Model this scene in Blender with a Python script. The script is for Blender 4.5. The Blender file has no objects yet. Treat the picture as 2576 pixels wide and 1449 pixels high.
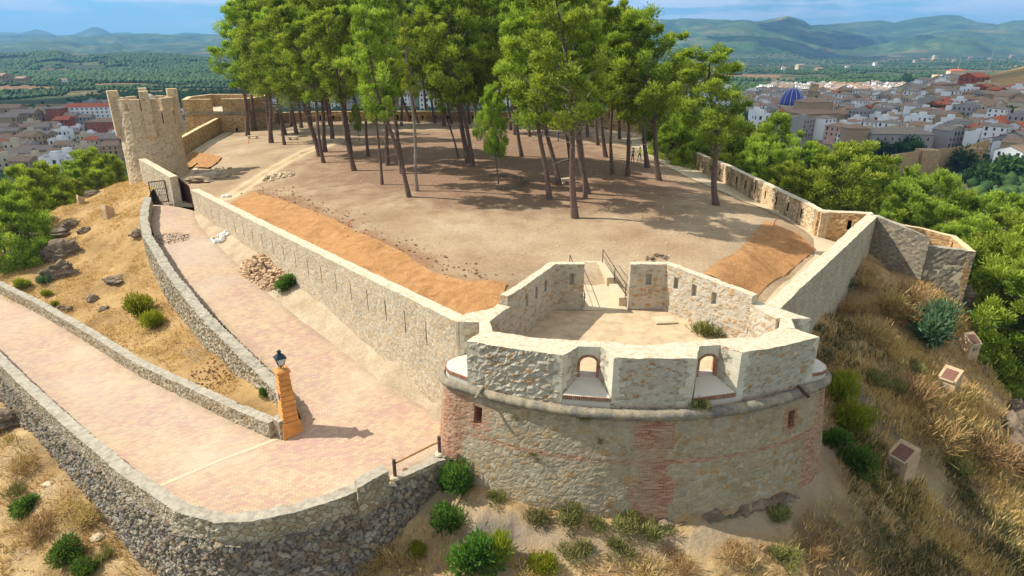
import bpy, bmesh, math, random
import numpy as np
from mathutils import Vector, Matrix, Quaternion
from mathutils.geometry import delaunay_2d_cdt
random.seed(7); np.random.seed(7)
PI = math.pi
SC = bpy.context.scene
COL = SC.collection
# ------------------------------------------------------------------ camera, world, sun
F = 1575.0; CX = 1288.0; CY = 724.5; CAMZ = 14.0      # focal length etc. measured on a 2576 px wide view of the photograph
TH = math.atan((CY - 110.0) / F)                       # camera pitch below the horizon
cs, sn = math.cos(TH), math.sin(TH)
cam = bpy.data.cameras.new('camera'); camo = bpy.data.objects.new('camera', cam); COL.objects.link(camo)
cam.sensor_width = 36.0; cam.lens = F / 2576.0 * 36.0; cam.clip_start = 0.5; cam.clip_end = 60000
camo.location = (0, 0, CAMZ); camo.rotation_euler = (math.radians(90) - TH, 0, 0)
SC.camera = camo
SUN_EL = math.radians(44.5); LDIR = Vector((math.cos(SUN_EL), -0.17 * math.cos(SUN_EL), -math.sin(SUN_EL))).normalized()
sun = bpy.data.lights.new('sun', 'SUN'); suno = bpy.data.objects.new('sun', sun); COL.objects.link(suno)
sun.energy = 5.0; sun.angle = math.radians(0.53); sun.color = (1.0, 0.955, 0.89)
suno.rotation_euler = LDIR.to_track_quat('-Z', 'Y').to_euler(); suno.location = (-60, 20, 80)
world = bpy.data.worlds.new('World'); SC.world = world; world.use_nodes = True
wn = world.node_tree; wn.nodes.clear()
wo = wn.nodes.new('ShaderNodeOutputWorld'); wb = wn.nodes.new('ShaderNodeBackground'); wn.links.new(wb.outputs[0], wo.inputs[0])
sk = wn.nodes.new('ShaderNodeTexSky'); sk.sky_type = 'NISHITA'; sk.sun_disc = False
sk.sun_elevation = SUN_EL; sk.sun_rotation = math.atan2(-LDIR.x, -LDIR.y); sk.altitude = 300; sk.air_density = 1.0; sk.dust_density = 0.4; sk.ozone_density = 2.0
tc = wn.nodes.new('ShaderNodeTexCoord'); mp = wn.nodes.new('ShaderNodeMapping'); mp.inputs['Scale'].default_value = (1.5, 1.5, 11.0)
cn = wn.nodes.new('ShaderNodeTexNoise'); cn.inputs['Scale'].default_value = 3.2; cn.inputs['Detail'].default_value = 9; cn.inputs['Roughness'].default_value = 0.62
wn.links.new(tc.outputs['Generated'], mp.inputs[0]); wn.links.new(mp.outputs[0], cn.inputs[0])
cr = wn.nodes.new('ShaderNodeValToRGB'); cr.color_ramp.elements[0].position = 0.43; cr.color_ramp.elements[1].position = 0.53
wn.links.new(cn.outputs['Fac'], cr.inputs[0])
sx = wn.nodes.new('ShaderNodeSeparateXYZ'); wn.links.new(tc.outputs['Generated'], sx.inputs[0])
mr = wn.nodes.new('ShaderNodeMapRange'); mr.inputs[1].default_value = 0.02; mr.inputs[2].default_value = 0.038; wn.links.new(sx.outputs['Z'], mr.inputs[0])
mu = wn.nodes.new('ShaderNodeMath'); mu.operation = 'MULTIPLY'; wn.links.new(cr.outputs[0], mu.inputs[0]); wn.links.new(mr.outputs[0], mu.inputs[1])
mu2 = wn.nodes.new('ShaderNodeMath'); mu2.operation = 'MULTIPLY'; mu2.inputs[1].default_value = 0.95; wn.links.new(mu.outputs[0], mu2.inputs[0])
tint = wn.nodes.new('ShaderNodeMix'); tint.data_type = 'RGBA'; tint.blend_type = 'MULTIPLY'; tint.inputs[0].default_value = 1.0
wn.links.new(sk.outputs[0], tint.inputs['A']); tint.inputs['B'].default_value = (0.56, 1.06, 1.28, 1)
mx = wn.nodes.new('ShaderNodeMix'); mx.data_type = 'RGBA'; wn.links.new(mu2.outputs[0], mx.inputs[0]); wn.links.new(tint.outputs['Result'], mx.inputs['A'])
mx.inputs['B'].default_value = (10.4, 10.4, 10.5, 1)
wn.links.new(mx.outputs['Result'], wb.inputs[0]); wb.inputs[1].default_value = 0.084
SC.view_settings.view_transform = 'Standard'; SC.view_settings.look = 'None'; SC.view_settings.exposure = 0.48; SC.view_settings.gamma = 1.0
SC.cycles.max_bounces = 5; SC.cycles.diffuse_bounces = 3; SC.cycles.transmission_bounces = 3; SC.cycles.transparent_max_bounces = 4; SC.cycles.volume_bounces = 0
SC.cycles.glossy_bounces = 2

# ------------------------------------------------------------------ measuring helpers (photo pixel + height -> metres)
def ray(px, py):
    dx = (px - CX) / F; dy = -(py - CY) / F
    return np.array((dx, cs + dy * sn, -sn + dy * cs))
def G(px, py, z):
    r = ray(px, py); t = (z - CAMZ) / r[2]
    return (r[0] * t, r[1] * t, z)
def GYd(px, py, Y):
    r = ray(px, py); t = Y / r[1]
    return (r[0] * t, Y, CAMZ + r[2] * t)
def foot(px, py, A, B):
    """point where the sight line meets the vertical plane through A and B"""
    r = ray(px, py); n = np.array((-(B[1] - A[1]), B[0] - A[0])); t = (n[0] * A[0] + n[1] * A[1]) / (n[0] * r[0] + n[1] * r[1])
    return (r[0] * t, r[1] * t, CAMZ + r[2] * t)
def hit(px, py, hf, t0=12, t1=900, n=1600):
    r = ray(px, py); ts = np.geomspace(t0, t1, n); X = r[0] * ts; Y = r[1] * ts; Z = CAMZ + r[2] * ts
    h = hf(X, Y); i = int(np.argmax(Z < h)); return (float(X[i]), float(Y[i]), float(h[i]))

# ------------------------------------------------------------------ noise
def _h(ix, iy, iz, s):
    n = (ix.astype(np.int64) * 374761393 + iy.astype(np.int64) * 668265263 + iz.astype(np.int64) * 2147483647 + s * 974634777) & 0xffffffff
    n = ((n ^ (n >> 13)) * 1274126177) & 0xffffffff
    n = ((n ^ (n >> 16)) * 2246822519) & 0xffffffff
    return ((n ^ (n >> 15)) & 0xffffff) / float(0xffffff)
def vnoise(x, y, z=None, s=0):
    x = np.asarray(x, float); y = np.asarray(y, float); z = np.zeros_like(x) if z is None else np.asarray(z, float)
    fx, fy, fz = np.floor(x), np.floor(y), np.floor(z); u, v, w = x - fx, y - fy, z - fz
    u = u * u * (3 - 2 * u); v = v * v * (3 - 2 * v); w = w * w * (3 - 2 * w); o = 0
    for a in (0, 1):
        for b in (0, 1):
            for c in (0, 1):
                o = o + _h(fx + a, fy + b, fz + c, s) * (u if a else 1 - u) * (v if b else 1 - v) * (w if c else 1 - w)
    return o * 2 - 1
def fbm(x, y, z=None, s=0, o=4, g=0.5):
    r = 0; a = 1
    x = np.asarray(x, float); y = np.asarray(y, float); z = np.zeros_like(x) if z is None else np.asarray(z, float)
    for i in range(o):
        r = r + a * vnoise(x, y, z, s + i * 17); x = x * 2.03 + 5.1; y = y * 2.03 + 1.7; z = z * 2.03 + 3.3; a *= g
    return r
def worley(x, y, z, s=0, jit=0.9):
    fx, fy, fz = np.floor(x), np.floor(y), np.floor(z)
    F1 = np.full(x.shape, 9.0); F2 = np.full(x.shape, 9.0); I = np.zeros(x.shape)
    for a in (-1, 0, 1):
        for b in (-1, 0, 1):
            for c in (-1, 0, 1):
                cx, cy, cz = fx + a, fy + b, fz + c
                px = cx + .5 + jit * (_h(cx, cy, cz, s) - .5); py = cy + .5 + jit * (_h(cx, cy, cz, s + 1) - .5); pz = cz + .5 + jit * (_h(cx, cy, cz, s + 2) - .5)
                d = np.sqrt((px - x) ** 2 + (py - y) ** 2 + (pz - z) ** 2); r = _h(cx, cy, cz, s + 3)
                m = d < F1; F2 = np.where(m, F1, np.minimum(F2, d)); I = np.where(m, r, I); F1 = np.where(m, d, F1)
    return F1, F2, I

# ------------------------------------------------------------------ materials
def lin(c):
    return tuple(((v / 255.) / 12.92 if v / 255. <= .04045 else ((v / 255. + .055) / 1.055) ** 2.4) for v in c) + (1.0,)
class NT:
    def __init__(s, name, rough=0.9, spec=0.25):
        s.m = bpy.data.materials.new(name); s.m.use_nodes = True; s.t = s.m.node_tree; s.b = s.t.nodes['Principled BSDF']
        s.b.inputs['Roughness'].default_value = rough; s.b.inputs['Specular IOR Level'].default_value = spec
        s.tc = s.t.nodes.new('ShaderNodeTexCoord')
    def L(s, a, b): s.t.links.new(a, b)
    def n(s, ty, **k):
        x = s.t.nodes.new(ty)
        for a, v in k.items(): setattr(x, a, v)
        return x
    def setin(s, sock, v):
        if hasattr(v, 'is_linked'): s.L(v, sock)
        else: sock.default_value = v
    def obj(s, scale=(1, 1, 1), rot=(0, 0, 0), loc=(0, 0, 0), src='Object'):
        m = s.n('ShaderNodeMapping'); m.inputs['Scale'].default_value = scale; m.inputs['Rotation'].default_value = rot; m.inputs['Location'].default_value = loc
        s.L(s.tc.outputs[src], m.inputs[0]); return m.outputs[0]
    def noise(s, sc, det=4, ro=.6, vec=None, dist=0):
        x = s.n('ShaderNodeTexNoise'); x.inputs['Scale'].default_value = sc; x.inputs['Detail'].default_value = det; x.inputs['Roughness'].default_value = ro; x.inputs['Distortion'].default_value = dist
        s.L(vec if vec is not None else s.tc.outputs['Object'], x.inputs['Vector']); return x.outputs['Fac']
    def vor(s, sc, vec=None, feat='F1', rnd=1.0):
        x = s.n('ShaderNodeTexVoronoi', feature=feat); x.inputs['Scale'].default_value = sc; x.inputs['Randomness'].default_value = rnd
        s.L(vec if vec is not None else s.tc.outputs['Object'], x.inputs['Vector']); return x
    def ramp(s, f, st, mode='LINEAR'):
        r = s.n('ShaderNodeValToRGB'); e = r.color_ramp.elements; r.color_ramp.interpolation = mode
        while len(e) < len(st): e.new(0.5)
        for i, (p, c) in enumerate(st):
            e[i].position = p; e[i].color = c if len(c) == 4 else tuple(c) + (1,)
        s.L(f, r.inputs[0]); return r.outputs[0]
    def mix(s, f, a, b, mode='MIX'):
        x = s.n('ShaderNodeMix', data_type='RGBA', blend_type=mode); s.setin(x.inputs[0], f); s.setin(x.inputs['A'], a); s.setin(x.inputs['B'], b); return x.outputs['Result']
    def math(s, op, a, b=0.5, clamp=False):
        x = s.n('ShaderNodeMath', operation=op, use_clamp=clamp); s.setin(x.inputs[0], a); s.setin(x.inputs[1], b); return x.outputs[0]
    def mr(s, v, a, b, c=0, d=1):
        x = s.n('ShaderNodeMapRange'); s.setin(x.inputs[0], v)
        for i, q in zip((1, 2, 3, 4), (a, b, c, d)): x.inputs[i].default_value = q
        return x.outputs[0]
    def attr(s, name, out='Fac'):
        x = s.n('ShaderNodeAttribute', attribute_name=name); return x.outputs[out]
    def bump(s, h, st=.5, d=.05, nrm=None):
        x = s.n('ShaderNodeBump'); x.inputs['Strength'].default_value = st; x.inputs['Distance'].default_value = d; s.L(h, x.inputs['Height'])
        if nrm is not None: s.L(nrm, x.inputs['Normal'])
        s.L(x.outputs[0], s.b.inputs['Normal']); return x.outputs[0]
    def col(s, c): s.setin(s.b.inputs['Base Color'], c); return s
def rgbg(v): return (v, v, v, 1)

MAT = {}
def stained(t, c, amt=.5):
    a = t.noise(.09, 6, .7, t.obj((1, 1, 1), (0, 0, .7)), .6); c = t.mix(t.mr(a, .50, .66, 0, amt), c, lin((172, 156, 140))); s = t.noise(.9, 7, .8); return t.mix(t.mr(s, .58, .72, 0, amt * .8), c, lin((150, 128, 112)))
def plain(key, c, rough=.85, var=.12, nsc=3.0, bump=0, spec=.25, metal=0):
    t = NT(key, rough, spec); f = t.noise(nsc, 5, .6); c = lin(c)
    lo = tuple(max(0, v * (1 - var)) for v in c[:3]) + (1,); hi = tuple(min(1, v * (1 + var)) for v in c[:3]) + (1,)
    t.col(t.ramp(f, [(.3, lo), (.7, hi)])); t.b.inputs['Metallic'].default_value = metal
    if bump: t.bump(t.noise(nsc * 6, 4, .7), bump, .03)
    MAT[key] = t.m; return t.m
def masonry_attr(key, cols, mortar, edge=(.04, .16), nmul=.35, bump=.6, smear=0):
    """rubble masonry reading the per-vertex attributes 'stone' (random per stone) and 'edge' (0 in the joints)"""
    t = NT(key, .95, .15); st = t.attr('stone'); ed = t.attr('edge')
    n = len(cols); c = t.ramp(st, [(i / n, lin(q)) for i, q in enumerate(cols)], 'CONSTANT')
    nz = t.noise(9, 6, .7); c = t.mix(nmul, c, t.ramp(nz, [(.25, rgbg(.25)), (.55, rgbg(1)), (.8, rgbg(1.6))]), 'MULTIPLY')
    nz2 = t.noise(1.1, 4, .6); c = t.mix(.5, c, t.ramp(nz2, [(.3, rgbg(.62)), (.65, rgbg(1.1))]), 'MULTIPLY')
    e = t.mr(t.math('ADD', ed, t.math('MULTIPLY', t.math('SUBTRACT', t.noise(14, 4, .6), .5), .12)), edge[0], edge[1])
    if smear: e = t.math('MULTIPLY', e, t.mr(t.noise(.9, 5, .65), .42, .62, 1, 1 - smear))
    mo = t.mix(.6, lin(mortar), t.ramp(t.noise(5, 5, .6), [(.3, rgbg(.6)), (.7, rgbg(1.15))]), 'MULTIPLY')
    t.col(t.mix(e, mo, c)); t.bump(t.math('ADD', t.noise(22, 6, .75), t.math('MULTIPLY', e, .6)), bump, .05); MAT[key] = t.m; return t
def rubble(key, cols, mortar, scale=3.2, edge=(.03, .13), show=1.0, bump=.5, squash=1.5, stain=.35):
    """rubble masonry from a 3-D Voronoi, for walls further off"""
    t = NT(key, .95, .15); v = t.obj((1, 1, squash)); wv = t.n('ShaderNodeVectorMath', operation='ADD')
    nn = t.n('ShaderNodeTexNoise'); nn.inputs['Scale'].default_value = 4; t.L(t.tc.outputs['Object'], nn.inputs['Vector'])
    sc = t.n('ShaderNodeVectorMath', operation='SCALE'); sc.inputs['Scale'].default_value = .25; t.L(nn.outputs['Color'], sc.inputs[0]); t.L(v, wv.inputs[0]); t.L(sc.outputs[0], wv.inputs[1])
    a = t.vor(scale, wv.outputs[0]); d = t.vor(scale, wv.outputs[0], 'DISTANCE_TO_EDGE')
    sep = t.n('ShaderNodeSeparateColor'); t.L(a.outputs['Color'], sep.inputs[0]); n = len(cols)
    c = t.ramp(sep.outputs[0], [(i / n, lin(q)) for i, q in enumerate(cols)], 'CONSTANT')
    e = t.mr(d.outputs['Distance'], edge[0], edge[1]); keep = t.mr(sep.outputs[1], 1 - show, 1 - show + .02) if show < 1 else None
    if keep: e = t.math('MULTIPLY', e, keep)
    c = t.mix(e, lin(mortar), c); c = t.mix(stain, c, t.ramp(t.noise(7, 6, .7), [(.25, rgbg(.35)), (.6, rgbg(1.1))]), 'MULTIPLY')
    c = t.mix(.45, c, t.ramp(t.noise(.8, 4, .6), [(.3, rgbg(.65)), (.65, rgbg(1.1))]), 'MULTIPLY')
    t.col(c); t.bump(t.math('ADD', t.noise(16, 5, .7), t.math('MULTIPLY', e, .7)), bump, .04); MAT[key] = t.m; return t
rubble('curtain', [(202, 184, 154), (190, 170, 138), (210, 196, 168), (182, 158, 124), (198, 184, 160), (202, 172, 128)], (202, 186, 158), 5.2, (.02, .10), 1, .7, 1.8, .5)
rubble('curtain_warm', [(196, 160, 110), (176, 142, 98), (206, 176, 130), (160, 125, 84)], (190, 158, 112), 3.4, (.02, .10), .8, .5, 1.6, .5)
rubble('parapet', [(186, 160, 118), (172, 150, 118), (204, 186, 154), (184, 142, 94), (192, 174, 142), (172, 158, 134)], (190, 178, 156), 3.6, (.06, .15), .5, .8, 1.7, .35)
rubble('round_tower', [(158, 134, 104), (142, 120, 94), (176, 150, 116)], (204, 182, 148), 4.6, (.12, .24), .38, .6, 2.0, .25)
rubble('drystone', [(150, 140, 122), (128, 118, 102), (170, 158, 134), (112, 104, 94), (160, 138, 104)], (92, 82, 66), 3.6, (.02, .10), 1, 1.0, 1.5, .5)
rubble('boundary', [(178, 166, 140), (160, 148, 122), (190, 178, 150), (170, 150, 118)], (140, 122, 94), 3.0, (.02, .07), 1, .8, 1.2, .4)
masonry_attr('drum_stone', [(170, 152, 122), (160, 144, 116), (180, 162, 130), (176, 142, 94), (164, 150, 124), (164, 132, 90), (158, 140, 112), (184, 168, 138)], (172, 158, 132), (.02, .10), .5, .6, .8)
masonry_attr('retaining_stone', [(158, 148, 130), (140, 132, 118), (172, 160, 138), (122, 114, 104), (168, 148, 114), (148, 138, 120), (134, 112, 92)], (104, 94, 78), (.03, .12), .5, .9)
def coping(key, c1, c2, sc=6):
    t = NT(key, .9, .2); v = t.obj((1, 1, 1)); f = t.noise(sc, 7, .7)
    c = t.ramp(f, [(.3, lin(c1)), (.6, lin(c2))]); sp = t.vor(5.5); c = t.mix(t.mr(sp.outputs['Distance'], .10, .22, .5, 0), c, lin((150, 125, 90)))
    t.col(c); t.bump(t.noise(18, 6, .75), .5, .04); MAT[key] = t.m
coping('coping', (168, 152, 122), (214, 200, 168), 3.5)
coping('coping_warm', (196, 170, 124), (220, 196, 150))
coping('cement_cap', (132, 124, 106), (178, 168, 146), 2.5)
# paving of the access ramp
t = NT('paving', .85, .25)
v = t.obj((1, 1, 1), (0, 0, math.radians(-17)))
br = t.n('ShaderNodeTexBrick', offset=.5); t.L(v, br.inputs['Vector'])
for k, q in (('Scale', 1.0), ('Mortar Size', .011), ('Mortar Smooth', .3), ('Bias', 0.), ('Brick Width', .30), ('Row Height', .16)): br.inputs[k].default_value = q
br.inputs['Color1'].default_value = rgbg(0); br.inputs['Color2'].default_value = rgbg(1); br.inputs['Mortar'].default_value = rgbg(.5)
bn = t.noise(.33, 4, .65); mm = t.math('ADD', t.math('MULTIPLY', br.outputs['Color'], .45), t.math('MULTIPLY', bn, .9))
c = t.ramp(mm, [(.25, lin((172, 138, 126))), (.45, lin((180, 146, 128))), (.62, lin((186, 156, 128))), (.85, lin((194, 170, 134)))])
c = t.mix(t.mr(t.noise(.16, 5, .6), .48, .7), c, lin((196, 178, 150)), 'MIX')
c = t.mix(t.math('MULTIPLY', br.outputs['Fac'], .5), c, lin((140, 108, 92)))
c = t.mix(.5, c, t.ramp(t.noise(2.2, 6, .7), [(.3, rgbg(.78)), (.7, rgbg(1.08))]), 'MULTIPLY')
c = stained(t, c, .4); c = t.mix(t.math('MULTIPLY', t.attr('dirt'), t.mr(t.noise(1.4, 6, .75), .35, .6, .15, .9)), c, lin((150, 130, 104))); t.col(c); t.bump(t.math('SUBTRACT', t.noise(20, 4, .6), br.outputs['Fac']), .35, .02); MAT['paving'] = t.m
# soils
def soil(key, cols, sc=.35, fine=8, bump=.7, bd=.06):
    t = NT(key, .97, .1); a = t.noise(sc, 6, .6); c = t.ramp(a, [(.25 + .5 * i / (len(cols) - 1), lin(q)) for i, q in enumerate(cols)])
    c = t.mix(.6, c, t.ramp(t.noise(fine, 6, .75), [(.3, rgbg(.55)), (.6, rgbg(1.1))]), 'MULTIPLY')
    t.bump(t.noise(fine * .7, 7, .75), bump, bd); t.col(c); MAT[key] = t.m; return t, c
soil('dirt', [(150, 130, 102), (178, 158, 128), (196, 180, 152)], .5)
t, c = soil('plateau', [(142, 116, 88), (168, 144, 112), (186, 166, 134)], .14, 4)
litter_shade = t.attr('litter_shade'); pn = t.noise(.5, 6, .65)
lm = t.mr(t.math('ADD', litter_shade, t.math('MULTIPLY', t.math('SUBTRACT', pn, .5), 1.4)), .35, .75)
c = t.mix(t.math('MULTIPLY', lm, .95), c, t.mix(.6, lin((136, 108, 84)), t.ramp(t.noise(4, 6, .8), [(.3, rgbg(.5)), (.65, rgbg(1.25))]), 'MULTIPLY'))  # fallen needles, colour darkened further to stand for missing tree shade
c = t.mix(t.attr('track'), c, lin((206, 182, 140))); c = t.mix(t.attr('dug'), c, t.mix(.6, lin((140, 104, 74)), t.ramp(t.noise(5, 6, .8), [(.3, rgbg(.5)), (.65, rgbg(1.2))]), 'MULTIPLY'))
sp = t.vor(2.6); c = t.mix(t.mr(sp.outputs['Distance'], .05, .09, .8, 0), c, lin((208, 192, 160)))
t.col(c)
t, c = soil('hillside', [(128, 96, 58), (176, 136, 80), (196, 158, 98)], .3, 6, 1.0, .12)
c = t.mix(t.mr(t.noise(.22, 5, .7), .52, .68), c, lin((160, 142, 112))); t.col(c)
t, c = soil('bank', [(136, 108, 70), (176, 142, 92), (196, 164, 114)], .25, 5, 1.0, .12)
c = t.mix(t.mr(t.noise(.3, 5, .7, None), .58, .7), c, lin((150, 132, 104))); t.col(c)
t = NT('jute', .95, .1); wv = t.noise(.9, 5, .6, t.obj((1, 1, 1)), 1.2)
c = t.ramp(wv, [(.25, lin((150, 108, 68))), (.5, lin((178, 132, 84))), (.75, lin((190, 146, 98)))])
t.col(t.mix(.4, c, t.ramp(t.noise(14, 5, .7), [(.3, rgbg(.7)), (.7, rgbg(1.1))]), 'MULTIPLY')); t.bump(t.math('ADD', t.noise(1.6, 5, .6, None, 2.5), t.math('MULTIPLY', t.noise(30, 2, .5), .15)), .9, .12); MAT['jute'] = t.m
plain('walk', (196, 178, 144), .9, .08, 1.5, .2)
plain('plaster', (196, 187, 168), .8, .05, 2, .1)
plain('iron', (34, 32, 34), .5, .2, 8, 0, .5, .6)
plain('rust', (84, 60, 48), .75, .3, 5, .2, .3, .3)
plain('bark', (104, 84, 74), .95, .35, 4, .8)
plain('bark_grey', (138, 124, 112), .95, .3, 4, .8)
plain('rock', (122, 106, 86), .95, .45, 1.6, 1.0)
plain('floor_old', (190, 166, 130), .95, .22, 1.6, .7)
plain('black', (16, 15, 15), .8, .2)
plain('white', (226, 222, 214), .7, .05)
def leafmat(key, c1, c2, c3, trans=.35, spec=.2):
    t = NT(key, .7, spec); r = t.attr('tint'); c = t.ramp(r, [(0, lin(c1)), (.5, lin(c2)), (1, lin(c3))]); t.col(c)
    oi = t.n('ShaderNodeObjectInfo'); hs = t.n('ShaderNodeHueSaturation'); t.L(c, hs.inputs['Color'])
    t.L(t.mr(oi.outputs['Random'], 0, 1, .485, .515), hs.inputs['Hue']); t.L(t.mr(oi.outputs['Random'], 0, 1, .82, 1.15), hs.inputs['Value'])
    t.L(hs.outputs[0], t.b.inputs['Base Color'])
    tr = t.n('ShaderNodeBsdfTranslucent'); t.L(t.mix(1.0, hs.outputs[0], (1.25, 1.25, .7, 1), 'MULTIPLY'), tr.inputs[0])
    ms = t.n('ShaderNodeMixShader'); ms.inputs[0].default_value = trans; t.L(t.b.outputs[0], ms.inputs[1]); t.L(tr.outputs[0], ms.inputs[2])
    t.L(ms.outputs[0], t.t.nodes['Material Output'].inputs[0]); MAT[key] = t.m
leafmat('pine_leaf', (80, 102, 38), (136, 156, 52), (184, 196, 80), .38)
leafmat('shrub_leaf', (50, 76, 30), (84, 116, 44), (112, 140, 60))
leafmat('shrub_yellow', (84, 96, 22), (130, 140, 34), (158, 160, 50))
leafmat('shrub_blue', (62, 88, 62), (88, 118, 84), (112, 138, 100))
leafmat('straw', (146, 116, 68), (194, 162, 104), (222, 196, 140), .3)
leafmat('straw_tuft', (120, 94, 54), (168, 140, 90), (202, 174, 122), .25)
leafmat('weed', (70, 78, 40), (112, 114, 60), (150, 144, 86), .2)
leafmat('far_leaf', (40, 62, 24), (58, 84, 34), (76, 100, 44), .15)

# ------------------------------------------------------------------ object helpers
def tag(o, label=None, cat=None, group=None, kind=None):
    if label: o['label'] = label
    if cat: o['category'] = cat
    if group: o['group'] = group
    if kind: o['kind'] = kind
    return o
def empty(name, loc, label, cat, group=None, rot=(0, 0, 0)):
    o = bpy.data.objects.new(name, None); COL.objects.link(o); o.location = loc; o.rotation_euler = rot; o.empty_display_size = .5
    return tag(o, label, cat, group)
def mk(name, V, Fc, mats, parent=None, midx=None, smooth=False, attrs=None, loc=None, local=False):
    """one mesh object from vertices in metres; parented parts are stored relative to their thing"""
    V = np.asarray(V, float).reshape(-1, 3); off = np.zeros(3)
    if parent is not None and not local:
        p = parent; off = np.zeros(3)
        while p is not None: off = off + np.array(p.location); p = p.parent
    elif loc is not None: off = np.array(loc, float)
    me = bpy.data.meshes.new(name)
    if isinstance(Fc, np.ndarray):
        n, k = Fc.shape; me.vertices.add(len(V)); me.vertices.foreach_set('co', (V - off).ravel()); me.loops.add(n * k); me.loops.foreach_set('vertex_index', Fc.ravel().astype(np.int32))
        me.polygons.add(n); me.polygons.foreach_set('loop_start', np.arange(n, dtype=np.int32) * k); me.update(calc_edges=True)
    else: me.from_pydata([tuple(v) for v in (V - off)], [], [tuple(f) for f in Fc]); me.update()
    for m in (mats if isinstance(mats, (list, tuple)) else [mats]): me.materials.append(MAT[m] if isinstance(m, str) else m)
    if midx is not None: me.polygons.foreach_set('material_index', np.asarray(midx, dtype=np.int32))
    if smooth: me.polygons.foreach_set('use_smooth', np.ones(len(me.polygons), dtype=bool))
    for a, val in (attrs or {}).items():
        at = me.attributes.new(a, 'FLOAT', 'POINT'); at.data.foreach_set('value', np.asarray(val, dtype=np.float32))
    o = bpy.data.objects.new(name, me); COL.objects.link(o)
    if parent is not None: o.parent = parent
    elif loc is not None: o.location = loc
    return o
class MB:
    def __init__(s): s.v = []; s.f = []; s.m = []
    def add(s, V, Fc, mi=0):
        b = len(s.v); s.v += [tuple(q) for q in V]; s.f += [tuple(i + b for i in f) for f in Fc]; s.m += [mi] * len(Fc)
    def box(s, c, d, rz=0, mi=0, bev=0):
        c0, s0 = math.cos(rz), math.sin(rz); V = []
        for z in (-1, 1):
            for x, y in ((-1, -1), (1, -1), (1, 1), (-1, 1)):
                X, Y = x * d[0] / 2, y * d[1] / 2; V.append((c[0] + X * c0 - Y * s0, c[1] + X * s0 + Y * c0, c[2] + z * d[2] / 2))
        s.add(V, [(3, 2, 1, 0), (4, 5, 6, 7), (0, 1, 5, 4), (1, 2, 6, 5), (2, 3, 7, 6), (3, 0, 4, 7)], mi)
    def prism(s, P, z0, z1, mi=0, ztop=None):
        n = len(P); A = sum(P[i][0] * P[(i + 1) % n][1] - P[(i + 1) % n][0] * P[i][1] for i in range(n))
        if A < 0: P = P[::-1]
        V = [(p[0], p[1], z0) for p in P] + [(p[0], p[1], z1) for p in P]
        s.add(V, [tuple(range(n))[::-1], tuple(range(n, 2 * n))] + [(i, (i + 1) % n, n + (i + 1) % n, n + i) for i in range(n)], mi)
    def tube(s, P, R, n=8, mi=0, cap=True):
        P = [Vector(p) for p in P]; R = R if isinstance(R, (list, tuple)) else [R] * len(P); V = []; up = Vector((0, 0, 1))
        for i, p in enumerate(P):
            d = (P[min(i + 1, len(P) - 1)] - P[max(i - 1, 0)]).normalized(); a = d.cross(up)
            if a.length < .05: a = d.cross(Vector((0, 1, 0)))
            a.normalize(); b = d.cross(a)
            for k in range(n): q = 2 * PI * k / n; V.append(tuple(p + (a * math.cos(q) + b * math.sin(q)) * R[i]))
        Fc = [(i * n + k, i * n + (k + 1) % n, (i + 1) * n + (k + 1) % n, (i + 1) * n + k) for i in range(len(P) - 1) for k in range(n)]
        if cap: Fc += [tuple(range(n))[::-1], tuple(range((len(P) - 1) * n, len(P) * n))]
        s.add(V, Fc, mi)
    def lathe(s, c, prof, n=16, mi=0):
        V = [(c[0] + r * math.cos(2 * PI * k / n), c[1] + r * math.sin(2 * PI * k / n), c[2] + z) for r, z in prof for k in range(n)]
        s.add(V, [(i * n + k, i * n + (k + 1) % n, (i + 1) * n + (k + 1) % n, (i + 1) * n + k) for i in range(len(prof) - 1) for k in range(n)] + [tuple(range(n))[::-1], tuple(range((len(prof) - 1) * n, len(prof) * n))], mi)
    def build(s, name, mats, parent=None, smooth=False, loc=None, local=False, attrs=None):
        return mk(name, s.v, s.f, mats, parent, s.m, smooth, attrs, loc, local)

# ------------------------------------------------------------------ height fields
def rbf(P):
    P = np.array(P, float); n = len(P); D = np.hypot(P[:, None, 0] - P[None, :, 0], P[:, None, 1] - P[None, :, 1])
    A = np.zeros((n + 3, n + 3)); A[:n, :n] = D; A[:n, n] = 1; A[:n, n + 1:] = P[:, :2]; A[n, :n] = 1; A[n + 1:, :n] = P[:, :2].T
    A[:n, :n] -= np.eye(n) * 0.05
    w = np.linalg.solve(A, np.concatenate([P[:, 2], np.zeros(3)]))
    def f(x, y):
        x = np.asarray(x, float); y = np.asarray(y, float); sh = x.shape; x = x.ravel(); y = y.ravel(); o = np.empty_like(x)
        for i in range(0, len(x), 20000):
            q = slice(i, i + 20000); o[q] = np.hypot(x[q, None] - P[None, :, 0], y[q, None] - P[None, :, 1]) @ w[:n] + w[n] + w[n + 1] * x[q] + w[n + 2] * y[q]
        return o.reshape(sh)
    return f
def dens(L, step, closed=False):
    o = []; n = len(L)
    for i in range(n if closed else n - 1):
        a = np.array(L[i], float); b = np.array(L[(i + 1) % n], float); k = max(1, int(round(np.linalg.norm((b - a)[:2]) / step)))
        for j in range(k): o.append(tuple(a + (b - a) * j / k))
    if not closed: o.append(tuple(L[-1]))
    return o
def inpoly(x, y, P):
    r = np.zeros(np.shape(x), bool); n = len(P)
    for i in range(n):
        x0, y0 = P[i][0], P[i][1]; x1, y1 = P[(i + 1) % n][0], P[(i + 1) % n][1]
        if y0 == y1: continue
        c = ((y0 > y) != (y1 > y)) & (x < (x1 - x0) * (y - y0) / (y1 - y0) + x0); r ^= c
    return r
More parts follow.
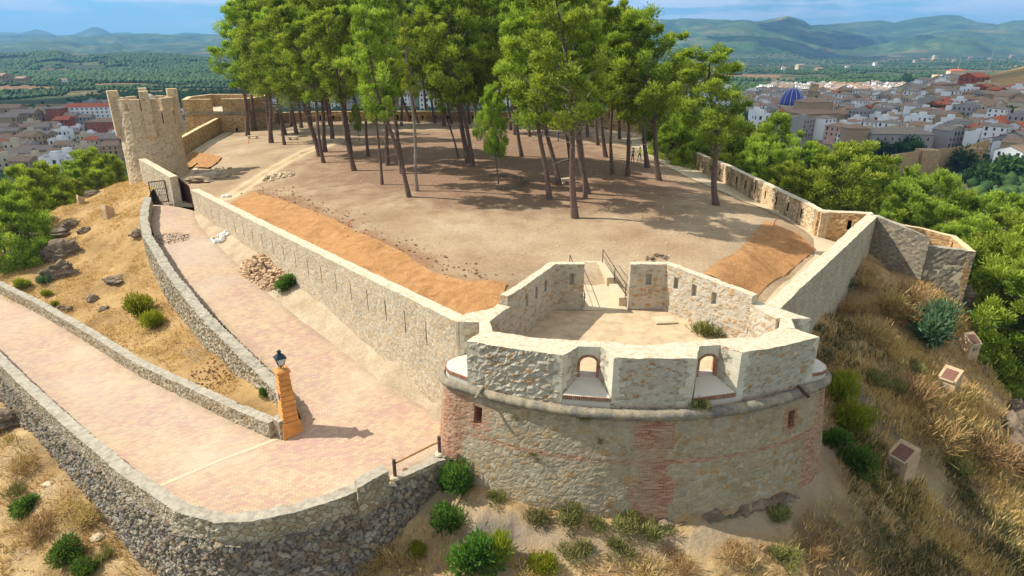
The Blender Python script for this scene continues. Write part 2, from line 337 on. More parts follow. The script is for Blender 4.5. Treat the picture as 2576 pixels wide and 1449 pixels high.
def sheet(name, poly, hf, step, mats, kind='structure', attrf=None, extra=0.0, nstep=None, parent=None, label=None, cat=None):
    """a ground sheet: triangulated inside the outline, heights from hf(x, y)"""
    B = dens([(p[0], p[1]) for p in poly], nstep or step, True); xs = [p[0] for p in B]; ys = [p[1] for p in B]
    gx, gy = np.meshgrid(np.arange(min(xs), max(xs), step), np.arange(min(ys), max(ys), step)); gx = gx + (np.arange(gx.shape[0])[:, None] % 2) * step * .5
    gx = gx.ravel(); gy = gy.ravel(); m = inpoly(gx, gy, B); gx = gx[m]; gy = gy[m]; nb = len(B)
    pts = [Vector(b) for b in B] + [Vector((a, b)) for a, b in zip(gx, gy)]
    r = delaunay_2d_cdt(pts, [(i, (i + 1) % nb) for i in range(nb)], [], 1, 1e-4)
    V = np.array([tuple(p) for p in r[0]]); T = np.array([list(f) for f in r[2] if len(f) == 3]); z = hf(V[:, 0], V[:, 1]) + extra
    V3 = np.column_stack([V, z]); a = V3[T[:, 1]] - V3[T[:, 0]]; b = V3[T[:, 2]] - V3[T[:, 0]]; fl = (a[:, 0] * b[:, 1] - a[:, 1] * b[:, 0]) < 0; T[fl] = T[fl][:, ::-1]
    o = mk(name, V3, T, mats, parent, smooth=True, attrs=attrf(V3) if attrf else None)
    if kind: o['kind'] = kind
    if label: tag(o, label, cat)
    return o

# ------------------------------------------------------------------ walls
def miter(P, closed=False):
    P = np.array(P, float)[:, :2]; n = len(P); N = []
    for i in range(n):
        a = P[i] - P[i - 1] if (i > 0 or closed) else P[1] - P[0]; b = P[(i + 1) % n] - P[i] if (i < n - 1 or closed) else P[-1] - P[-2]
        na = np.array((a[1], -a[0])) / (np.linalg.norm(a) + 1e-9); nb = np.array((b[1], -b[0])) / (np.linalg.norm(b) + 1e-9); m = na + nb; m = m / (np.linalg.norm(m) + 1e-9)
        N.append(m / max(.45, float(m @ na)))
    return np.array(N)
def resample(L, step, extra=()):
    """resample a polyline of n-tuples by arc length, keeping corners; returns array and arc lengths"""
    L = np.array(L, float); d = np.concatenate([[0], np.cumsum(np.hypot(*(L[1:, :2] - L[:-1, :2]).T))])
    s = set(np.round(d, 4))
    for i in range(len(d) - 1):
        k = max(1, int(math.ceil((d[i + 1] - d[i]) / step)))
        for j in range(k): s.add(round(d[i] + (d[i + 1] - d[i]) * j / k, 4))
    for e in extra: s.add(round(e, 4))
    s = np.array(sorted(s)); keep = [0]
    for i in range(1, len(s)):
        if s[i] - s[keep[-1]] > step * .18 or any(abs(s[i] - e) < 1e-3 for e in extra): keep.append(i)
    s = s[keep]; return np.column_stack([np.interp(s, d, L[:, k]) for k in range(L.shape[1])]), s, d
def curtain(name, L, th, mats, parent=None, step=.4, zstep=.4, amp=.0, ws=3.0, slots=(), slotside=0, sv=(.45, .75), sdep=.35, seed=1, topn=.02, batter=0., attrs=False, sz=1.4, capmat=1, darkmat=2, wob=.03):
    """wall of thickness th whose right-hand face (walking along L) is on the line; L rows: x, y, ztop, zbottom_right, zbottom_left
    mats: face, cap, niche.  slots: arc-length intervals cut as niches on side 0 (right) or 1 (left)"""
    ex = [e for q in slots for e in q]; A, S, D = resample(L, step, ex); n = len(A); c = np.interp(S, D, np.arange(len(D)))
    N0 = miter([l[:2] for l in L]); N = np.column_stack([np.interp(S, D, N0[:, k]) for k in (0, 1)])
    hmax = float(np.max(A[:, 2] - np.minimum(A[:, 3], A[:, 4]))); nz = max(2, int(math.ceil(hmax / zstep)))
    vs = sorted(set([round(i / nz, 4) for i in range(nz + 1)] + ([sv[0], sv[1]] if slots else [])))
    R = []; nt = max(1, int(round(th / zstep)))
    def rowpt(k, v, side):
        zb = A[:, 3] if side == 0 else A[:, 4]; z = zb + (A[:, 2] - zb) * v; off = (batter * (A[:, 2] - z)) if side == 0 else (-th - 0 * z)
        return np.column_stack([A[:, 0] + N[:, 0] * off, A[:, 1] + N[:, 1] * off, z])
    for v in vs: R.append((rowpt(0, v, 0), 0, v))
    for j in range(1, nt): 
        a, b = rowpt(0, 1., 0), rowpt(0, 1., 1); R.append((a + (b - a) * j / nt, 2, 1))
    for v in vs[::-1]: R.append((rowpt(0, v, 1), 1, v))
    m = len(R); V = np.concatenate([r[0] for r in R]); sd = np.repeat([r[1] for r in R], n); vv = np.repeat([r[2] for r in R], n); NN = np.tile(N, (m, 1)); SS = np.tile(S, m)
    F1, F2, I = worley(V[:, 0] * ws, V[:, 1] * ws, V[:, 2] * ws * sz, seed); ed = np.clip(F2 - F1, 0, 1)
    k = np.where(sd == 0, 1., np.where(sd == 1, -1., 0)) * (vv > 0)
    bul = (np.clip(ed / .25, 0, 1) * .7 + .6 * (I - .5)) * amp; w = wob * fbm(V[:, 0] * .5, V[:, 1] * .5, V[:, 2] * .5, seed + 5, 3)
    bul = bul + .45 * amp * fbm(V[:, 0] * 5, V[:, 1] * 5, V[:, 2] * 6, seed + 8, 3); inside = np.ones(len(V))
    for a, b in slots: inside[(SS > a - .05) & (SS < b + .05) & (sd == slotside) & (vv > sv[0] - .01) & (vv < sv[1] + .01)] = 0
    V[:, 0] += NN[:, 0] * k * bul * inside; V[:, 1] += NN[:, 1] * k * bul * inside; V[:, 0] += NN[:, 0] * w; V[:, 1] += NN[:, 1] * w
    V[:, 2] += np.where((vv > .999), topn * fbm(V[:, 0] * 1.3, V[:, 1] * 1.3, None, seed, 3) + amp * .5 * (I - .5), 0)
    Fc = []; mi = []; VV = [tuple(v) for v in V]
    for r in range(m - 1):
        s0, v0, s1, v1 = R[r][1], R[r][2], R[r + 1][1], R[r + 1][2]; cap = (v0 > .999 and v1 > .999)
        side = 0 if r < len(vs) - 1 else 1
        for j in range(n - 1):
            if slots and not cap and side == slotside and min(v0, v1) >= sv[0] - 1e-6 and max(v0, v1) <= sv[1] + 1e-6 and any(S[j] >= a - 1e-3 and S[j + 1] <= b + 1e-3 for a, b in slots): continue
            Fc.append((r * n + j, r * n + j + 1, (r + 1) * n + j + 1, (r + 1) * n + j)); mi.append(capmat if cap else 0)
    # niches
    if slots:
        rows = [r for r in range(m) if R[r][1] == slotside and sv[0] - 1e-6 <= R[r][2] <= sv[1] + 1e-6]; rows = [rows[0], rows[-1]]
        for a, b in slots:
            j0 = int(np.argmin(abs(S - a))); j1 = int(np.argmin(abs(S - b))); q = [rows[0] * n + j0, rows[0] * n + j1, rows[1] * n + j1, rows[1] * n + j0]
            nn = N[(j0 + j1) // 2] * (-1 if slotside == 0 else 1); bb = len(VV)
            for i in q: VV.append((VV[i][0] + nn[0] * sdep, VV[i][1] + nn[1] * sdep, VV[i][2]))
            for i in range(4): Fc.append((q[i], q[(i + 1) % 4], bb + (i + 1) % 4, bb + i)); mi.append(darkmat)
            Fc.append((bb, bb + 1, bb + 2, bb + 3)); mi.append(darkmat)
    for j in (0, n - 1): Fc.append(tuple(r * n + j for r in range(m))[::(1 if j == 0 else -1)]); mi.append(0)
    Fc.append  # ends closed above
    at = None
    if attrs:
        ex0 = np.zeros(len(VV) - len(V)); at = {'stone': np.concatenate([I, ex0 + .3]), 'edge': np.concatenate([ed, ex0 + .5])}
    o = mk(name, VV, Fc, mats, parent, mi, False, at); return o
# ================================================================== more masonry materials
def brickify(t, base, maskattr='brick', red=((150, 98, 70), (168, 122, 92), (178, 146, 118), (128, 72, 52))):
    """mix a brick texture laid along attribute 'sarc' and the height into a stone material where the attribute says so"""
    sa = t.attr('sarc'); g = t.n('ShaderNodeNewGeometry'); sp = t.n('ShaderNodeSeparateXYZ'); t.L(g.outputs['Position'], sp.inputs[0])
    cb = t.n('ShaderNodeCombineXYZ'); t.L(sa, cb.inputs[0]); t.L(sp.outputs[2], cb.inputs[1])
    b = t.n('ShaderNodeTexBrick', offset=.5); t.L(cb.outputs[0], b.inputs['Vector'])
    for k, q in (('Scale', 1.0), ('Mortar Size', .012), ('Mortar Smooth', .4), ('Bias', 0.), ('Brick Width', .30), ('Row Height', .075)): b.inputs[k].default_value = q
    b.inputs['Color1'].default_value = rgbg(0); b.inputs['Color2'].default_value = rgbg(1); b.inputs['Mortar'].default_value = rgbg(.5)
    bc = t.ramp(t.math('ADD', t.math('MULTIPLY', b.outputs['Color'], .6), t.math('MULTIPLY', t.noise(1.2, 4, .6), .5)), [(.2, lin(red[3])), (.42, lin(red[0])), (.62, lin(red[1])), (.85, lin(red[2]))])
    bc = t.mix(t.math('MULTIPLY', b.outputs['Fac'], .8), bc, lin((178, 150, 124)))
    cs_ = t.n('ShaderNodeCombineXYZ'); t.L(t.math('MULTIPLY', t.math('FLOOR', t.math('DIVIDE', sa, .3)), .37), cs_.inputs[0]); t.L(t.math('MULTIPLY', t.math('FLOOR', t.math('DIVIDE', sp.outputs[2], .15)), 1.7), cs_.inputs[1])
    j = t.noise(3.1, 2, .5, cs_.outputs[0]); m = t.mr(t.math('ADD', t.attr(maskattr), t.math('MULTIPLY', t.math('SUBTRACT', j, .5), 1.1)), .45, .52); m = t.math('MULTIPLY', m, t.mr(t.noise(.8, 5, .7), .36, .56, .35, .95))
    t.col(t.mix(m, base, bc)); return m
t = MAT['drum_stone']; 
for q in list(bpy.data.materials):
    pass
class _W(NT):
    def __init__(s, m): s.m = m; s.t = m.node_tree; s.b = s.t.nodes['Principled BSDF']; s.tc = [x for x in s.t.nodes if x.bl_idname == 'ShaderNodeTexCoord'][0]
w_ = _W(MAT['drum_stone']); base_ = w_.b.inputs['Base Color'].links[0].from_socket; brickify(w_, base_)
# pale ashlar
t = NT('ashlar', .9, .2); g = t.noise(2.2, 5, .6); t.col(t.mix(.5, t.ramp(g, [(.3, lin((196, 184, 156))), (.7, lin((222, 212, 186)))]), t.ramp(t.noise(14, 4, .7), [(.3, rgbg(.75)), (.6, rgbg(1.05))]), 'MULTIPLY')); t.bump(t.noise(16, 4, .7), .25, .02); MAT['ashlar'] = t.m
t = NT('brick', .9, .2); b = t.n('ShaderNodeTexNoise'); b.inputs['Scale'].default_value = 7; t.L(t.tc.outputs['Object'], b.inputs['Vector'])
t.col(t.ramp(b.outputs['Fac'], [(.3, lin((140, 92, 72))), (.55, lin((164, 118, 94))), (.75, lin((184, 148, 122)))])); t.bump(t.noise(20, 4, .7), .4, .02); MAT['brick'] = t.m; plain('tile_red', (122, 86, 72), .85, .2, 6, .2)
t = NT('cordon_stone', .95, .15); g = t.noise(1.3, 6, .7); c = t.ramp(g, [(.38, lin((118, 112, 104))), (.56, lin((162, 148, 120))), (.75, lin((192, 174, 138)))])
t.col(t.mix(.6, c, t.ramp(t.noise(12, 6, .75), [(.3, rgbg(.45)), (.6, rgbg(1.1))]), 'MULTIPLY')); t.bump(t.noise(14, 6, .75), .8, .05); MAT['cordon_stone'] = t.m

# ================================================================== ground heights
def dpoly(x, y, P):
    d = np.full(np.shape(x), 1e9)
    for a, b in zip(P[:-1], P[1:]):
        ax, ay = a[0], a[1]; bx, by = b[0] - ax, b[1] - ay; tt = np.clip(((x - ax) * bx + (y - ay) * by) / (bx * bx + by * by + 1e-9), 0, 1); d = np.minimum(d, np.hypot(x - ax - tt * bx, y - ay - tt * by))
    return d
def Gs(L): return [G(*p) for p in L]
LW = [(-32.1, 61.9, .4), (-18.6, 46.3, .75), (-10.7, 37.1, 1.05), (-2.6, 27.5, 1.5)]          # long curtain wall, outer top edge
TWR = (-43.8, 77.6)
PL_CTRL = Gs([(600, 560, -.4), (700, 500, .1), (800, 560, .1), (900, 620, .1), (1000, 560, .3), (1250, 700, 0), (1350, 640, .1), (1500, 640, .1), (1490, 690, -.1), (1600, 650, .05), (1750, 680, .05), (1800, 600, .1), (1900, 540, .1), (1700, 480, .3), (1447, 550, .3),
    (1250, 450, 1.0), (1250, 380, 1.1), (1000, 420, .8), (1100, 340, .6), (800, 420, .4), (700, 380, .2), (620, 360, -.1), (1600, 400, .2), (1650, 370, -.2), (1400, 340, .4), (1100, 318, .1), (900, 312, 0), (1500, 330, 0), (650, 440, -.4), (560, 470, -1.0), (500, 440, -1.2), (480, 425, -1.2), (560, 345, -.7), (480, 392, -1.1), (612, 318, -.5),
    (1300, 306, -.3), (1000, 304, -.3), (720, 300, -.3), (1560, 325, -.5), (1640, 345, -.6), (1700, 400, -.7), (1800, 450, -.7), (1881, 507, -.7), (2008, 569, -.7), (2061, 599, -.75), (2052, 633, -1.3), (1906, 760, -1.5), (1935, 770, -1.5), (2075, 640, -1.3), (1980, 700, -1.45), (1960, 572, -.1), (1880, 640, .05), (1830, 660, .1), (1800, 690, 0), (1880, 560, 0), (1935, 556, 0)])
PL_CTRL += [(-30, 61.5, -1.2), (-24.5, 54.5, -.9), (-17.2, 46.3, -1.2), (-9.5, 37.3, -1.3), (-3, 30, -1.2), (-13.4, 41.6, -1.25), (-21, 50.4, -1.1), (-33, 64.5, -1.6), (-38, 70, -1.3), (4.3, 35.4, -.9), (6.9, 35.4, -.9), (0, 33, -.8), (12, 34, -1.3), (14.5, 31.2, -1.5), (9.8, 37.5, -.55), (1.8, 37.5, -.5)]
hpl0 = rbf(PL_CTRL)
def hpl(x, y): return hpl0(x, y) + .045 * fbm(np.asarray(x) * .35, np.asarray(y) * .35, None, 3, 4) + .02 * fbm(np.asarray(x) * 2, np.asarray(y) * 2, None, 9, 3)
RAMP_L = [(-37.6, 64.2, -1.7), (-34.2, 57.4, -2.05), (-32.2, 54.2, -2.3), (-26.2, 45.9, -2.95), (-21.3, 40.5, -3.6), (-16.0, 34.9, -4.3), (-12.6, 31.2, -4.8), (-11.5, 29.2, -5.05), (-12.0, 27.9, -5.35)]
MED = [(-47.5, 53.6, -7.3), (-39.0, 47.6, -7.05), (-31.2, 41.7, -6.8), (-24.4, 36.1, -6.3), (-18.3, 31.8, -5.9), (-15.2, 29.6, -5.65), (-12.7, 27.9, -5.4)]
RAMP_R = [(-32.6, 62.4, -1.85), (-30.0, 57.9, -2.1), (-27.2, 54.3, -2.35), (-20.5, 45.9, -3.05), (-15.9, 40.7, -3.5), (-10.7, 35.4, -4.05), (-6.5, 31.0, -4.45), (-3.4, 28.5, -4.65)]
OUTI = Gs([(0, 886, -6.1), (87, 969, -5.75), (203, 1070, -5.3), (290, 1139, -5.0), (336, 1181, -4.85), (405, 1222, -4.75), (470, 1266, -4.65), (566, 1291, -4.6), (644, 1287, -4.55), (755, 1264, -4.5), (829, 1241, -4.45), (895, 1215, -4.4), (985, 1178, -4.5), (1120, 1120, -4.5)])
OUTI = [(-46.6, 48.2, -6.6)] + OUTI
pav = [(x, y, z - (.95 if i < 12 else .45)) for i, (x, y, z) in enumerate(OUTI)]
hramp = rbf(dens(RAMP_L + MED[::-1], 2) + dens(RAMP_R, 1.2) + dens(pav, 2))
hdirt = rbf(dens(RAMP_R, 1.2) + [(x - .5, y - .45, z - .35) for x, y, z in dens(RAMP_R, 1.2)] + [(-32.5, 62.4, -1.9), (-28.4, 57.6, -2.2), (-23.5, 51.8, -2.1), (-15.5, 42.5, -2.75), (-13, 39.6, -2.8), (-6.6, 32.1, -3.1), (-3.7, 28.9, -3.5), (-2.6, 27.6, -3.7)])
UF = [(-39.5, 64.5, -1.7), (-35.9, 57.9, -2.3), (-32.9, 53.3, -3.2), (-30.0, 49.0, -4.5), (-28.5, 47.3, -4.8), (-26.0, 44.3, -5.1), (-22.6, 40.1, -5.1), (-20.3, 37.6, -5.2), (-16.8, 33.9, -5.1), (-13.3, 30.0, -4.9), (-12.9, 28.9, -4.8)]
MB_ = [(x + .3, y + .45, z + .75) for x, y, z in MED]
BK = Gs([(300, 620, -4.2), (270, 545, -2.9), (200, 560, -3.8), (150, 520, -3.4), (100, 590, -5.2), (60, 650, -6.2), (20, 690, -6.6), (230, 640, -5.0), (300, 740, -5.9), (200, 730, -6.2), (120, 700, -6.3), (340, 640, -4.4), (370, 820, -5.6), (450, 900, -5.3), (330, 460, -1.9), (300, 480, -2.2), (290, 500, -2.5), (240, 480, -2.8)]) + [(-48, 75, -1.9), (-52, 72, -4.0), (-56, 66, -6.5), (-47, 84, -2.4), (-56, 84, -7), (-60, 60, -9), (-44, 72, -1.4), (-41, 68, -1.6), (-53, 60, -6.4), (-66, 75, -13), (-68, 60, -13), (-58, 95, -9)]
hbank0 = rbf(UF + MB_ + BK)
def hbank(x, y):
    x = np.asarray(x, float); y = np.asarray(y, float); dmed = np.clip((fbm(x * .12, y * .12, None, 4, 2) + 1), 0, 1)
    return hbank0(x, y) + .22 * fbm(x * .33, y * .33, None, 21, 4) - .35 * np.clip(.3 - np.abs(fbm((x - y) * .22, (x + y) * .07, None, 23, 3)), 0, 1) + .06 * fbm(x * 1.6, y * 1.6, None, 31, 3)
# outer hillside control points
HC = Gs([(1110, 1200, -6.0), (1000, 1300, -7.4), (800, 1449, -9.2), (1200, 1300, -6.2), (1300, 1285, -6.1), (1500, 1449, -7.3), (1288, 1449, -7.6), (1100, 1449, -8.2), (1600, 1300, -6.1), (1750, 1330, -6.2), (1900, 1290, -6.2), (2000, 1350, -7.0), (2100, 1449, -8.0), (2040, 1180, -5.9), (1700, 1400, -6.9),
    (2090, 1000, -4.9), (2100, 870, -3.4), (2040, 780, -2.2), (2150, 650, -1.4), (2200, 600, -1.0), (2250, 800, -4.2), (2300, 950, -5.5), (2380, 840, -5.0), (2400, 720, -3.6), (2300, 680, -2.4), (2440, 1000, -7.4), (2530, 1060, -9.0), (2200, 1150, -7.6), (2300, 1300, -10), (2576, 1449, -12.2), (2450, 1200, -10), (2576, 1250, -11.4), (2200, 1449, -9.4), (2262, 1180, -8.4), (2375, 975, -7.3), (2430, 890, -6.6), (2150, 1050, -6.2), (2433, 722, -3.4)])
HC += [(29.6, 46.2, -2.5), (34.5, 44.5, -4.5), (36.5, 48, -6), (38.5, 45, -13), (37.5, 41, -12), (36, 37, -10.5), (40.5, 50, -12.5), (39.5, 38, -15), (41, 33, -16), (45, 46, -16), (44, 52, -12.5), (52, 55, -15), (40, 56, -10.5), (34, 52, -7), (45, 36, -15), (50, 40, -17), (60, 60, -18), (55, 30, -19), (60, 45, -19), (70, 70, -21)]
HC += [(30, 60, -6.5), (36, 70, -9), (32, 90, -9), (45, 85, -12.5), (27, 110, -9), (60, 100, -18), (40, 130, -17), (80, 90, -23), (90, 130, -28)]
HC += [(-16.6, 22.8, -9.4), (-12, 19.6, -9.6), (-21.2, 26.2, -9.3), (-24.8, 28.6, -8.9), (-30.4, 32.0, -8.7), (-38, 38, -9.6), (-48, 46, -10.5), (-30, 24, -12), (-22, 18, -12.4), (-12, 14, -12), (-40, 28, -15), (-60, 50, -17), (-60, 30, -24), (-5, 14, -10.5), (6, 14, -10.5), (18, 14, -12), (30, 14, -16), (40, 22, -19), (0, 8, -13), (-20, 8, -16), (-60, 65, -14), (-72, 70, -20), (-62, 80, -11), (-60, 95, -11), (-66, 110, -15), (-85, 80, -20), (-90, 110, -24), (-70, 130, -26), (-100, 60, -38), (-45, 140, -20), (0, 140, -20), (30, 150, -25), (-20, 160, -30)]
HC += [(x, y, z - 4) for x, y, z in [(-40, 66, -2), (-30, 55, -3), (-20, 44, -4), (-10, 34, -5), (0, 32, -4), (12, 32, -3), (5, 45, -3), (20, 45, -3), (-20, 65, -3), (0, 70, -3), (18, 65, -3), (-45, 80, -4), (-30, 90, -3), (0, 100, -3), (15, 95, -3), (-50, 100, -4), (-40, 118, -3), (0, 120, -3), (20, 110, -3), (-30, 43, -7), (-40, 52, -8), (-22, 36, -7.5), (-14, 25, -7), (-8, 25, -6.5)]]
def hfar(x, y):
    x = np.asarray(x, float); y = np.asarray(y, float); r = np.hypot(x, y)
    az = x / np.maximum(y, 20.); t = 1 / (1 + np.exp(-(az - .10) / .07)); b = -56 * (1 - t) - 33 * t
    b = b - np.clip((y - 500) / 700, 0, 1) * t * 20
    # dry hill at the right end of the town
    px = CX + F / cs * x / np.maximum(y, 20.)
    b = b + np.clip((px - 2250) / 330, 0, 1.3) * 26 * np.exp(-((y - 560) / 170.) ** 2) + np.clip((px - 2200) / 380, 0, 1.2) * 6 * np.exp(-((y - 380) / 200.) ** 2)
    b = b + 2.2 * fbm(x / 130., y / 130., None, 40, 3) * np.clip((r - 300) / 400, 0, 1) + 10 * fbm(x / 600., y / 600., None, 44, 3) * np.clip((y - 1100) / 900, 0, 1)
    def prof(pts): P = np.array(pts, float); return np.interp(px, P[:, 0], P[:, 1])
    def e_of(py): u = (CY - py) / F; return (u * cs - sn) / (cs + u * sn)
    hmax = b
    for pts, Y0, wf, wb, am, fr, sd in RIDGES:
        top = CAMZ + e_of(prof(pts)) * Y0; d = y - Y0; w = np.where(d < 0, wf, wb)
        s = np.clip(1 - np.abs(d) / w, 0, 1); s = s * s * (3 - 2 * s) * .55 + s * .45
        fb = fbm(x / fr, y / fr, None, sd, 6, .55); fl = 1 - np.abs(fbm(x / fr * .8 + 9, y / fr * .5, None, sd + 3, 5, .5)); h = b + (top - b) * s + am * fb * np.clip(s * 3, 0, 1) * np.clip(1.15 - s, .12, 1) + am * 1.1 * (fl - .75) * np.clip(s * 3, 0, 1) * np.clip((1 - s) * 2.5, 0, 1)
        hmax = np.maximum(hmax, h)
    return hmax
RIDGES = [
    ([(-600, 85), (0, 81), (30, 80), (58, 82), (102, 73), (129, 81), (149, 90), (193, 87), (237, 70), (250, 69), (267, 74), (284, 85), (325, 81), (355, 86), (410, 90), (470, 80), (525, 85), (700, 88), (900, 80), (1200, 86), (1500, 84), (1800, 100)], 9000, 2200, 2500, 70, 1100, 50),
    ([(-600, 112), (0, 116), (112, 113), (237, 112), (335, 106), (508, 104), (700, 112), (1000, 108), (1400, 106), (1700, 120)], 5600, 1500, 1500, 50, 600, 60),
    ([(-500, 140), (0, 137), (60, 136), (68, 133), (142, 131), (175, 143), (200, 144), (250, 139), (305, 136), (400, 140), (515, 146), (600, 160), (700, 170), (900, 190)], 2300, 900, 900, 12, 420, 70),
    ([(1300, 90), (1500, 70), (1640, 52), (1717, 50), (1758, 49), (1839, 56), (1907, 57), (1968, 50), (2012, 52), (2032, 60), (2157, 53), (2205, 50), (2239, 56), (2293, 44), (2374, 39), (2401, 42), (2442, 59), (2496, 63), (2530, 51), (2576, 46), (2800, 40), (3200, 60)], 6200, 2300, 2500, 105, 800, 80),
    ([(1300, 115), (1500, 95), (1640, 74), (1760, 68), (1850, 62), (1930, 70), (2020, 80), (2080, 92), (2150, 108), (2210, 116), (2260, 108), (2330, 88), (2400, 78), (2480, 80), (2576, 76), (3000, 70)], 4700, 900, 1300, 85, 600, 90),
    ([(1400, 150), (1600, 125), (1717, 98), (1850, 92), (1950, 99), (2020, 112), (2080, 136), (2110, 150), (2180, 143), (2250, 122), (2330, 98), (2370, 92), (2450, 98), (2500, 112), (2576, 118), (3000, 110)], 3800, 650, 900, 50, 420, 100)]
HC += [(x, y, float(hfar(x, y))) for x, y in [(-170, 40), (-190, 90), (-170, 150), (-110, 200), (-40, 230), (30, 230), (100, 210), (160, 170), (150, 110), (150, 60), (130, 10), (120, -20), (0, -60), (-90, -40), (-150, 0)]]
hnear0 = rbf(HC)
def hgr(x, y):
    x = np.asarray(x, float); y = np.asarray(y, float); r = np.hypot(x, y - 60); t = np.clip((r - 110) / 60, 0, 1); t = t * t * (3 - 2 * t)
    n = .20 * fbm(x * .3, y * .3, None, 11, 5) + .06 * fbm(x * 1.7, y * 1.7, None, 12, 3)
    xc = np.clip(x, -230, 230); yc = np.clip(y, -100, 290)
    near = hnear0(xc, yc) + n * np.clip(1.5 - r / 90, .2, 1)
    # rocky drop on the right side
    return near * (1 - t) + hfar(x, y) * t

# ---- ground sheet: one sheet to the horizon, finer near the viewer
NA, NR = 760, 640
aa = np.linspace(math.radians(-64), math.radians(60), NA); rr = np.concatenate([np.geomspace(9, 60, 190, endpoint=False), np.geomspace(60, 14500, NR - 190)])
RR, AA = np.meshgrid(rr, aa, indexing='ij'); gx = RR * np.sin(AA); gy = RR * np.cos(AA); gz = hgr(gx, gy)
# stepped rock: roughen the steep parts
ii = np.arange(NR * NA).reshape(NR, NA); FQ = np.stack([ii[:-1, :-1], ii[:-1, 1:], ii[1:, 1:], ii[1:, :-1]], -1).reshape(-1, 4)
gV = np.stack([gx, gy, gz], -1).reshape(-1, 3); rflat = np.hypot(gV[:, 0], gV[:, 1])
pxv = CX + F / cs * gV[:, 0] / np.maximum(gV[:, 1], 5)
nearm = np.clip((150 - rflat) / 60, 0, 1)
gsl = np.gradient(gz, axis=0) / np.maximum(np.gradient(RR, axis=0), 1e-3); steep = np.clip((np.abs(gsl) - .55) * 2.5, 0, 1).ravel() * nearm
# material of the ground
t = NT('ground', .97, .1)
near = t.attr('near')
a = t.noise(.3, 6, .65); c1 = t.ramp(a, [(.3, lin((134, 108, 72))), (.5, lin((178, 148, 102))), (.65, lin((198, 172, 124)))]); c1 = t.mix(.6, c1, t.ramp(t.noise(5, 6, .75), [(.3, rgbg(.5)), (.6, rgbg(1.1))]), 'MULTIPLY')
c1 = t.mix(t.mr(t.noise(.18, 5, .7), .54, .66), c1, lin((158, 142, 116)))
c1 = t.mix(t.math('MULTIPLY', t.attr('scrub'), .85), c1, t.mix(.6, lin((104, 88, 62)), t.ramp(t.noise(3, 6, .8), [(.3, rgbg(.4)), (.65, rgbg(1.2))]), 'MULTIPLY')); c1 = t.mix(t.attr('path'), c1, t.mix(.5, lin((160, 140, 112)), t.ramp(t.noise(4, 6, .7), [(.3, rgbg(.7)), (.6, rgbg(1.1))]), 'MULTIPLY'))  # scrub soil darkened in colour where the bastion's shadow should look deeper
c1 = t.mix(t.attr('rocky'), c1, t.ramp(t.noise(1.5, 7, .75), [(.3, lin((70, 64, 60))), (.55, lin((128, 120, 108))), (.75, lin((168, 156, 136)))]))
# fields of the valley: patches of groves, tilled soil, scrub
vb = t.vor(.0045, t.obj((1, 2.2, 1), (0, 0, .3))); vs = t.n('ShaderNodeSeparateColor'); t.L(vb.outputs['Color'], vs.inputs[0])
fc = t.ramp(vs.outputs[0], [(0, lin((74, 84, 48))), (.3, lin((88, 96, 54))), (.5, lin((112, 100, 62))), (.64, lin((66, 80, 42))), (.8, lin((150, 112, 74))), (.92, lin((98, 100, 56)))], 'CONSTANT')
rowv = t.noise(.03, 6, .8); fc = t.mix(.7, fc, t.ramp(rowv, [(.35, rgbg(.5)), (.6, rgbg(1.15))]), 'MULTIPLY')
tv = t.vor(.11); fc = t.mix(t.mr(tv.outputs['Distance'], .25, .5, .7, 0), fc, lin((42, 58, 28)))
# mountain scrub
mn = t.noise(.0035, 9, .68); mc = t.ramp(mn, [(.34, lin((34, 54, 24))), (.47, lin((62, 88, 36))), (.56, lin((86, 104, 48))), (.68, lin((128, 116, 82)))])
mc = t.mix(.85, mc, t.ramp(t.noise(.016, 7, .85), [(.38, rgbg(.35)), (.6, rgbg(1.25))]), 'MULTIPLY')
c = t.mix(t.attr('mount'), fc, mc); c = t.mix(t.attr('dry'), c, t.mix(.5, lin((176, 140, 88)), t.ramp(t.noise(.2, 6, .7), [(.3, rgbg(.6)), (.6, rgbg(1.1))]), 'MULTIPLY')); c = t.mix(t.attr('townsoil'), c, lin((120, 108, 92)))
c = t.mix(near, c, c1); t.col(c); t.bump(t.math('MULTIPLY', t.noise(4, 6, .75), near), 1.0, .12); MAT['ground'] = t.m
far0 = hfar(gV[:, 0], gV[:, 1]); base0 = np.where(pxv < 1700, -56, -53)
mount = np.clip((far0 - base0 - 14) / 14, 0, 1) * np.clip((rflat - 1200) / 300, 0, 1)
dry = np.clip((pxv - 2290) / 60, 0, 1) * np.exp(-((gV[:, 1] - 545) / 110.) ** 2) * (rflat > 300); dry = np.clip(dry * 1.4 + .6 * fbm(gV[:, 0] / 30, gV[:, 1] / 30, None, 5, 3) * (dry > .1), 0, 1)
town = np.clip((pxv - 1700) / 80, 0, 1) * ((rflat > 190) & (rflat < 760)) + np.clip((620 - pxv) / 100, 0, 1) * ((rflat > 330) & (rflat < 640)) * .6
PATHL = [G(1100, 1250, -6.2), G(1200, 1290, -6), G(1350, 1330, -6.2), G(1550, 1365, -6.4), G(1750, 1350, -6.3), G(1930, 1290, -6.2), G(2050, 1200, -6.2), G(2080, 1100, -5.8), G(2060, 1020, -5)]
pth = np.clip(1.05 - dpoly(gV[:, 0], gV[:, 1], PATHL) / 1.0 + .4 * fbm(gV[:, 0] * .8, gV[:, 1] * .8, None, 6, 3), 0, 1)
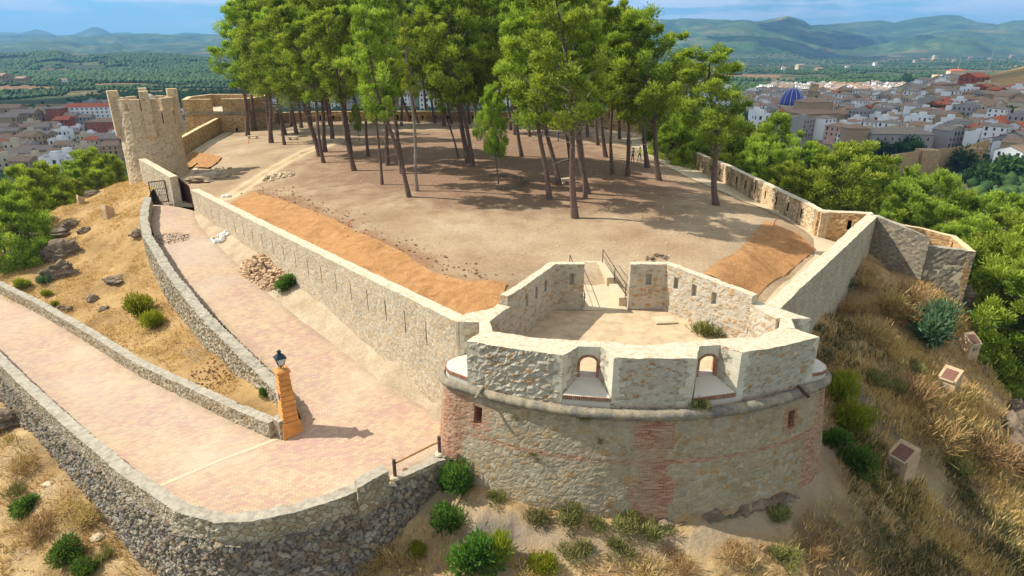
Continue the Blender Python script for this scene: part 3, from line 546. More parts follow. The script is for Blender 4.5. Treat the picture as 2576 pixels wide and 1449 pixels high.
gr = mk('ground', gV, FQ, 'ground', smooth=True, attrs={'scrub': np.clip(1.7 - np.hypot((gV[:, 0] - 24) / 9.5, (gV[:, 1] - 23) / 8.) * 1.2 + .7 * fbm(gV[:, 0] * .35, gV[:, 1] * .35, None, 88, 4), 0, 1) * (gV[:, 0] > 13), 'near': nearm, 'mount': mount, 'dry': dry, 'townsoil': np.clip(town, 0, 1) * (1 - np.clip(dry, 0, 1)), 'path': pth, 'rocky': np.clip(steep * 1.2 + .5 * fbm(gV[:, 0] * .3, gV[:, 1] * .3, None, 8, 3) * (steep > .05), 0, 1)})  # scrub zone: dark soil plus painted-in shade, right of the bastion
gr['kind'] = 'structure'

# ---- inside the walls
PLP = [(-2.2, 27.6), (-2.3, 27.9), (-10.3, 37.3), (-18.2, 46.5), (-31.8, 62.2), (-35.6, 66.6), (-40.3, 73.5), (-42.5, 80.5), (-45.5, 84), (-47.2, 90.8), (-51.3, 113.5), (-46, 116), (-46, 126.5), (-22, 128.2), (1, 126.8), (14, 121), (21, 118), (25.5, 111), (21.8, 98.5), (22.4, 82.5), (23.9, 70.5), (24.7, 61.7), (25.1, 52.9), (25.2, 49), (28.4, 47.9), (13.4, 29.9), (12.6, 30.6), (9.2, 34.9), (7.1, 34.9), (4.2, 34.9), (2.4, 34.9), (-.7, 30.4), (-1.8, 28.4)]
TRK = [G(440, 530, -1.5), G(600, 470, -.9), G(700, 415, -.1), G(790, 372, .3), G(900, 348, .4)]
def HP(L): return [hit(a, b, hpl, 25, 150, 3000) for a, b in L]
TRK = HP([(575, 497), (640, 455), (700, 418), (760, 385), (830, 362)])
DUG = HP([(640, 480), (700, 497), (790, 531), (870, 568), (960, 610), (1020, 638), (1090, 682), (1170, 704), (1275, 714)])
def platt(V):
    x, y = V[:, 0], V[:, 1]; gvx = np.exp(-(((x + 6) / 26.) ** 2 + ((y - 84) / 30.) ** 2) ** 2) + .75 * np.exp(-((x - 6) / 18) ** 2 - ((y - 62) / 14) ** 2)
    d = dpoly(x, y, TRK); tr = np.clip(1 - np.abs(d - .75) / .45, 0, 1) * .9 + np.clip(1 - d / 2.2, 0, 1) * .35
    dg_ = np.clip(1.15 - dpoly(x, y, DUG) / 1.1 + .7 * fbm(x * .8, y * .8, None, 61, 4), 0, 1) * (dpoly(x, y, DUG) < 3)
    return {'dug': dg_ * .8, 'litter_shade': np.clip(gvx * .8, 0, 1), 'track': np.clip(tr + .25 * fbm(x, y, None, 4, 3) * (tr > .05), 0, 1)}
sheet('plateau_ground', PLP, hpl, .55, 'plateau', attrf=platt)
RP = RAMP_L + MED[::-1][1:] + pav + [(-2.9, 27.3, -4.6)] + RAMP_R[::-1]
def rattr(V):
    x, y = V[:, 0], V[:, 1]; d = np.minimum.reduce([dpoly(x, y, RAMP_L), dpoly(x, y, RAMP_R), dpoly(x, y, MED), dpoly(x, y, pav)]); return {'dirt': np.clip(1 - d / .55, 0, 1)}
sheet('paved_ramp', RP, hramp, .45, 'paving', attrf=rattr)
def hdirt2(x, y): return hdirt(x, y) + .03 * fbm(np.asarray(x) * 1.2, np.asarray(y) * 1.2, None, 5, 3) + .0
sheet('dirt_strip', [(x - .5, y - .45) for x, y, z in RAMP_R] + [(-3.0, 27.2), (-2.0, 27.4), (-2.3, 27.7), (-32.0, 62.6)], hdirt2, .4, 'dirt')
sheet('earth_bank', [(-36.2, 59.0), (-38.2, 64.6), (-40, 68.5), (-40.5, 74), (-42, 84), (-48, 92), (-52, 115), (-72, 115), (-74, 60), (-60, 52)] + [(x + .25, y + .4) for x, y, z in MED] + [(x + .35, y + .2) for x, y, z in UF[::-1][:-2]], hbank, .42, 'bank')
# jute matting on the two slopes
def hjute(x, y): return hpl(x, y) + .07 + .05 * fbm(np.asarray(x) * .9 + .6 * np.asarray(y), np.asarray(y) * 1.1, None, 51, 4)
JL = HP([(578, 512), (612, 496), (640, 482), (655, 492), (700, 499), (790, 533), (870, 570), (960, 612), (1020, 640), (1090, 688), (1170, 708), (1275, 716), (1255, 775), (1170, 800)]); JL = [(x, y) for x, y, z in JL] + [(-3.2, 29.8), (-9.6, 37.2), (-17.4, 46.2), (-24.0, 53.9)]
sheet('jute_matting', JL, hjute, .3, 'jute', kind=None, label='ochre jute matting pegged over the bank behind the long sunlit wall', cat='ground matting')
JR = [p[:2] for p in HP([(1768, 690), (1800, 664), (1850, 636), (1885, 600), (1925, 556), (1960, 572), (2010, 592), (2052, 629), (1980, 690), (1890, 757), (1830, 722)])]
sheet('jute_matting', JR, hjute, .3, 'jute', kind=None, label='ochre jute matting on the bank beside the right-hand walkway', cat='ground matting')
JS = [p[:2] for p in Gs([(468, 396, -1.1), (484, 385, -1.0), (520, 388, -.8), (558, 396, -.6), (545, 412, -.8), (525, 428, -1.1), (471, 421, -1.2)])]
sheet('jute_matting', JS, lambda x, y: hjute(x, y) + .1, .3, 'jute', kind=None, label='small ochre jute patch beside the round tower', cat='ground matting')
# walkways
def hwalk(x, y): return hpl(x, y) + .06
WR = [(23.3, 45.8), (24.4, 48.6), (24.3, 53), (23.6, 58), (21.8, 65), (20.2, 71), (19.2, 78), (18.3, 85), (17.5, 93), (19, 101), (22, 107)]; WRo = [(23.5, 107), (21.8, 98), (22.3, 82.5), (23.8, 70.5), (24.6, 61.7), (25.0, 52.9), (25.1, 49), (28.2, 47.6), (13.9, 30.3), (12.8, 32.8)]
sheet('walkway', WR[::-1] + [(13.2, 33.3)] + WRo[::-1], hwalk, .7, 'walk')
WL = [(-47.0, 90.6), (-51.0, 113.2), (-49.3, 113.4), (-45.2, 91.5), (-42.3, 86.0), (-40.6, 81), (-39.6, 77.5), (-37.6, 79), (-36.3, 77.5), (-38.5, 73.2), (-40.2, 74), (-43, 80.6), (-45.6, 84.2)]
sheet('walkway', WL, hwalk, .7, 'walk')
WD = [(-37.3, 64.3), (-35.6, 66.8), (-34.0, 69), (-31.0, 66.2), (-32.2, 62.0)]
# ================================================================== bastion in the foreground
def Z5(x, y, z): return G(1104 + x * .42321, 572.4 + y * .42321, z)
ZT, ZB2, ZF = 1.5, 2.0, -0.9
BA = empty('bastion', (5.95, 30, -5.7), 'round-fronted stone bastion with pale parapet and arched gun openings in the foreground', 'bastion')
R0, C0 = 15.1, (5.95, 38.45)
def arcpt(x, R=R0): return (x, C0[1] - math.sqrt(R * R - (x - C0[0]) ** 2))
plan = [(-1.3, 31.0), (-2.0, 29.6), (-2.9, 28.0), (-3.3, 27.1), (-3.25, 26.5), (-2.8, 26.0)] + [arcpt(x) for x in np.linspace(-2.2, 14.1, 24)] + [(14.75, 26.1), (15.2, 26.6), (15.25, 27.2), (14.8, 28.1), (13.9, 29.8), (13.2, 31.0)]
def chaikin(P, k=1):
    for _ in range(k):
        Q = [P[0]]
        for a, b in zip(P[:-1], P[1:]): Q += [tuple(np.array(a) * .75 + np.array(b) * .25), tuple(np.array(a) * .25 + np.array(b) * .75)]
        P = Q + [P[-1]]
    return P
plan = chaikin(plan, 1)
LD = [(x, y, -1.05, -7.0, -7.0) for x, y in plan]
pa = np.array(plan); sl = np.concatenate([[0], np.cumsum(np.hypot(*(pa[1:] - pa[:-1]).T))])
def s_at(x0, left=True):
    f = [i for i in range(len(pa)) if pa[i][1] < 27 ]; return float(np.interp(x0, pa[f][:, 0], sl[f]))
w1 = s_at(-1.55); w2 = s_at(12.95)
# looking from outside the wall face is on the right-hand side when walking with x decreasing, so run the line right to left
LDr = LD[::-1]; tot = sl[-1]
vz = lambda z: (z + 7.0) / (7.0 - 1.05)
dr = curtain('drum', LD, 1.2, ['drum_stone', 'coping', 'brick'], BA, .085, .085, .022, 2.8, [(w1 - .22, w1 + .22), (w2 - .22, w2 + .22)], 0, (vz(-2.75), vz(-1.85)), .9, 3, .0, .11, True, 1.5, 0, 2, .03)
for f_ in (): pass
n_ = len(dr.data.vertices); co = np.empty(n_ * 3); dr.data.vertices.foreach_get('co', co); co = co.reshape(-1, 3) + np.array(BA.location)
sv_ = C0[0] + 0; ang = np.arctan2(co[:, 0] - C0[0], C0[1] - co[:, 1]); sarc = ang * R0; corner = (co[:, 0] < -2.3) | (co[:, 0] > 14.2)
sarc = np.where(corner, sarc + (co[:, 1] - 26) * np.sign(co[:, 0] - 5), sarc); z_ = co[:, 2]; x_ = co[:, 0]
bm_ = np.zeros(n_); hw = .45 + .22 * np.round(.5 + .5 * np.sin(z_ * 2.3)) + .15 * (z_ < -4.2)
bm_ = np.maximum(bm_, np.clip(1.0 - (np.abs(x_ - 6.25) - hw) / .5, 0, 1)); bm_ = np.maximum(bm_, np.clip(1 - (x_ + 2.3 + .25 * (z_ < -3.4)) / .35, 0, 1)); bm_ = np.maximum(bm_, np.clip(1 - (14.75 - .45 * (z_ < -3.4) - x_ ) / .35, 0, 1))
bm_ = np.maximum(bm_, (np.abs(z_ + 3.35) < .13) * .72); bm_ = np.maximum(bm_, np.clip(1 - (np.maximum(np.abs(x_ + 1.55) - .35, np.abs(z_ + 2.3) - .55)) / .3, 0, 1) * (x_ < 3)); bm_ = np.maximum(bm_, np.clip(1 - (np.maximum(np.abs(x_ - 12.95) - .3, np.abs(z_ + 2.3) - .55)) / .3, 0, 1) * (x_ > 10))
bm_ = np.maximum(bm_, (z_ > -1.22) * 0.0)
for k_, v_ in (('sarc', sarc), ('brick', bm_)):
    at = dr.data.attributes.new(k_, 'FLOAT', 'POINT'); at.data.foreach_set('value', v_.astype(np.float32))
# rubble footing ledge
LF = [(p[0], p[1] - .85, -5.95 - .1 * abs(p[0] - 11), -7.2, -7.0) for p in [arcpt(x) for x in (6.6, 8, 9.5, 11, 12.5, 13.8)]]
curtain('footing', LF, .7, ['rock', 'rock', 'rock'], BA, .15, .15, .22, 1.6, seed=8, topn=.25, wob=.2)
# cordon: half round moulding in stone lengths
cp = [p for p in plan if True]; cpl, cs_s, _ = resample([(a, b, 0) for a, b in cp], .12); NC = miter(cpl[:, :2]); V = []; npf = 10; rc = .30
seg = (cs_s / .95).astype(int); jr = np.array([random.uniform(-.015, .015) for _ in range(200)])
for i in range(len(cpl)):
    fr = (cs_s[i] / .95) % 1; gap = .04 if (fr < .06 or fr > .94) else 0; r_ = rc + jr[seg[i]] - gap
    for k in range(npf):
        a = PI * (k / (npf - 1)) - PI / 2; o = r_ * math.cos(a) * .95; V.append((cpl[i][0] - NC[i][0] * -o * 1, cpl[i][1] - NC[i][1] * -o, -1.05 + r_ * .85 * math.sin(a)))
NCs = NC
Fc = [(i * npf + k, i * npf + k + 1, (i + 1) * npf + k + 1, (i + 1) * npf + k) for i in range(len(cpl) - 1) for k in range(npf - 1)]
mk('cordon', V, Fc, 'cordon_stone', BA, smooth=True)
# platform slab under parapet and floor
mb = MB(); inn = [(p[0], p[1]) for p in plan]; mb.prism(inn + [(8.6, 34.6), (3.0, 34.6)], -1.6, -.95); mb.build('platform', 'cordon_stone', BA)
FL = [(-.9, 26.4), (2.6, 25.0), (5.7, 24.8), (9.2, 25.1), (12.4, 26.2), (13.0, 27.9), (12.2, 30.2), (9.2, 34.5), (2.4, 34.5), (.2, 31.0), (-1.1, 27.6)]
sheet('floor', FL, lambda x, y: -.9 + .02 * fbm(x * 1.5, y * 1.5, None, 3, 3), .4, 'floor_old', kind=None, parent=BA)
# parapet pieces, plan polygons seen from above at the top edge
def zz(L, z): return [Z5(x, y, z)[:2] for x, y in L]
def solid(name, P, z0, z1, parent, mat='parapet', cap='coping', amp=.025, seed=1, step=.16, capn=.03):
    """a massive block on plan polygon P with uneven rubble faces and a worn top"""
    n = len(P); A = sum(P[i][0] * P[(i + 1) % n][1] - P[(i + 1) % n][0] * P[i][1] for i in range(n))
    if A < 0: P = P[::-1]
    B = dens(P, step, True); nb = len(B); P2 = np.array(B); N = miter(B, True); nz = max(1, int((z1 - z0) / step)); V = []
    for k in range(nz + 1):
        z = z0 + (z1 - z0) * k / nz; V.append(np.column_stack([P2[:, 0], P2[:, 1], np.full(nb, z)]))
    V = np.concatenate(V); NN = np.tile(N, (nz + 1, 1)); F1, F2, I = worley(V[:, 0] * 3.2, V[:, 1] * 3.2, V[:, 2] * 4.8, seed); b = (np.clip((F2 - F1) / .3, 0, 1) - .5) * amp + amp * (I - .5)
    b = b + amp * .5 * fbm(V[:, 0] * 5, V[:, 1] * 5, V[:, 2] * 6, seed, 3); V[:, 0] += NN[:, 0] * b; V[:, 1] += NN[:, 1] * b; V[-nb:, 2] += capn * fbm(V[-nb:, 0] * 1.5, V[-nb:, 1] * 1.5, None, seed, 3)
    Fc = [(k * nb + i, k * nb + (i + 1) % nb, (k + 1) * nb + (i + 1) % nb, (k + 1) * nb + i) for k in range(nz) for i in range(nb)]; mi = [0] * len(Fc)
    xs = P2[:, 0]; ys = P2[:, 1]; g1, g2 = np.meshgrid(np.arange(xs.min(), xs.max(), .3), np.arange(ys.min(), ys.max(), .3)); g1 = g1.ravel(); g2 = g2.ravel(); m = inpoly(g1, g2, B)
    pts = [Vector((a, c)) for a, c in V[-nb:, :2]] + [Vector(q) for q in zip(g1[m], g2[m])]
    Bx = [tuple(v[:2]) for v in V[-nb:]]
    r = delaunay_2d_cdt(pts, [(i, (i + 1) % nb) for i in range(nb)], [], 1, 1e-5); base = len(V); top = np.array([tuple(p) for p in r[0]]); tz = z1 + capn * fbm(top[:, 0] * 1.5, top[:, 1] * 1.5, None, seed, 3)
    V = np.concatenate([V, np.column_stack([top, tz])]); 
    for f in r[2]:
        q = [top[i] for i in f[:3]]; cr = (q[1][0] - q[0][0]) * (q[2][1] - q[0][1]) - (q[1][1] - q[0][1]) * (q[2][0] - q[0][0]); f = list(f) if cr > 0 else list(f)[::-1]
        Fc.append(tuple(base + i for i in f)); mi.append(1)
    return mk(name, V, Fc, [mat, cap], parent, mi)
def quoins(name, corners, z0, z1, parent, h=.36, mat='ashlar'):
    """alternating long and short dressed blocks at vertical corners: (corner, dirA, dirB, outward pad)"""
    k = 0
    for (c, a, b) in corners:
        mb = MB(); a = np.array(a, float); a /= np.linalg.norm(a); b = np.array(b, float); b /= np.linalg.norm(b); c = np.array(c, float); nz = int(round((z1 - z0) / h)); hh = (z1 - z0) / nz
        for i in range(nz):
            la, lb = (.62, .38) if (i + k) % 2 else (.38, .62); la *= random.uniform(.9, 1.1); o = -(a + b) / np.linalg.norm(a + b) * .03; p = c + o
            P = [p, p + a * la, p + a * la + b * .08, p + a * .1 + b * .1 , p + b * lb + a * .08, p + b * lb]
            mb.prism([tuple(q) for q in P], z0 + i * hh + .006, z0 + (i + 1) * hh - .006)
        k += 1; mb.build(name, mat, parent)
ZP = -.97
L0, L1 = Z5(168, 672, ZT)[:2], Z5(735, 757, ZT)[:2]; M0, M1 = Z5(1042, 775, ZT)[:2], Z5(1530, 775, ZT)[:2]; N0_, N1 = Z5(1800, 745, ZT)[:2], Z5(2261, 648, ZT)[:2]
T1a, T1b = Z5(828, 706, ZT)[:2], Z5(960, 710, ZT)[:2]; T2a, T2b = Z5(1550, 705, ZT)[:2], Z5(1672, 698, ZT)[:2]
I1a, I1b = (T1a[0] - .1, T1a[1] + .62), (T1b[0] + .1, T1b[1] + .58); I2a, I2b = (T2a[0] - .1, T2a[1] + .58), (T2b[0] + .1, T2b[1] + .62)
LS = Z5(240, 625, ZT)[:2]; LSb = Z5(240, 560, ZT)[:2]; RS = Z5(2118, 600, ZT)[:2]; RSb = Z5(2095, 543, ZT)[:2]
LSi, LSbi = (LS[0] + .62, LS[1] + .18), (LSb[0] + .5, LSb[1] + .1); RSi, RSbi = (RS[0] - .68, RS[1] + .1), (RSb[0] - .5, RSb[1] + .1)
def bow(a, b, k=.06): m = ((a[0] + b[0]) / 2, (a[1] + b[1]) / 2 - k); return [a, ((a[0] + m[0]) / 2, (a[1] + m[1]) / 2 - k * .25), m, ((b[0] + m[0]) / 2, (b[1] + m[1]) / 2 - k * .25), b]
solid('merlon', bow(L0, L1, .1) + [T1a, I1a, (1.0, 25.75), LSi, LS], ZP, ZT, BA, seed=2, amp=.045, step=.1)
solid('merlon', bow(M0, M1) + [T2a, I2a, (5.9, 24.98), I1b, T1b], ZP, ZT, BA, seed=3)
solid('merlon', bow(N0_, N1, .1) + [RS, RSi, (11.2, 25.85), I2b, T2b], ZP, ZT, BA, seed=4)
LF2 = [LSb, Z5(103, 560, ZT)[:2], Z5(160, 510, ZT)[:2], (-.95, 29.25), (-.75, 29.75), (-.1, 29.45), LSbi]
solid('flank', LF2, ZP, ZT, BA, seed=5)
RF2 = [RSb, Z5(2210, 540, ZT)[:2], Z5(1985, 470, ZT)[:2], (12.75, 30.2), (12.2, 29.9), (12.9, 27.9), RSbi]
solid('flank', RF2, ZP, ZT, BA, seed=6)
BWL = [(-.75, 29.75), (2.05, 34.6), (2.15, 34.95), (4.25, 34.95), (4.2, 34.6), (2.55, 34.55), (.55, 30.6), (-.1, 29.45)]
BWR = [(12.75, 30.2), (12.3, 30.9), (9.35, 34.95), (6.95, 34.95), (6.95, 34.6), (9.0, 34.6), (11.85, 30.2), (12.2, 29.9)]
# the rear walls have loopholes: thin walls as curtains with niches facing the yard
def along(P, z, zb): return [(x, y, z, zb, zb) for x, y in P]
curtain('rear_wall', along([(4.25, 34.6), (2.5, 34.6), (.45, 30.9), (-.35, 29.55)][::-1], ZB2, -1.0)[::1], .45, ['parapet', 'coping', 'plaster'], BA, .17, .17, .03, 3, [], 0, seed=14) if False else None
def rear(P, slots, sv=(.56, .80), seed=1):
    return curtain('rear_wall', along(P, ZB2, -1.0), .42, ['parapet', 'coping', 'plaster'], BA, .17, .17, .035, 3.0, slots, 0, sv, .36, seed, .02, 0, False, 1.4, 1, 2, .01)
rear([(-.25, 29.6), (.5, 30.75), (2.5, 34.55), (4.25, 34.6)], [(1.9, 2.2), (3.1, 3.4), (4.3, 4.6), (6.55, 6.85)], seed=21)
rear([(6.95, 34.6), (9.05, 34.6), (11.9, 30.25), (12.3, 29.65)], [(.95, 1.28), (2.75, 3.1), (4.1, 4.45), (5.5, 5.85)], seed=22)
def dr_(a, b): return (b[0] - a[0], b[1] - a[1])
quoins('quoin', [(L0, dr_(L0, L1), dr_(L0, LS)), (L1, dr_(L1, L0), dr_(L1, T1a)), (M0, dr_(M0, M1), dr_(M0, T1b)), (M1, dr_(M1, M0), dr_(M1, T2a)), (N0_, dr_(N0_, N1), dr_(N0_, T2b)), (N1, dr_(N1, N0_), dr_(N1, RS))], ZP, ZT - .015, BA)
fl0, fl1 = Z5(103, 560, ZT)[:2], Z5(2210, 540, ZT)[:2]
quoins('quoin', [(fl0, dr_(fl0, LSb), dr_(fl0, Z5(160, 510, ZT)[:2])), (fl1, dr_(fl1, RSb), dr_(fl1, Z5(1985, 470, ZT)[:2]))], ZP, ZT - .015, BA)
# arched throats of the gun openings
def arch_wall(a, b, ai, bi, z0, z1, zs, zc, wo, name='embrasure_arch'):
    """wall between plan points a-b (outside) and ai-bi (inside) pierced by an arched opening of width wo, sill z0, springing zs, crown zc"""
    a, b, ai, bi = [np.array(q, float) for q in (a, b, ai, bi)]; mb = MB(); u = np.linalg.norm(b - a); f0 = .5 - wo / u / 2; f1 = .5 + wo / u / 2
    def P(f, z, s): q = (a + (b - a) * f) if s == 0 else (ai + (bi - ai) * f); return (q[0], q[1], z)
    arc = [(f0 + (f1 - f0) * (.5 - .5 * math.cos(PI * k / 10)), zs + (zc - zs) * math.sin(PI * k / 10)) for k in range(11)]
    out = [(f0, ZP)] + [(f0, z0)] ; 
    for s in (0, 1):
        V = [P(0, ZP, s), P(0, z1, s), P(1, z1, s), P(1, ZP, s), P(1, z0, s), P(f1, z0, s)] + [P(f, z, s) for f, z in arc[::-1]] + [P(f0, z0, s), P(0, z0, s)]
        # split in quads: left jamb, right jamb, lintel fan, base
        L = [(P(0, ZP, s), P(1, ZP, s), P(1, z0, s), P(0, z0, s)), (P(0, z0, s), P(f0, z0, s), P(f0, zs, s), P(0, zs, s)), (P(f1, z0, s), P(1, z0, s), P(1, zs, s), P(f1, zs, s)), (P(0, zs, s), P(f0, zs, s), P(f0, z1, s), P(0, z1, s)), (P(f1, zs, s), P(1, zs, s), P(1, z1, s), P(f1, z1, s))]
        for (fa, za), (fb, zb_) in zip(arc[:-1], arc[1:]): L.append((P(fa, za, s), P(fb, zb_, s), P(fb, z1, s), P(fa, z1, s)))
        for q in L: mb.add(q, [(0, 1, 2, 3) if s == 0 else (3, 2, 1, 0)], 0)
    ring = [(f0, z0), (f0, zs)] + arc[1:-1] + [(f1, zs), (f1, z0)]
    for (fa, za), (fb, zb_) in zip(ring[:-1], ring[1:]): mb.add([P(fa, za, 0), P(fa, za, 1), P(fb, zb_, 1), P(fb, zb_, 0)], [(0, 1, 2, 3)], 1)
    mb.add([P(f0, z0, 0), P(f1, z0, 0), P(f1, z0, 1), P(f0, z0, 1)], [(0, 1, 2, 3)], 2); mb.add([P(0, z1, 0), P(1, z1, 0), P(1, z1, 1), P(0, z1, 1)], [(0, 1, 2, 3)], 3)
    o = mb.build(name, ['ashlar', 'brick', 'plaster', 'coping'], BA)
    # brick arch ring standing 1.5 cm proud of both faces
    w = .13
    for s in (0, 1):
        rb = MB()
        n = np.array((-(b - a)[1], (b - a)[0])) / u * (-.015 if s == 0 else .015); n = n if np.dot(n, (ai - a)) * (1 if s else -1) > 0 else -n
        rg = [(f0, z0), (f0, zs)] + arc[1:-1] + [(f1, zs), (f1, z0)]; cxr = .5
        rgo = []
        for f, z in rg:
            if z <= zs + 1e-6: rgo.append((f - w / u if f < .5 else f + w / u, z))
            else: dz = z - zs; df = (f - .5) * u; L_ = math.hypot(df, dz) + 1e-6; rgo.append((.5 + (df + df / L_ * w) / u, z + dz / L_ * w))
        for i in range(len(rg) - 1):
            q = []
            for f, z in (rg[i], rg[i + 1], rgo[i + 1], rgo[i]): x, y, zz_ = P(f, z, s); q.append((x + n[0], y + n[1], zz_))
            q2 = [(x - n[0] * 1.2, y - n[1] * 1.2, z) for x, y, z in q]; rb.add(q + q2, [(0, 1, 2, 3), (0, 4, 5, 1), (2, 6, 7, 3), (1, 5, 6, 2), (3, 7, 4, 0)])
        rb.build('arch_ring', 'brick', o)
    return o
EMB = [(T1a, T1b, I1a, I1b), (T2a, T2b, I2a, I2b)]
for e in EMB: arch_wall(*e, -.05, ZT, .68, .98, .74)
arch_wall(LSb, LS, LSbi, LSi, -.05, ZT, .55, .85, .62); arch_wall(RS, RSb, RSi, RSbi, -.05, ZT, .55, .85, .62)
# plastered sills sloping out, edged in brick on end
def sill(ta, tb, oa, ob, zi=-.06, zo=-.42, name='embrasure_sill'):
    mb = MB(); V = [(*ta, zi), (*tb, zi), (*ob, zo), (*oa, zo), (*ta, ZP), (*tb, ZP), (*ob, ZP), (*oa, ZP)]
    mb.add(V, [(0, 1, 2, 3), (3, 2, 6, 7), (0, 3, 7, 4), (2, 1, 5, 6)]); o = mb.build(name, 'plaster', BA)
    a, b = np.array(oa), np.array(ob); u = (b - a) / np.linalg.norm(b - a); n = np.array((u[1], -u[0])); n = n if np.dot(n, np.array(ta) - a) < 0 else -n; L_ = np.linalg.norm(b - a); rb = MB(); k = int(L_ / .085)
    for i in range(k):
        c = a + u * (i + .5) * L_ / k + n * .0; rb.box((c[0] + n[0] * .012, c[1] + n[1] * .012, zo - .085), (L_ / k * .8, .06, .19), math.atan2(u[1], u[0]))
    rb.build('brick_edge', 'brick', o); return o
sill(T1a, T1b, (L1[0] + .05, L1[1] - .12), (M0[0] - .05, M0[1] - .12)); sill(T2a, T2b, (M1[0] + .05, M1[1] - .12), (N0_[0] - .05, N0_[1] - .12))
# rounded corner sills at the sides
def csill(P, ti, name='embrasure_sill'):
    n = len(P); V = [(*q, -.40) for q in P] + [(*q, ZP) for q in P] + [(*ti[0], -.06), (*ti[1], -.06)]
    Fc = [(i, i + 1, n + i + 1, n + i) for i in range(n - 1)]; m_ = n // 2
    Fc += [(2 * n, i + 1, i) for i in range(m_)] + [(2 * n, 2 * n + 1, m_)] + [(2 * n + 1, i + 1, i) for i in range(m_, n - 1)]
    o = mk(name, V, Fc, 'plaster', BA); rb = MB()
    Q, s_, _ = resample([(a, b, 0) for a, b in P], .09)
    NQ = miter(Q[:, :2])
    for i in range(len(Q) - 1):
        c = (Q[i] + Q[i + 1]) / 2; u = Q[i + 1] - Q[i]; cc = np.mean(np.array(P), 0); rb.box((c[0] + (c[0] - cc[0]) * .012, c[1] + (c[1] - cc[1]) * .012, -.48), (.07, .06, .17), math.atan2(u[1], u[0]))
    rb.build('brick_edge', 'brick', o)
csill([(L0[0] - .02, L0[1] + .0), (-2.65, 25.95), (-3.0, 26.2), (-3.18, 26.6), (-3.15, 27.1), (fl0[0] - .05, fl0[1])], (LS, LSb))
csill([(N1[0] + .02, N1[1]), (14.6, 26.05), (14.95, 26.3), (15.1, 26.7), (15.0, 27.2), (fl1[0] + .05, fl1[1])], (RS, RSb))
# water spouts in the cordon
for px, py, sgn in ((1208, 1005, -1), (2018, 975, 1)):
    a = foot(px, py, (-2.2, 25.3), (1.5, 23.7)) if sgn < 0 else foot(px, py, (10.9, 24.0), (14.2, 25.5)); d = np.array((a[0] - C0[0], a[1] - C0[1])); d = d / np.linalg.norm(d)
    mb = MB(); mb.tube([(a[0] - d[0] * .25, a[1] - d[1] * .25, -.72), (a[0] + d[0] * .42, a[1] + d[1] * .42, -.98)], .075, 8); mb.build('water_spout', 'rust' if sgn > 0 else 'cordon_stone', BA)
# hatch slab in the floor, grass tuft comes later
hs = Z5(1340, 555, ZF)[:2]; mb = MB(); mb.box((hs[0], hs[1], -.84), (1.25, .95, .07), .1); mb.box((hs[0], hs[1], -.80), (1.0, .72, .03), .1); mb.build('floor_hatch', 'walk', BA)
# entry ramp to the yard with stepped kerbs
def hent(x, y): return -.88 + np.clip((np.asarray(y) - 34.6) / 6.2, 0, 1) * .95
o = sheet('entry_ramp', [(4.25, 34.5), (6.95, 34.5), (6.55, 37.2), (6.1, 40.8), (3.9, 41.0), (4.1, 37)], hent, .5, 'walk', kind=None, parent=BA)
for (x, y0, y1, z, wd) in ((6.72, 35.0, 37.4, -.28, .5), (6.3, 37.4, 40.6, .12, .5), (3.95, 35.0, 37.2, -.3, .4)):
    kb = MB(); kb.prism([(x - wd / 2, y0), (x + wd / 2, y0), (x + wd / 2 - .25, y1), (x - wd / 2 - .25, y1)], -1.3, z); kb.build('entry_kerb', 'walk', BA)
for (xa, ya, za, xb, yb, zb) in ((6.8, 34.85, -.3, 6.15, 40.3, .12), (4.35, 34.85, -.85, 3.85, 39.5, .0)):
    hr = MB(); pts = [Vector((xa + (xb - xa) * f, ya + (yb - ya) * f, za + (zb - za) * f)) for f in (0, .45, 1)]
    h = empty('handrail', pts[0], 'dark iron handrail on the %s of the bastion entry ramp' % ('right' if xa > 6 else 'left'), 'handrail')
    for p in pts: pm = MB(); pm.tube([p, p + Vector((0, 0, .95))], .025, 6); pm.build('post', 'iron', h)
    for dz, nm in ((.93, 'top_rail'), (.55, 'mid_rail')): pm = MB(); pm.tube([p + Vector((0, 0, dz)) for p in pts], .022 if dz > .6 else .014, 6); pm.build(nm, 'iron', h)
    lm_ = MB(); p = pts[0]; lm_.tube([p + Vector((0, 0, .93)), p + Vector((.02, -.18, .9)), p + Vector((.02, -.22, .72)), p + Vector((.0, -.05, .55))], .018, 6); lm_.build('rail_loop', 'iron', h)

# ================================================================== curtain walls
def off(L, d):
    N = miter([l[:2] for l in L]); return [(l[0] + N[i][0] * d, l[1] + N[i][1] * d) + tuple(l[2:]) for i, l in enumerate(L)]
lw = [(x, y, z, -4.2, -2.0) for x, y, z in LW]; tl = float(np.sum(np.hypot(*(np.diff(np.array(LW)[:, :2], axis=0).T))))
sl_ = [(s, s + .07) for s in np.arange(1.5, tl - 1, 2.15)]
W1 = empty('curtain_wall', (-18, 45, -2), 'long pale rubble wall between the bastion and the round tower, above the upper ramp', 'wall')
curtain('wall_body', lw, .72, ['curtain', 'coping', 'black'], W1, .2, .2, .02, 3.6, sl_, 0, (.60, .84), .12, 31, .025)
# right-hand wall from the bastion to the corner
RW = [(28.7, 47.9, 1.45, -5, -1.6), (21.5, 39.0, 1.45, -6, -1.6), (13.6, 29.4, 1.4, -6, -2)]
RW = RW[::-1]
W2 = empty('curtain_wall', (21, 38, -2), 'broad-topped rubble wall running from the bastion up to the right-hand corner', 'wall')
curtain('wall_body', [(13.7, 29.4, 1.45, -6, -2), (21.3, 38.7, 1.45, -6, -2), (28.75, 47.9, 1.45, -6, -2)], .75, ['curtain', 'coping', 'black'], W2, .22, .22, .025, 3.4, (), 0, seed=33, topn=.03)
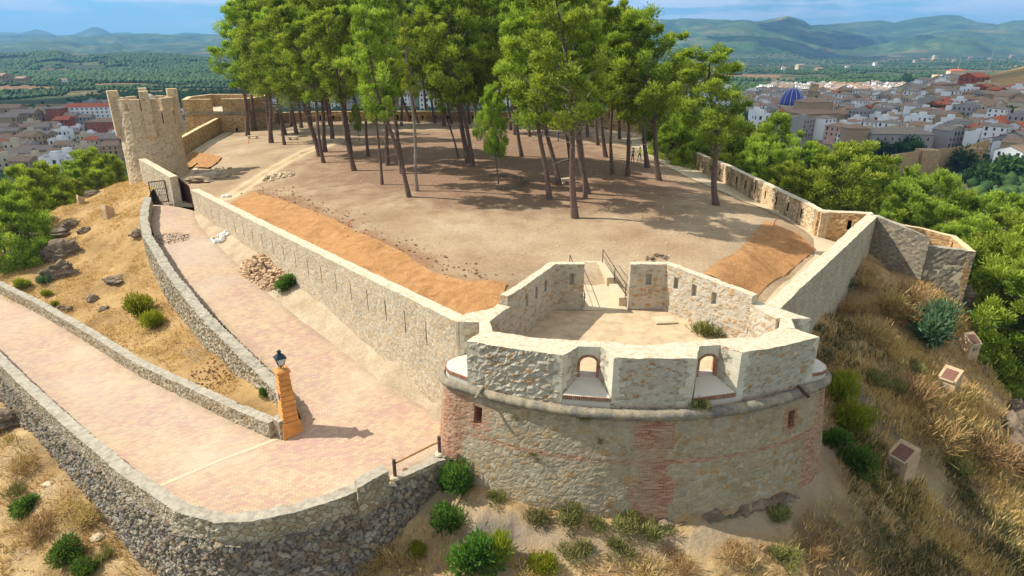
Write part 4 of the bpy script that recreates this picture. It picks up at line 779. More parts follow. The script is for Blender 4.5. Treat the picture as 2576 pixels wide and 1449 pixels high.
# corner block with one loophole
W3 = empty('corner_wall', (27, 49, -1), 'short reddish shaded wall with one loophole at the right corner of the fort', 'wall')
curtain('wall_body', [(24.7, 49.3, 1.4, -1.6, -4), (28.6, 48.2, 1.45, -1.6, -4)], .7, ['curtain_warm', 'coping', 'black'], W3, .2, .2, .04, 3.2, [(2.3, 2.6)], 0, (.55, .8), .4, 34)
# right curtain with loopholes, seen from the yard
RC = [(24.9, 49.0), (24.95, 53), (24.6, 58.2), (24.4, 61.9), (24.1, 66), (23.9, 70.4), (23.1, 76), (22.6, 82.4), (22.0, 90), (21.6, 97.5), (23.6, 105), (25.6, 109)]
RCL = [(x, y, 1.35, -1.4, -8) for x, y in RC][::-1]; RCL = [(x, y, z, a, b) for x, y, z, a, b in RCL]
rcl = float(np.sum(np.hypot(*(np.diff(np.array(RC), axis=0).T)))); 
W4 = empty('curtain_wall', (24, 75, -1), 'streaky stone wall with a row of loopholes along the shaded walkway', 'wall')
t = rubble('curtain_streak', [(204, 178, 140), (186, 158, 120), (216, 196, 160)], (196, 172, 136), 3.4, (.02, .10), .8, .6, 1.6, .4); st = t.noise(1.6, 5, .7, t.obj((1, 1, .12))); cb_ = t.b.inputs['Base Color'].links[0].from_socket
t.col(t.mix(t.mr(st, .50, .62, 0, .75), cb_, lin((92, 78, 66))))
curtain('wall_body', RCL[::-1][::-1] if False else [(x, y, z, a, b) for x, y, z, a, b in RCL], .6, ['curtain_streak', 'coping', 'black'], W4, .3, .25, .04, 3.0, [(s, s + .24) for s in np.arange(3, rcl - 1.5, 2.35)], 0, (.5, .78), .4, 35)
# outwork beyond the corner
rubble('dark_rubble', [(148, 136, 114), (130, 120, 102), (160, 148, 124), (120, 112, 98)], (142, 130, 108), 4.6, (.02, .10), .7, .7, 1.6, .4)
OW = Gs([(2210, 543, 1.45), (2340, 600, .55)]); OW2 = Gs([(2336, 620, -.1), (2455, 633, -.15), (2405, 594, -.1), (2312, 571, .2), (2266, 563, .9)])
W5 = empty('outwork', (31, 43, -4), 'small low-walled stone outwork on the edge of the cliff beyond the right corner', 'wall')
curtain('outer_wall', [(OW2[1][0], OW2[1][1], -.15, -8, -3), (OW2[0][0], OW2[0][1], -.1, -8, -3)][::-1], .5, ['dark_rubble', 'cement_cap', 'black'], W5, .25, .25, .05, 3, (), 0, seed=36)
curtain('outer_wall', [(OW[0][0] - .3, OW[0][1] - .1, 1.45, -6, -3), (OW[1][0], OW[1][1], .6, -7, -3), (OW2[0][0], OW2[0][1], .55, -7, -3)], .55, ['dark_rubble', 'cement_cap', 'black'], W5, .25, .25, .05, 3, (), 0, seed=37)
bk_ = [OW2[1], OW2[2], OW2[3], OW2[4], (28.9, 48.3, 1.35)]
bk_ = [(x, y, z, -9, -2.0) for x, y, z in bk_]
curtain('outer_wall', bk_, .45, ['curtain_warm', 'coping_warm', 'brick'], W5, .25, .25, .04, 3, [(1.5, 1.75), (3.2, 3.45)], 1, (.3, .85), .2, 38)
mb = MB(); mb.prism([OW[0][:2], OW2[0][:2], OW2[1][:2]] + [(x, y) for x, y, *_ in bk_[1:]], -8, -1.35); mb.build('terrace', 'walk', W5)

# ================================================================== round tower
TW = empty('round_tower', (*TWR, -1.6), 'tall round stone tower with battlements and four hanging box turrets', 'tower')
def ring(name, r0, r1, z0, z1, a0, a1, mat, parent, c=TWR, n=64, nz=None, cap=None, batter=0., amp=.0, seed=1, ri=None):
    """curved wall between angles a0..a1 (outer r0 at z0, r1 at z1, inner radius ri)"""
    full = abs(a1 - a0) > 2 * PI - .01; k = max(2, int(n * abs(a1 - a0) / (2 * PI))); nz = nz or max(1, int((z1 - z0) / .25)); V = []; ang = np.linspace(a0, a1, k + 1)
    for i in range(nz + 1):
        z = z0 + (z1 - z0) * i / nz; r = r0 + (r1 - r0) * i / nz
        for a in ang: V.append((c[0] + r * math.cos(a), c[1] + r * math.sin(a), z))
    m = k + 1; Fc = [(i * m + j, i * m + j + 1, (i + 1) * m + j + 1, (i + 1) * m + j) for i in range(nz) for j in range(k)]; mi = [0] * len(Fc)
    V = np.array(V); F1, F2, I = worley(V[:, 0] * 2.5, V[:, 1] * 2.5, V[:, 2] * 4, seed); b = amp * (np.clip((F2 - F1) / .3, 0, 1) + I - 1) + amp * fbm(V[:, 0], V[:, 1], V[:, 2], seed, 3)
    b[-m:] *= 0; b[:m] *= 0
    d = V[:, :2] - np.array(c); d /= np.linalg.norm(d, axis=1)[:, None]; V[:, :2] += d * b[:, None]; V = [tuple(v) for v in V]
    if ri:
        bI = len(V)
        for z in (z0, z1):
            for a in ang: V.append((c[0] + ri * math.cos(a), c[1] + ri * math.sin(a), z))
        for j in range(k):
            Fc.append((nz * m + j, nz * m + j + 1, bI + m + j + 1, bI + m + j)); mi.append(1); Fc.append((bI + j + 1, bI + j, bI + m + j, bI + m + j + 1)); mi.append(0)
        if not full: Fc.append(tuple([i * m for i in range(nz + 1)] + [bI + m, bI])); mi.append(0); Fc.append(tuple([i * m + k for i in range(nz + 1)][::-1] + [bI + k, bI + m + k])); mi.append(0)
    return mk(name, V, Fc, mat, parent, mi)
TR = 3.15
ring('shaft', 3.4, TR, -3.2, 6.75, 0, 2 * PI, ['round_tower', 'coping_warm'], TW, n=90, amp=.045, seed=41, ri=2.6)
mb = MB(); mb.lathe((TWR[0], TWR[1], 6.3), [(2.75, 0), (2.75, .08)], 40); mb.build('roof_deck', 'walk', TW)
mb = MB(); mb.lathe((TWR[0] + .3, TWR[1] + .6, 6.38), [(.8, 0), (.8, 1.2), (.75, 1.5), (.55, 1.8), (.3, 1.98), (.05, 2.03)], 24); mb.build('stair_dome', 'plaster', TW, smooth=True)
nm_ = 11
for k in range(nm_):
    a = 2 * PI * (k + .5) / nm_; w = 2 * PI / nm_ * .345
    ring('merlon', TR, TR, 6.75, 8.05, a - w, a + w, ['round_tower', 'coping_warm'], TW, n=64, amp=.02, seed=42 + k, ri=2.6)
vd = math.atan2(-TWR[1], -TWR[0])                       # bearing towards the viewer
for k, a in enumerate((vd + .02, vd - PI / 2 + .15, vd + PI / 2 + .1, vd + PI)):
    ca, sa = math.cos(a), math.sin(a); r = TR + .0; cx_, cy_ = TWR[0] + r * ca, TWR[1] + r * sa; mb = MB()
    def bp(u, v, z): return (cx_ + u * ca - v * sa, cy_ + u * sa + v * ca, z)
    hw_, dp = .47, .5
    V = [bp(-.6, -hw_, 3.9), bp(dp, -hw_, 3.9), bp(dp, hw_, 3.9), bp(-.6, hw_, 3.9), bp(-.6, -hw_, 8.95), bp(dp, -hw_, 8.95), bp(dp, hw_, 8.95), bp(-.6, hw_, 8.95), bp(-.3, 0, 3.0)]
    mb.add(V, [(0, 1, 5, 4), (1, 2, 6, 5), (2, 3, 7, 6), (3, 0, 4, 7)], 0); mb.add(V, [(4, 5, 6, 7)], 1); mb.add(V, [(1, 0, 8), (2, 1, 8), (3, 2, 8)], 2); mb.build('box_turret', ['round_tower', 'coping_warm', 'coping_warm'], TW)
for a in (vd - .62, vd + .5, vd + 1.1):
    ca, sa = math.cos(a), math.sin(a); mb = MB(); mb.box((TWR[0] + (TR - .02) * ca, TWR[1] + (TR - .02) * sa, 5.75), (.12, .09, 1.5), a); mb.build('arrow_slit', 'black', TW)
# gate block and gates
GB = empty('gate_wall', (-38, 68, -2), 'tapering stone gate wall between the round tower and the top of the ramp', 'wall')
g0 = foot(351, 466, (-42.5, 73), (-38, 66)); 
ga = G(350, 409, 1.2); gb = G(426, 446, 1.2); gc = G(444, 441, 1.2)
GW = [(ga[0], ga[1], 1.6, -3, -3), (ga[0] + (gb[0] - ga[0]) * .5, ga[1] + (gb[1] - ga[1]) * .5, 1.45, -3, -3), (gb[0], gb[1], 1.2, -3, -3)]
curtain('wall_body', GW, .75, ['curtain', 'coping', 'black'], GB, .22, .22, .04, 3.4, (), 0, seed=51)
IG = empty('barred_gate', G(400, 511, -1.75), 'dark iron barred gate standing at the head of the ramp beside the gate wall', 'gate')
qa, qb = np.array(G(385, 513, -1.72)), np.array(G(424, 508, -1.72)); H_ = 2.3
fm = MB()
for p in (qa, qb): fm.tube([tuple(p), (p[0], p[1], p[2] + H_)], .06, 6)
fm.tube([(qa[0], qa[1], qa[2] + H_), (qb[0], qb[1], qb[2] + H_)], .06, 6); fm.tube([(qa[0], qa[1], qa[2] + .08), (qb[0], qb[1], qb[2] + .08)], .05, 6); fm.build('gate_frame', 'rust', IG)
for k in range(1, 9): p = qa + (qb - qa) * k / 9; bm2 = MB(); bm2.tube([tuple(p), (p[0], p[1], p[2] + H_)], .018, 5); bm2.build('bar', 'iron', IG)
for dz in (.8, 1.5): bm2 = MB(); bm2.tube([(qa[0], qa[1], qa[2] + dz), (qb[0], qb[1], qb[2] + dz)], .022, 5); bm2.build('cross_bar', 'iron', IG)
PG = empty('steel_gate', G(470, 511, -1.7), 'dark sheet-steel gate leaves closing the opening at the end of the long wall', 'gate')
pa_, pb_, pc_ = G(445, 506, -1.7), G(463, 505, -1.7), G(485, 518, -1.85)
for (a, b, h0, h1) in ((pa_, pb_, 2.6, 2.45), (pb_, pc_, 2.45, 2.1)):
    u = Vector((b[0] - a[0], b[1] - a[1], 0)).normalized(); n = Vector((-u.y, u.x, 0)) * .03; mb = MB(); A_, B_ = Vector(a), Vector(b)
    V = [A_ - n, B_ - n, B_ - n + Vector((0, 0, h1)), A_ - n + Vector((0, 0, h0)), A_ + n, B_ + n, B_ + n + Vector((0, 0, h1)), A_ + n + Vector((0, 0, h0))]
    mb.add(V, [(0, 1, 2, 3), (5, 4, 7, 6), (0, 4, 5, 1), (1, 5, 6, 2), (2, 6, 7, 3), (3, 7, 4, 0)]); mb.build('gate_leaf', 'rust', PG)
mb = MB(); mb.prism([pa_[:2], pb_[:2], pc_[:2], G(425, 512, -1.7)[:2]], -2.0, -1.69); o = mb.build('threshold_slab', 'walk'); tag(o, 'pale concrete threshold slab under the gates at the top of the ramp', 'slab')
# far left curtain
W6 = empty('curtain_wall', (-49, 102, -1), 'ochre wall with slits leading from the round tower to the far bastion', 'wall')
FLW = [(-45.6, 84.5), (-47.3, 91), (-49.6, 103), (-51.5, 114)]
curtain('wall_body', [(x, y, 1.15 + .25 * i, -1.8, -7) for i, (x, y) in enumerate(FLW)], .6, ['curtain_warm', 'coping_warm', 'black'], W6, .3, .3, .04, 3, [(s, s + .12) for s in np.arange(7.2, 29, 1.5)], 0, (.55, .82), .25, 61)
# far bastion
FB = empty('bastion', (-51, 118, -1), 'distant ochre bastion with cordon and open gun terrace behind the round tower', 'bastion')
fc_ = [(-57.0, 112.5), (-51.2, 113.8), (-46.6, 114.4), (-45.4, 119.5), (-46, 126), (-58, 126), (-59.5, 119)]
fcw = [(x, y, 2.55, -3.5, -3.5) for x, y in fc_] ; fcw.append(fcw[0])
curtain('drum', fcw, 1.2, ['curtain_warm', 'coping_warm', 'black'], FB, .35, .35, .06, 2.6, [(3.3, 3.65), (8, 8.35), (9.6, 9.95), (11.2, 11.5)], 0, (.44, .58), .6, 62, batter=.06)
mb = MB(); mb.prism(off([(x, y) for x, y in fc_ + fc_[:1]], .3)[:-1], 2.45, 2.75); mb.build('cordon', 'cordon_stone', FB)
fp = [(-57.2, 112.8), (-52.6, 113.6)]; fp2 = [(-50.9, 114.0), (-46.7, 114.6), (-45.7, 119.5), (-46.2, 125.6), (-57.8, 125.6), (-59.2, 119), (-57.2, 112.8)]
for L_ in (fp, fp2): curtain('parapet', [(x, y, 5.0, 2.6, 2.6) for x, y in L_], .8, ['curtain_warm', 'coping_warm', 'black'], FB, .35, .3, .04, 3, (), 0, seed=63)
mb = MB(); mb.prism(off([(x, y) for x, y in fc_ + fc_[:1]], -.4)[:-1], 2.3, 2.9); mb.build('platform', 'walk', FB)
# far wall with loopholes and the railing in front
W7 = empty('curtain_wall', (-15, 127, -1), 'low far wall with a row of loopholes seen between the pine trunks', 'wall')
FW = [(-46, 118), (-45.6, 125), (-34, 127.2), (-22, 127.8), (-8, 127.2), (1, 126), (10, 122.5), (17, 118.5), (20, 117)]
fl_ = [(x, y, 1.6, -1.2, -6) for x, y in FW]
curtain('wall_body', fl_, .6, ['curtain_warm', 'coping_warm', 'black'], W7, .4, .3, .05, 2.6, [(s, s + .35) for s in np.arange(10, 74, 2.5)], 0, (.45, .72), .35, 64)
RL = empty('iron_railing', (-14, 122.5, 0), 'thin iron railing running in front of the far wall', 'railing')
rp = [(-38, 122.6), (-28, 123.6), (-16, 124), (-5, 123.2), (4, 121)]; rpa, rs, _ = resample([(x, y, 0) for x, y in rp], 1.6)
rz_ = hpl(rpa[:, 0], rpa[:, 1])
pm = MB()
for dz in (1.0, .15): pm.tube([(p[0], p[1], z + dz) for p, z in zip(rpa, rz_)], .03, 5)
pm.build('rails', 'iron', RL)
for p, z in zip(rpa, rz_): pm = MB(); pm.tube([(p[0], p[1], z - .1), (p[0], p[1], z + 1.05)], .03, 5); pm.build('post', 'iron', RL)
bb_, _, _ = resample([(x, y, 0) for x, y in rp], .18); bz = hpl(bb_[:, 0], bb_[:, 1]); pm = MB()
for p, z in zip(bb_, bz): pm.tube([(p[0], p[1], z + .15), (p[0], p[1], z + 1.0)], .012, 3, cap=False)
tag(pm.build('bars', 'iron', RL), kind='stuff')
# two-tier wall far right
W8 = empty('bastion', (23, 122, 0), 'two-tier shaded bastion wall beyond the pines at the end of the walkway', 'bastion')
b1 = [G(1500, 345, -.5)[:2], (17.2, 113.5), (24.6, 113.0), (28.5, 118)]
b1 = [(14, 119), (17.5, 114.8), (25.8, 113.6), (30, 118), (30, 128)]
curtain('lower_wall', [(x, y, 3.0, -2.5, -2.5) for x, y in b1], 1.0, ['curtain_warm', 'coping_warm', 'black'], W8, .4, .35, .06, 2.6, [(s, s + .2) for s in np.arange(5.6, 13, 1.1)], 0, (.62, .78), .3, 65)
curtain('upper_wall', [(x, y + .9, 6.6, 2.4, 2.4) for x, y in b1[1:]], .8, ['curtain_warm', 'coping_warm', 'black'], W8, .4, .35, .05, 2.6, (), 0, seed=66)

# ================================================================== walls of the ramp
# parapet on the outside of the upper leg: smooth cement cap, rough stone below
UPI = [(-37.35, 63.74, -.75), (-34.9, 58.6, -1.0), (-33.5, 55.9, -1.15), (-31.1, 52.0, -1.45), (-25.6, 44.7, -2.05), (-20.3, 38.4, -2.75), (-15.3, 33.2, -3.4), (-12.7, 30.6, -3.8), (-11.75, 29.3, -4.0), (-11.65, 28.2, -4.2), (-12.1, 27.7, -4.3)]
UL = [(x, y, z, z - 2.2, z - 4.4) for x, y, z in UPI]
W9 = empty('ramp_parapet', (-22, 41, -4), 'curving grey-capped stone parapet along the outer side of the upper ramp', 'wall')
UPr = UL[::-1]   # walking towards the gate the paving is on the right
curtain('wall_body', [(x, y, z, a, b) for x, y, z, a, b in UPr], .62, ['boundary', 'cement_cap', 'black'], W9, .13, .13, .09, 4.2, (), 0, seed=71, topn=.01)
MW = [(x, y, z + .95, z - .6, z - .4) for x, y, z in MED]
W10 = empty('ramp_parapet', (-28, 40, -6), 'grey-capped stone wall between the lower ramp and the dry bank', 'wall')
MR = MW
curtain('wall_body', [(x, y, z, a, b) for x, y, z, a, b in MR], .52, ['boundary', 'cement_cap', 'black'], W10, .16, .14, .05, 4.0, (), 0, seed=72, topn=.01)
W11 = empty('retaining_wall', (-15, 24, -8), 'massive curved dry-stone retaining wall carrying the hairpin of the ramp in the foreground', 'wall')
OL = [(x, y, z) for x, y, z in OUTI]
oo = off([(x, y) for x, y, z in OL], -.0)
# the outer parapet: inner edge is OUTI (paving on the left when walking left to right), outer face on the right
po = off([(x, y) for x, y, z in OL[:13]], .55)
curtain('parapet', [(po[i][0], po[i][1], OL[i][2], OL[i][2] - 1.25, OL[i][2] - 1.7) for i in range(13)], .55, ['boundary', 'cement_cap', 'black'], W11, .12, .12, .05, 3.0, (), 0, seed=73, topn=.01)
pr_ = off([(x, y) for x, y, z in OL], .62); nn = len(OL); zt = [z - 1.1 for x, y, z in OL]
zt[-1] = OL[-1][2] - .45; zt[-2] = OL[-2][2] - .5
curtain('stone_face', [(pr_[i][0], pr_[i][1], zt[i], -11.5, -8) for i in range(nn)], .6, ['retaining_stone', 'retaining_stone', 'black'], W11, .075, .075, .17, 3.1, (), 0, seed=74, topn=.06, batter=.05, attrs=True, sz=1.35)
pi = G(893, 1206, -3.95); pj = G(961, 1168, -3.95); pk = G(977, 1185, -3.95); pl_ = G(899, 1228, -3.95)
mb = MB(); solid('end_pier', [p[:2] for p in (pi, pj, pk, pl_)], -5.6, -3.95, W11, 'boundary', 'cement_cap', .05, 75)
lc = Gs([(990, 1200, -4.75), (1005, 1204, -4.75), (1117, 1150, -4.6), (1102, 1136, -4.6)]); solid('low_coping', [p[:2] for p in lc], -5.6, -4.72, W11, 'boundary', 'cement_cap', .04, 76)
RG = empty('post_rail', G(1050, 1165, -4.7), 'timber rail on two short posts where the ramp edge meets the bastion', 'railing')
r0_, r1_ = np.array(G(994, 1199, -4.72)), np.array(G(1106, 1139, -4.6))
for p in (r0_, r1_): mb = MB(); mb.tube([tuple(p), (p[0], p[1], p[2] + .95)], .085, 8); mb.build('post', 'bark', RG); mb = MB(); mb.lathe((p[0], p[1], p[2] - .06), [(.26, 0), (.2, .08), (.1, .12)], 10); mb.build('post_foot', 'coping', RG)
mb = MB(); mb.tube([(r0_[0], r0_[1], r0_[2] + .72), (r1_[0], r1_[1], r1_[2] + .66)], .05, 8); plain('timber', (176, 130, 78), .8, .2, 4, .2); mb.build('rail', 'timber', RG)
# seam strip, manhole, crack
def strip(name, L, w, dz, mat, hf, label, cat):
    A_, s_, _ = resample([(x, y, 0) for x, y in L], .5); N = miter(A_[:, :2]); V = []
    for i in range(len(A_)):
        for q in (-w / 2, w / 2): x, y = A_[i][0] + N[i][0] * q, A_[i][1] + N[i][1] * q; V.append((x, y, float(hf(x, y)) + dz))
    Fc = [(2 * i, 2 * i + 1, 2 * i + 3, 2 * i + 2) for i in range(len(A_) - 1)]
    a, b, c = [np.array(V[i]) for i in Fc[0][:3]]
    if np.cross(b - a, c - b)[2] < 0: Fc = [f[::-1] for f in Fc]
    o = mk(name, V, Fc, mat); tag(o, label, cat); return o
strip('drainage_channel', [G(712, 1100, -5.4)[:2], G(560, 1150, -5.5)[:2], G(402, 1216, -5.6)[:2]], .26, .012, 'walk', hramp, 'pale stone channel strip crossing the ramp below the lamp pillar', 'drain')
strip('pale_joint', [G(0, 800, -7.1)[:2], G(110, 780, -7.1)[:2]], .12, .012, 'walk', hramp, 'thin pale joint across the lower ramp at the left edge', 'joint')
mh = G(735, 1106, -5.4); mb = MB(); mb.box((mh[0], mh[1], mh[2] + .04), (.62, .5, .04), .45); mb.box((mh[0], mh[1], mh[2] + .06), (.46, .34, .03), .45, 1); tag(mb.build('manhole_cover', ['walk', 'cordon_stone'], loc=(mh[0], mh[1], mh[2])), 'small square manhole cover in the paving below the lamp pillar', 'manhole cover')

# ================================================================== lamp pillar
plain('ochre', (206, 142, 76), .85, .22, 2.5, .3)
PB = np.array(G(716, 1078, -5.15)); PX, PY = -11.78, 28.3
LP = empty('lamp_pillar', (PX, PY, -5.3), 'orange banded masonry pillar at the hairpin of the ramp', 'pillar'); rz = .62
def frus(mb, z0, z1, w0, w1, mi=0):
    V = []
    for z, w in ((z0, w0), (z1, w1)):
        for a in range(4): q = rz + PI / 4 + a * PI / 2; V.append((PX + w * .7071 * math.cos(q), PY + w * .7071 * math.sin(q), z))
    mb.add(V, [(3, 2, 1, 0), (4, 5, 6, 7)] + [(i, (i + 1) % 4, 4 + (i + 1) % 4, 4 + i) for i in range(4)], mi)
mb = MB(); frus(mb, -5.6, -4.55, 1.04, .96); frus(mb, -4.55, -4.45, .96, .86); mb.build('plinth', 'ochre', LP)
z0 = -4.45; n = 9; h = (2.72) / n
for k in range(n):
    w0 = .80 - .026 * k; mb = MB(); frus(mb, z0 + k * h, z0 + k * h + h * .12, w0 - .10, w0 - .10); frus(mb, z0 + k * h + h * .12, z0 + k * h + h * .2, w0 - .08, w0); frus(mb, z0 + k * h + h * .2, z0 + k * h + h * .9, w0, w0 - .012); frus(mb, z0 + k * h + h * .9, z0 + (k + 1) * h, w0 - .012, w0 - .08); mb.build('band', 'ochre', LP)
zc = z0 + n * h; mb = MB(); frus(mb, zc, zc + .1, .5, .68); frus(mb, zc + .1, zc + .2, .68, .7); frus(mb, zc + .2, zc + .27, .7, .5); mb.build('capital', ['ochre'], LP)
mb = MB(); mb.box((PX - .30 * math.cos(rz) * .0 + .44 * math.cos(rz + PI * 1.0), PY + .44 * math.sin(rz + PI), -4.95), (.02, .34, .42), rz); 
dA = rz - PI / 2; 
def face(a, r, z): return (PX + r * math.cos(a), PY + r * math.sin(a), z)
faces_ = sorted([rz + i * PI / 2 for i in range(4)], key=lambda a: -(math.cos(a) * -PX + math.sin(a) * -PY)); fa = faces_[0]; fb = faces_[1]
lf = fa if math.cos(fa) < math.cos(fb) else fb
mb = MB(); mb.box(face(lf, .50, -4.85), (.03, .30, .34), lf); mb.build('meter_box', 'iron', LP)
SG = empty('parking_sign', face(lf, .405, -2.9), 'white no-parking plate fixed on the orange lamp pillar', 'sign'); sc_ = Vector(face(lf, .405, -2.9))
mb = MB(); mb.box(tuple(sc_), (.012, .34, .42), lf); mb.build('plate', 'white', SG)
plain('sign_red', (196, 40, 60), .5, .05); plain('sign_blue', (60, 70, 170), .5, .05); un = Vector((math.cos(lf), math.sin(lf), 0)); ur = Vector((-math.sin(lf), math.cos(lf), 0))
def disc(r0, r1, cz, n=20, d=.009):
    V = []; o = sc_ + un * d + Vector((0, 0, cz))
    for k in range(n): a = 2 * PI * k / n; V += [tuple(o + ur * r0 * math.cos(a) + Vector((0, 0, r0 * math.sin(a)))), tuple(o + ur * r1 * math.cos(a) + Vector((0, 0, r1 * math.sin(a))))]
    return V, [(2 * k, 2 * k + 1, (2 * k + 3) % (2 * n), (2 * k + 2) % (2 * n)) for k in range(n)]
V, Fc = disc(.10, .135, .04); mk('ring', V, Fc, 'sign_red', SG); V, Fc = disc(.01, .06, .04); mk('emblem', V, Fc, 'sign_blue', SG)
mb = MB(); o_ = sc_ + un * .008 + Vector((0, 0, -.155)); mb.box(tuple(o_), (.006, .26, .05), lf); mb.build('text_bar', 'sign_blue', SG)
# lantern
plain('lamp_iron', (40, 52, 62), .45, .1, 3, 0, .5, .4); t = NT('lamp_glass', .15, .5); t.col(lin((196, 196, 190))); MAT['lamp_glass'] = t.m
LZ = zc + .27; LN = empty('street_lantern', (PX, PY, LZ), 'black four-sided street lantern on top of the orange pillar', 'street lamp')
def fr4(mb, z0, z1, w0, w1, mi=0, cx=PX, cy=PY):
    V = []
    for z, w in ((z0, w0), (z1, w1)):
        for a in range(4): q = rz + PI / 4 + a * PI / 2; V.append((cx + w * .7071 * math.cos(q), cy + w * .7071 * math.sin(q), z))
    mb.add(V, [(3, 2, 1, 0), (4, 5, 6, 7)] + [(i, (i + 1) % 4, 4 + (i + 1) % 4, 4 + i) for i in range(4)], mi)
mb = MB(); mb.tube([(PX, PY, LZ - .05), (PX, PY, LZ + .2)], .03, 6)
for a in range(4): q = rz + PI / 4 + a * PI / 2; mb.tube([(PX + .2 * math.cos(q), PY + .2 * math.sin(q), LZ - .02), (PX + .05 * math.cos(q), PY + .05 * math.sin(q), LZ + .14), (PX + .12 * math.cos(q), PY + .12 * math.sin(q), LZ + .2)], .014, 5)
mb.build('bracket', 'lamp_iron', LN)
mb = MB(); fr4(mb, LZ + .22, LZ + .62, .23, .44); mb.build('glass', 'lamp_glass', LN)
mb = MB()
for a in range(4):
    q = rz + PI / 4 + a * PI / 2; mb.tube([(PX + .17 * math.cos(q), PY + .17 * math.sin(q), LZ + .2), (PX + .325 * math.cos(q), PY + .325 * math.sin(q), LZ + .63)], .016, 5)
fr4(mb, LZ + .2, LZ + .225, .27, .27); mb.build('lamp_frame', 'lamp_iron', LN)
mb = MB(); fr4(mb, LZ + .62, LZ + .66, .54, .54); fr4(mb, LZ + .66, LZ + .86, .5, .17); mb.build('hood', 'lamp_iron', LN)
mb = MB(); fr4(mb, LZ + .86, LZ + .96, .13, .13); fr4(mb, LZ + .96, LZ + .99, .2, .2); mb.lathe((PX, PY, LZ + .99), [(.06, 0), (.07, .04), (.02, .09)], 8); mb.build('finial', 'lamp_iron', LN)
# ================================================================== vegetation
def rnd(a, b): return random.uniform(a, b)
def leaves(rs, C, Rr, n, size, asp=.3, up=.4, shell=.55):
    """n leaf quads spread through ellipsoids C (k,3) with radii Rr (k,3); returns verts, faces, tint"""
    k = len(C); idx = rs.randint(0, k, n); d = rs.normal(size=(n, 3)); d /= np.linalg.norm(d, axis=1)[:, None]; r = (shell + (1 - shell) * rs.rand(n)) ** .6
    r = r * np.where(rs.rand(n) < .28, 1 + .55 * rs.rand(n), 1); P = C[idx] + d * Rr[idx] * r[:, None]; ax = d * .9 + np.array((0, 0, up)) + rs.normal(size=(n, 3)) * .45; ax /= np.linalg.norm(ax, axis=1)[:, None]
    sd = np.cross(ax, rs.normal(size=(n, 3))); sd /= np.linalg.norm(sd, axis=1)[:, None] + 1e-9; L = size * (.6 + .8 * rs.rand(n))[:, None]; w = L * asp
    V = np.stack([P - sd * w * .5, P + sd * w * .5, P + ax * L + sd * w * .35, P + ax * L - sd * w * .35], 1).reshape(-1, 3)
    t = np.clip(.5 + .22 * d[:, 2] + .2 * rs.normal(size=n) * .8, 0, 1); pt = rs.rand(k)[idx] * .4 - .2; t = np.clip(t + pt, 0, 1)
    return V, np.arange(4 * n).reshape(n, 4), np.repeat(t, 4)
PINES = []
def make_pine(seed, H=18., cb=.38, W=3.2, dens_=1.0, kind='tall', bark='bark', leaf='pine_leaf', size=.19):
    """meshes (trunk, branches, crown) of a pine of height H standing at the origin"""
    rs = np.random.RandomState(seed); rd = random.Random(seed); bend = (rd.uniform(-.5, .5), rd.uniform(-.5, .5))
    n = 12; T = []
    for i in range(n + 1):
        f = i / n; T.append(Vector((bend[0] * math.sin(f * 2.6) + .15 * math.sin(f * 9 + seed), bend[1] * math.sin(f * 3.1) + .12 * math.sin(f * 7), f * H * .96 - .4 * (i == 0))))
    R = [.195 * (1 - f * .86) * (H / 18) ** .8 + .015 for f in [i / n for i in range(n + 1)]]; R[0] *= 1.35
    tm = MB(); tm.tube(T, R, 8)
    def tp(f): x = f * n; i = min(n - 1, int(x)); return T[i].lerp(T[i + 1], x - i)
    C = []; Rr = []; bm_ = MB(); npf = int((46 if kind == 'tall' else 60) * (W / 3.2) ** 1.4 * (1 - cb) / .6 * H / 18) + 8
    for k in range(npf):
        f = cb + (1 - cb) * ((k + .5) / npf) ** .9; u = (f - cb) / (1 - cb)
        env = (math.sin(min(1, u * 1.25 + .12) * PI * .62) ** .8) * (1 - .62 * u ** 2.2) if kind == 'tall' else math.sin(PI * (u * .80 + .14)) ** .75
        a = k * 2.399 + rd.uniform(-.5, .5); rr_ = W * env * rd.uniform(.35, 1.0); p = tp(min(.99, f)); q = p + Vector((rr_ * math.cos(a), rr_ * math.sin(a), rd.uniform(.0, .9)))
        s = (rd.uniform(.34, .78) if kind == 'tall' else rd.uniform(.38, .8)) * (.75 + .35 * (1 - u)) * (W / 3.2) ** .5; C.append(q); Rr.append((s, s, s * rd.uniform(.9, 1.45)))
        if k % 2 == 0: C.append(q + Vector((rd.uniform(-.9, .9), rd.uniform(-.9, .9), rd.uniform(-.2, .7)))); Rr.append((s * .65,) * 3)
        b0 = tp(max(.05, f - .06 - .03 * rr_ / W)); m = b0.lerp(q, .55) + Vector((0, 0, -.15)); br = max(.018, .05 * (1 - f) + .02); bm_.tube([b0, m, q], [br, br * .7, br * .3], 5, cap=False)
        for _ in range(2): e = q + Vector((rd.uniform(-1, 1), rd.uniform(-1, 1), rd.uniform(-.2, .8))) * s * .8; bm_.tube([m, e], [br * .4, .008], 4, cap=False)
    for k in range(7):      # dead snags below the crown
        f = cb * rd.uniform(.5, 1.15); a = rd.uniform(0, 6.3); p = tp(f); L = rd.uniform(.8, 2.4); q = p + Vector((L * math.cos(a), L * math.sin(a), rd.uniform(-.2, .7))); bm_.tube([p, p.lerp(q, .5) + Vector((0, 0, .1)), q], [.03, .02, .006], 4, cap=False)
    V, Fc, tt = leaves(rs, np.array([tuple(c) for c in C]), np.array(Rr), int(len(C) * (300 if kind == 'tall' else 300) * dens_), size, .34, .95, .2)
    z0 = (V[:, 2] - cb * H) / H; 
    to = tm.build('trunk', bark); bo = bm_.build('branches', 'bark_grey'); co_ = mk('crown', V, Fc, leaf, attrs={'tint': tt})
    for o in (to, bo, co_): COL.objects.unlink(o)
    return (to, bo, co_, H)
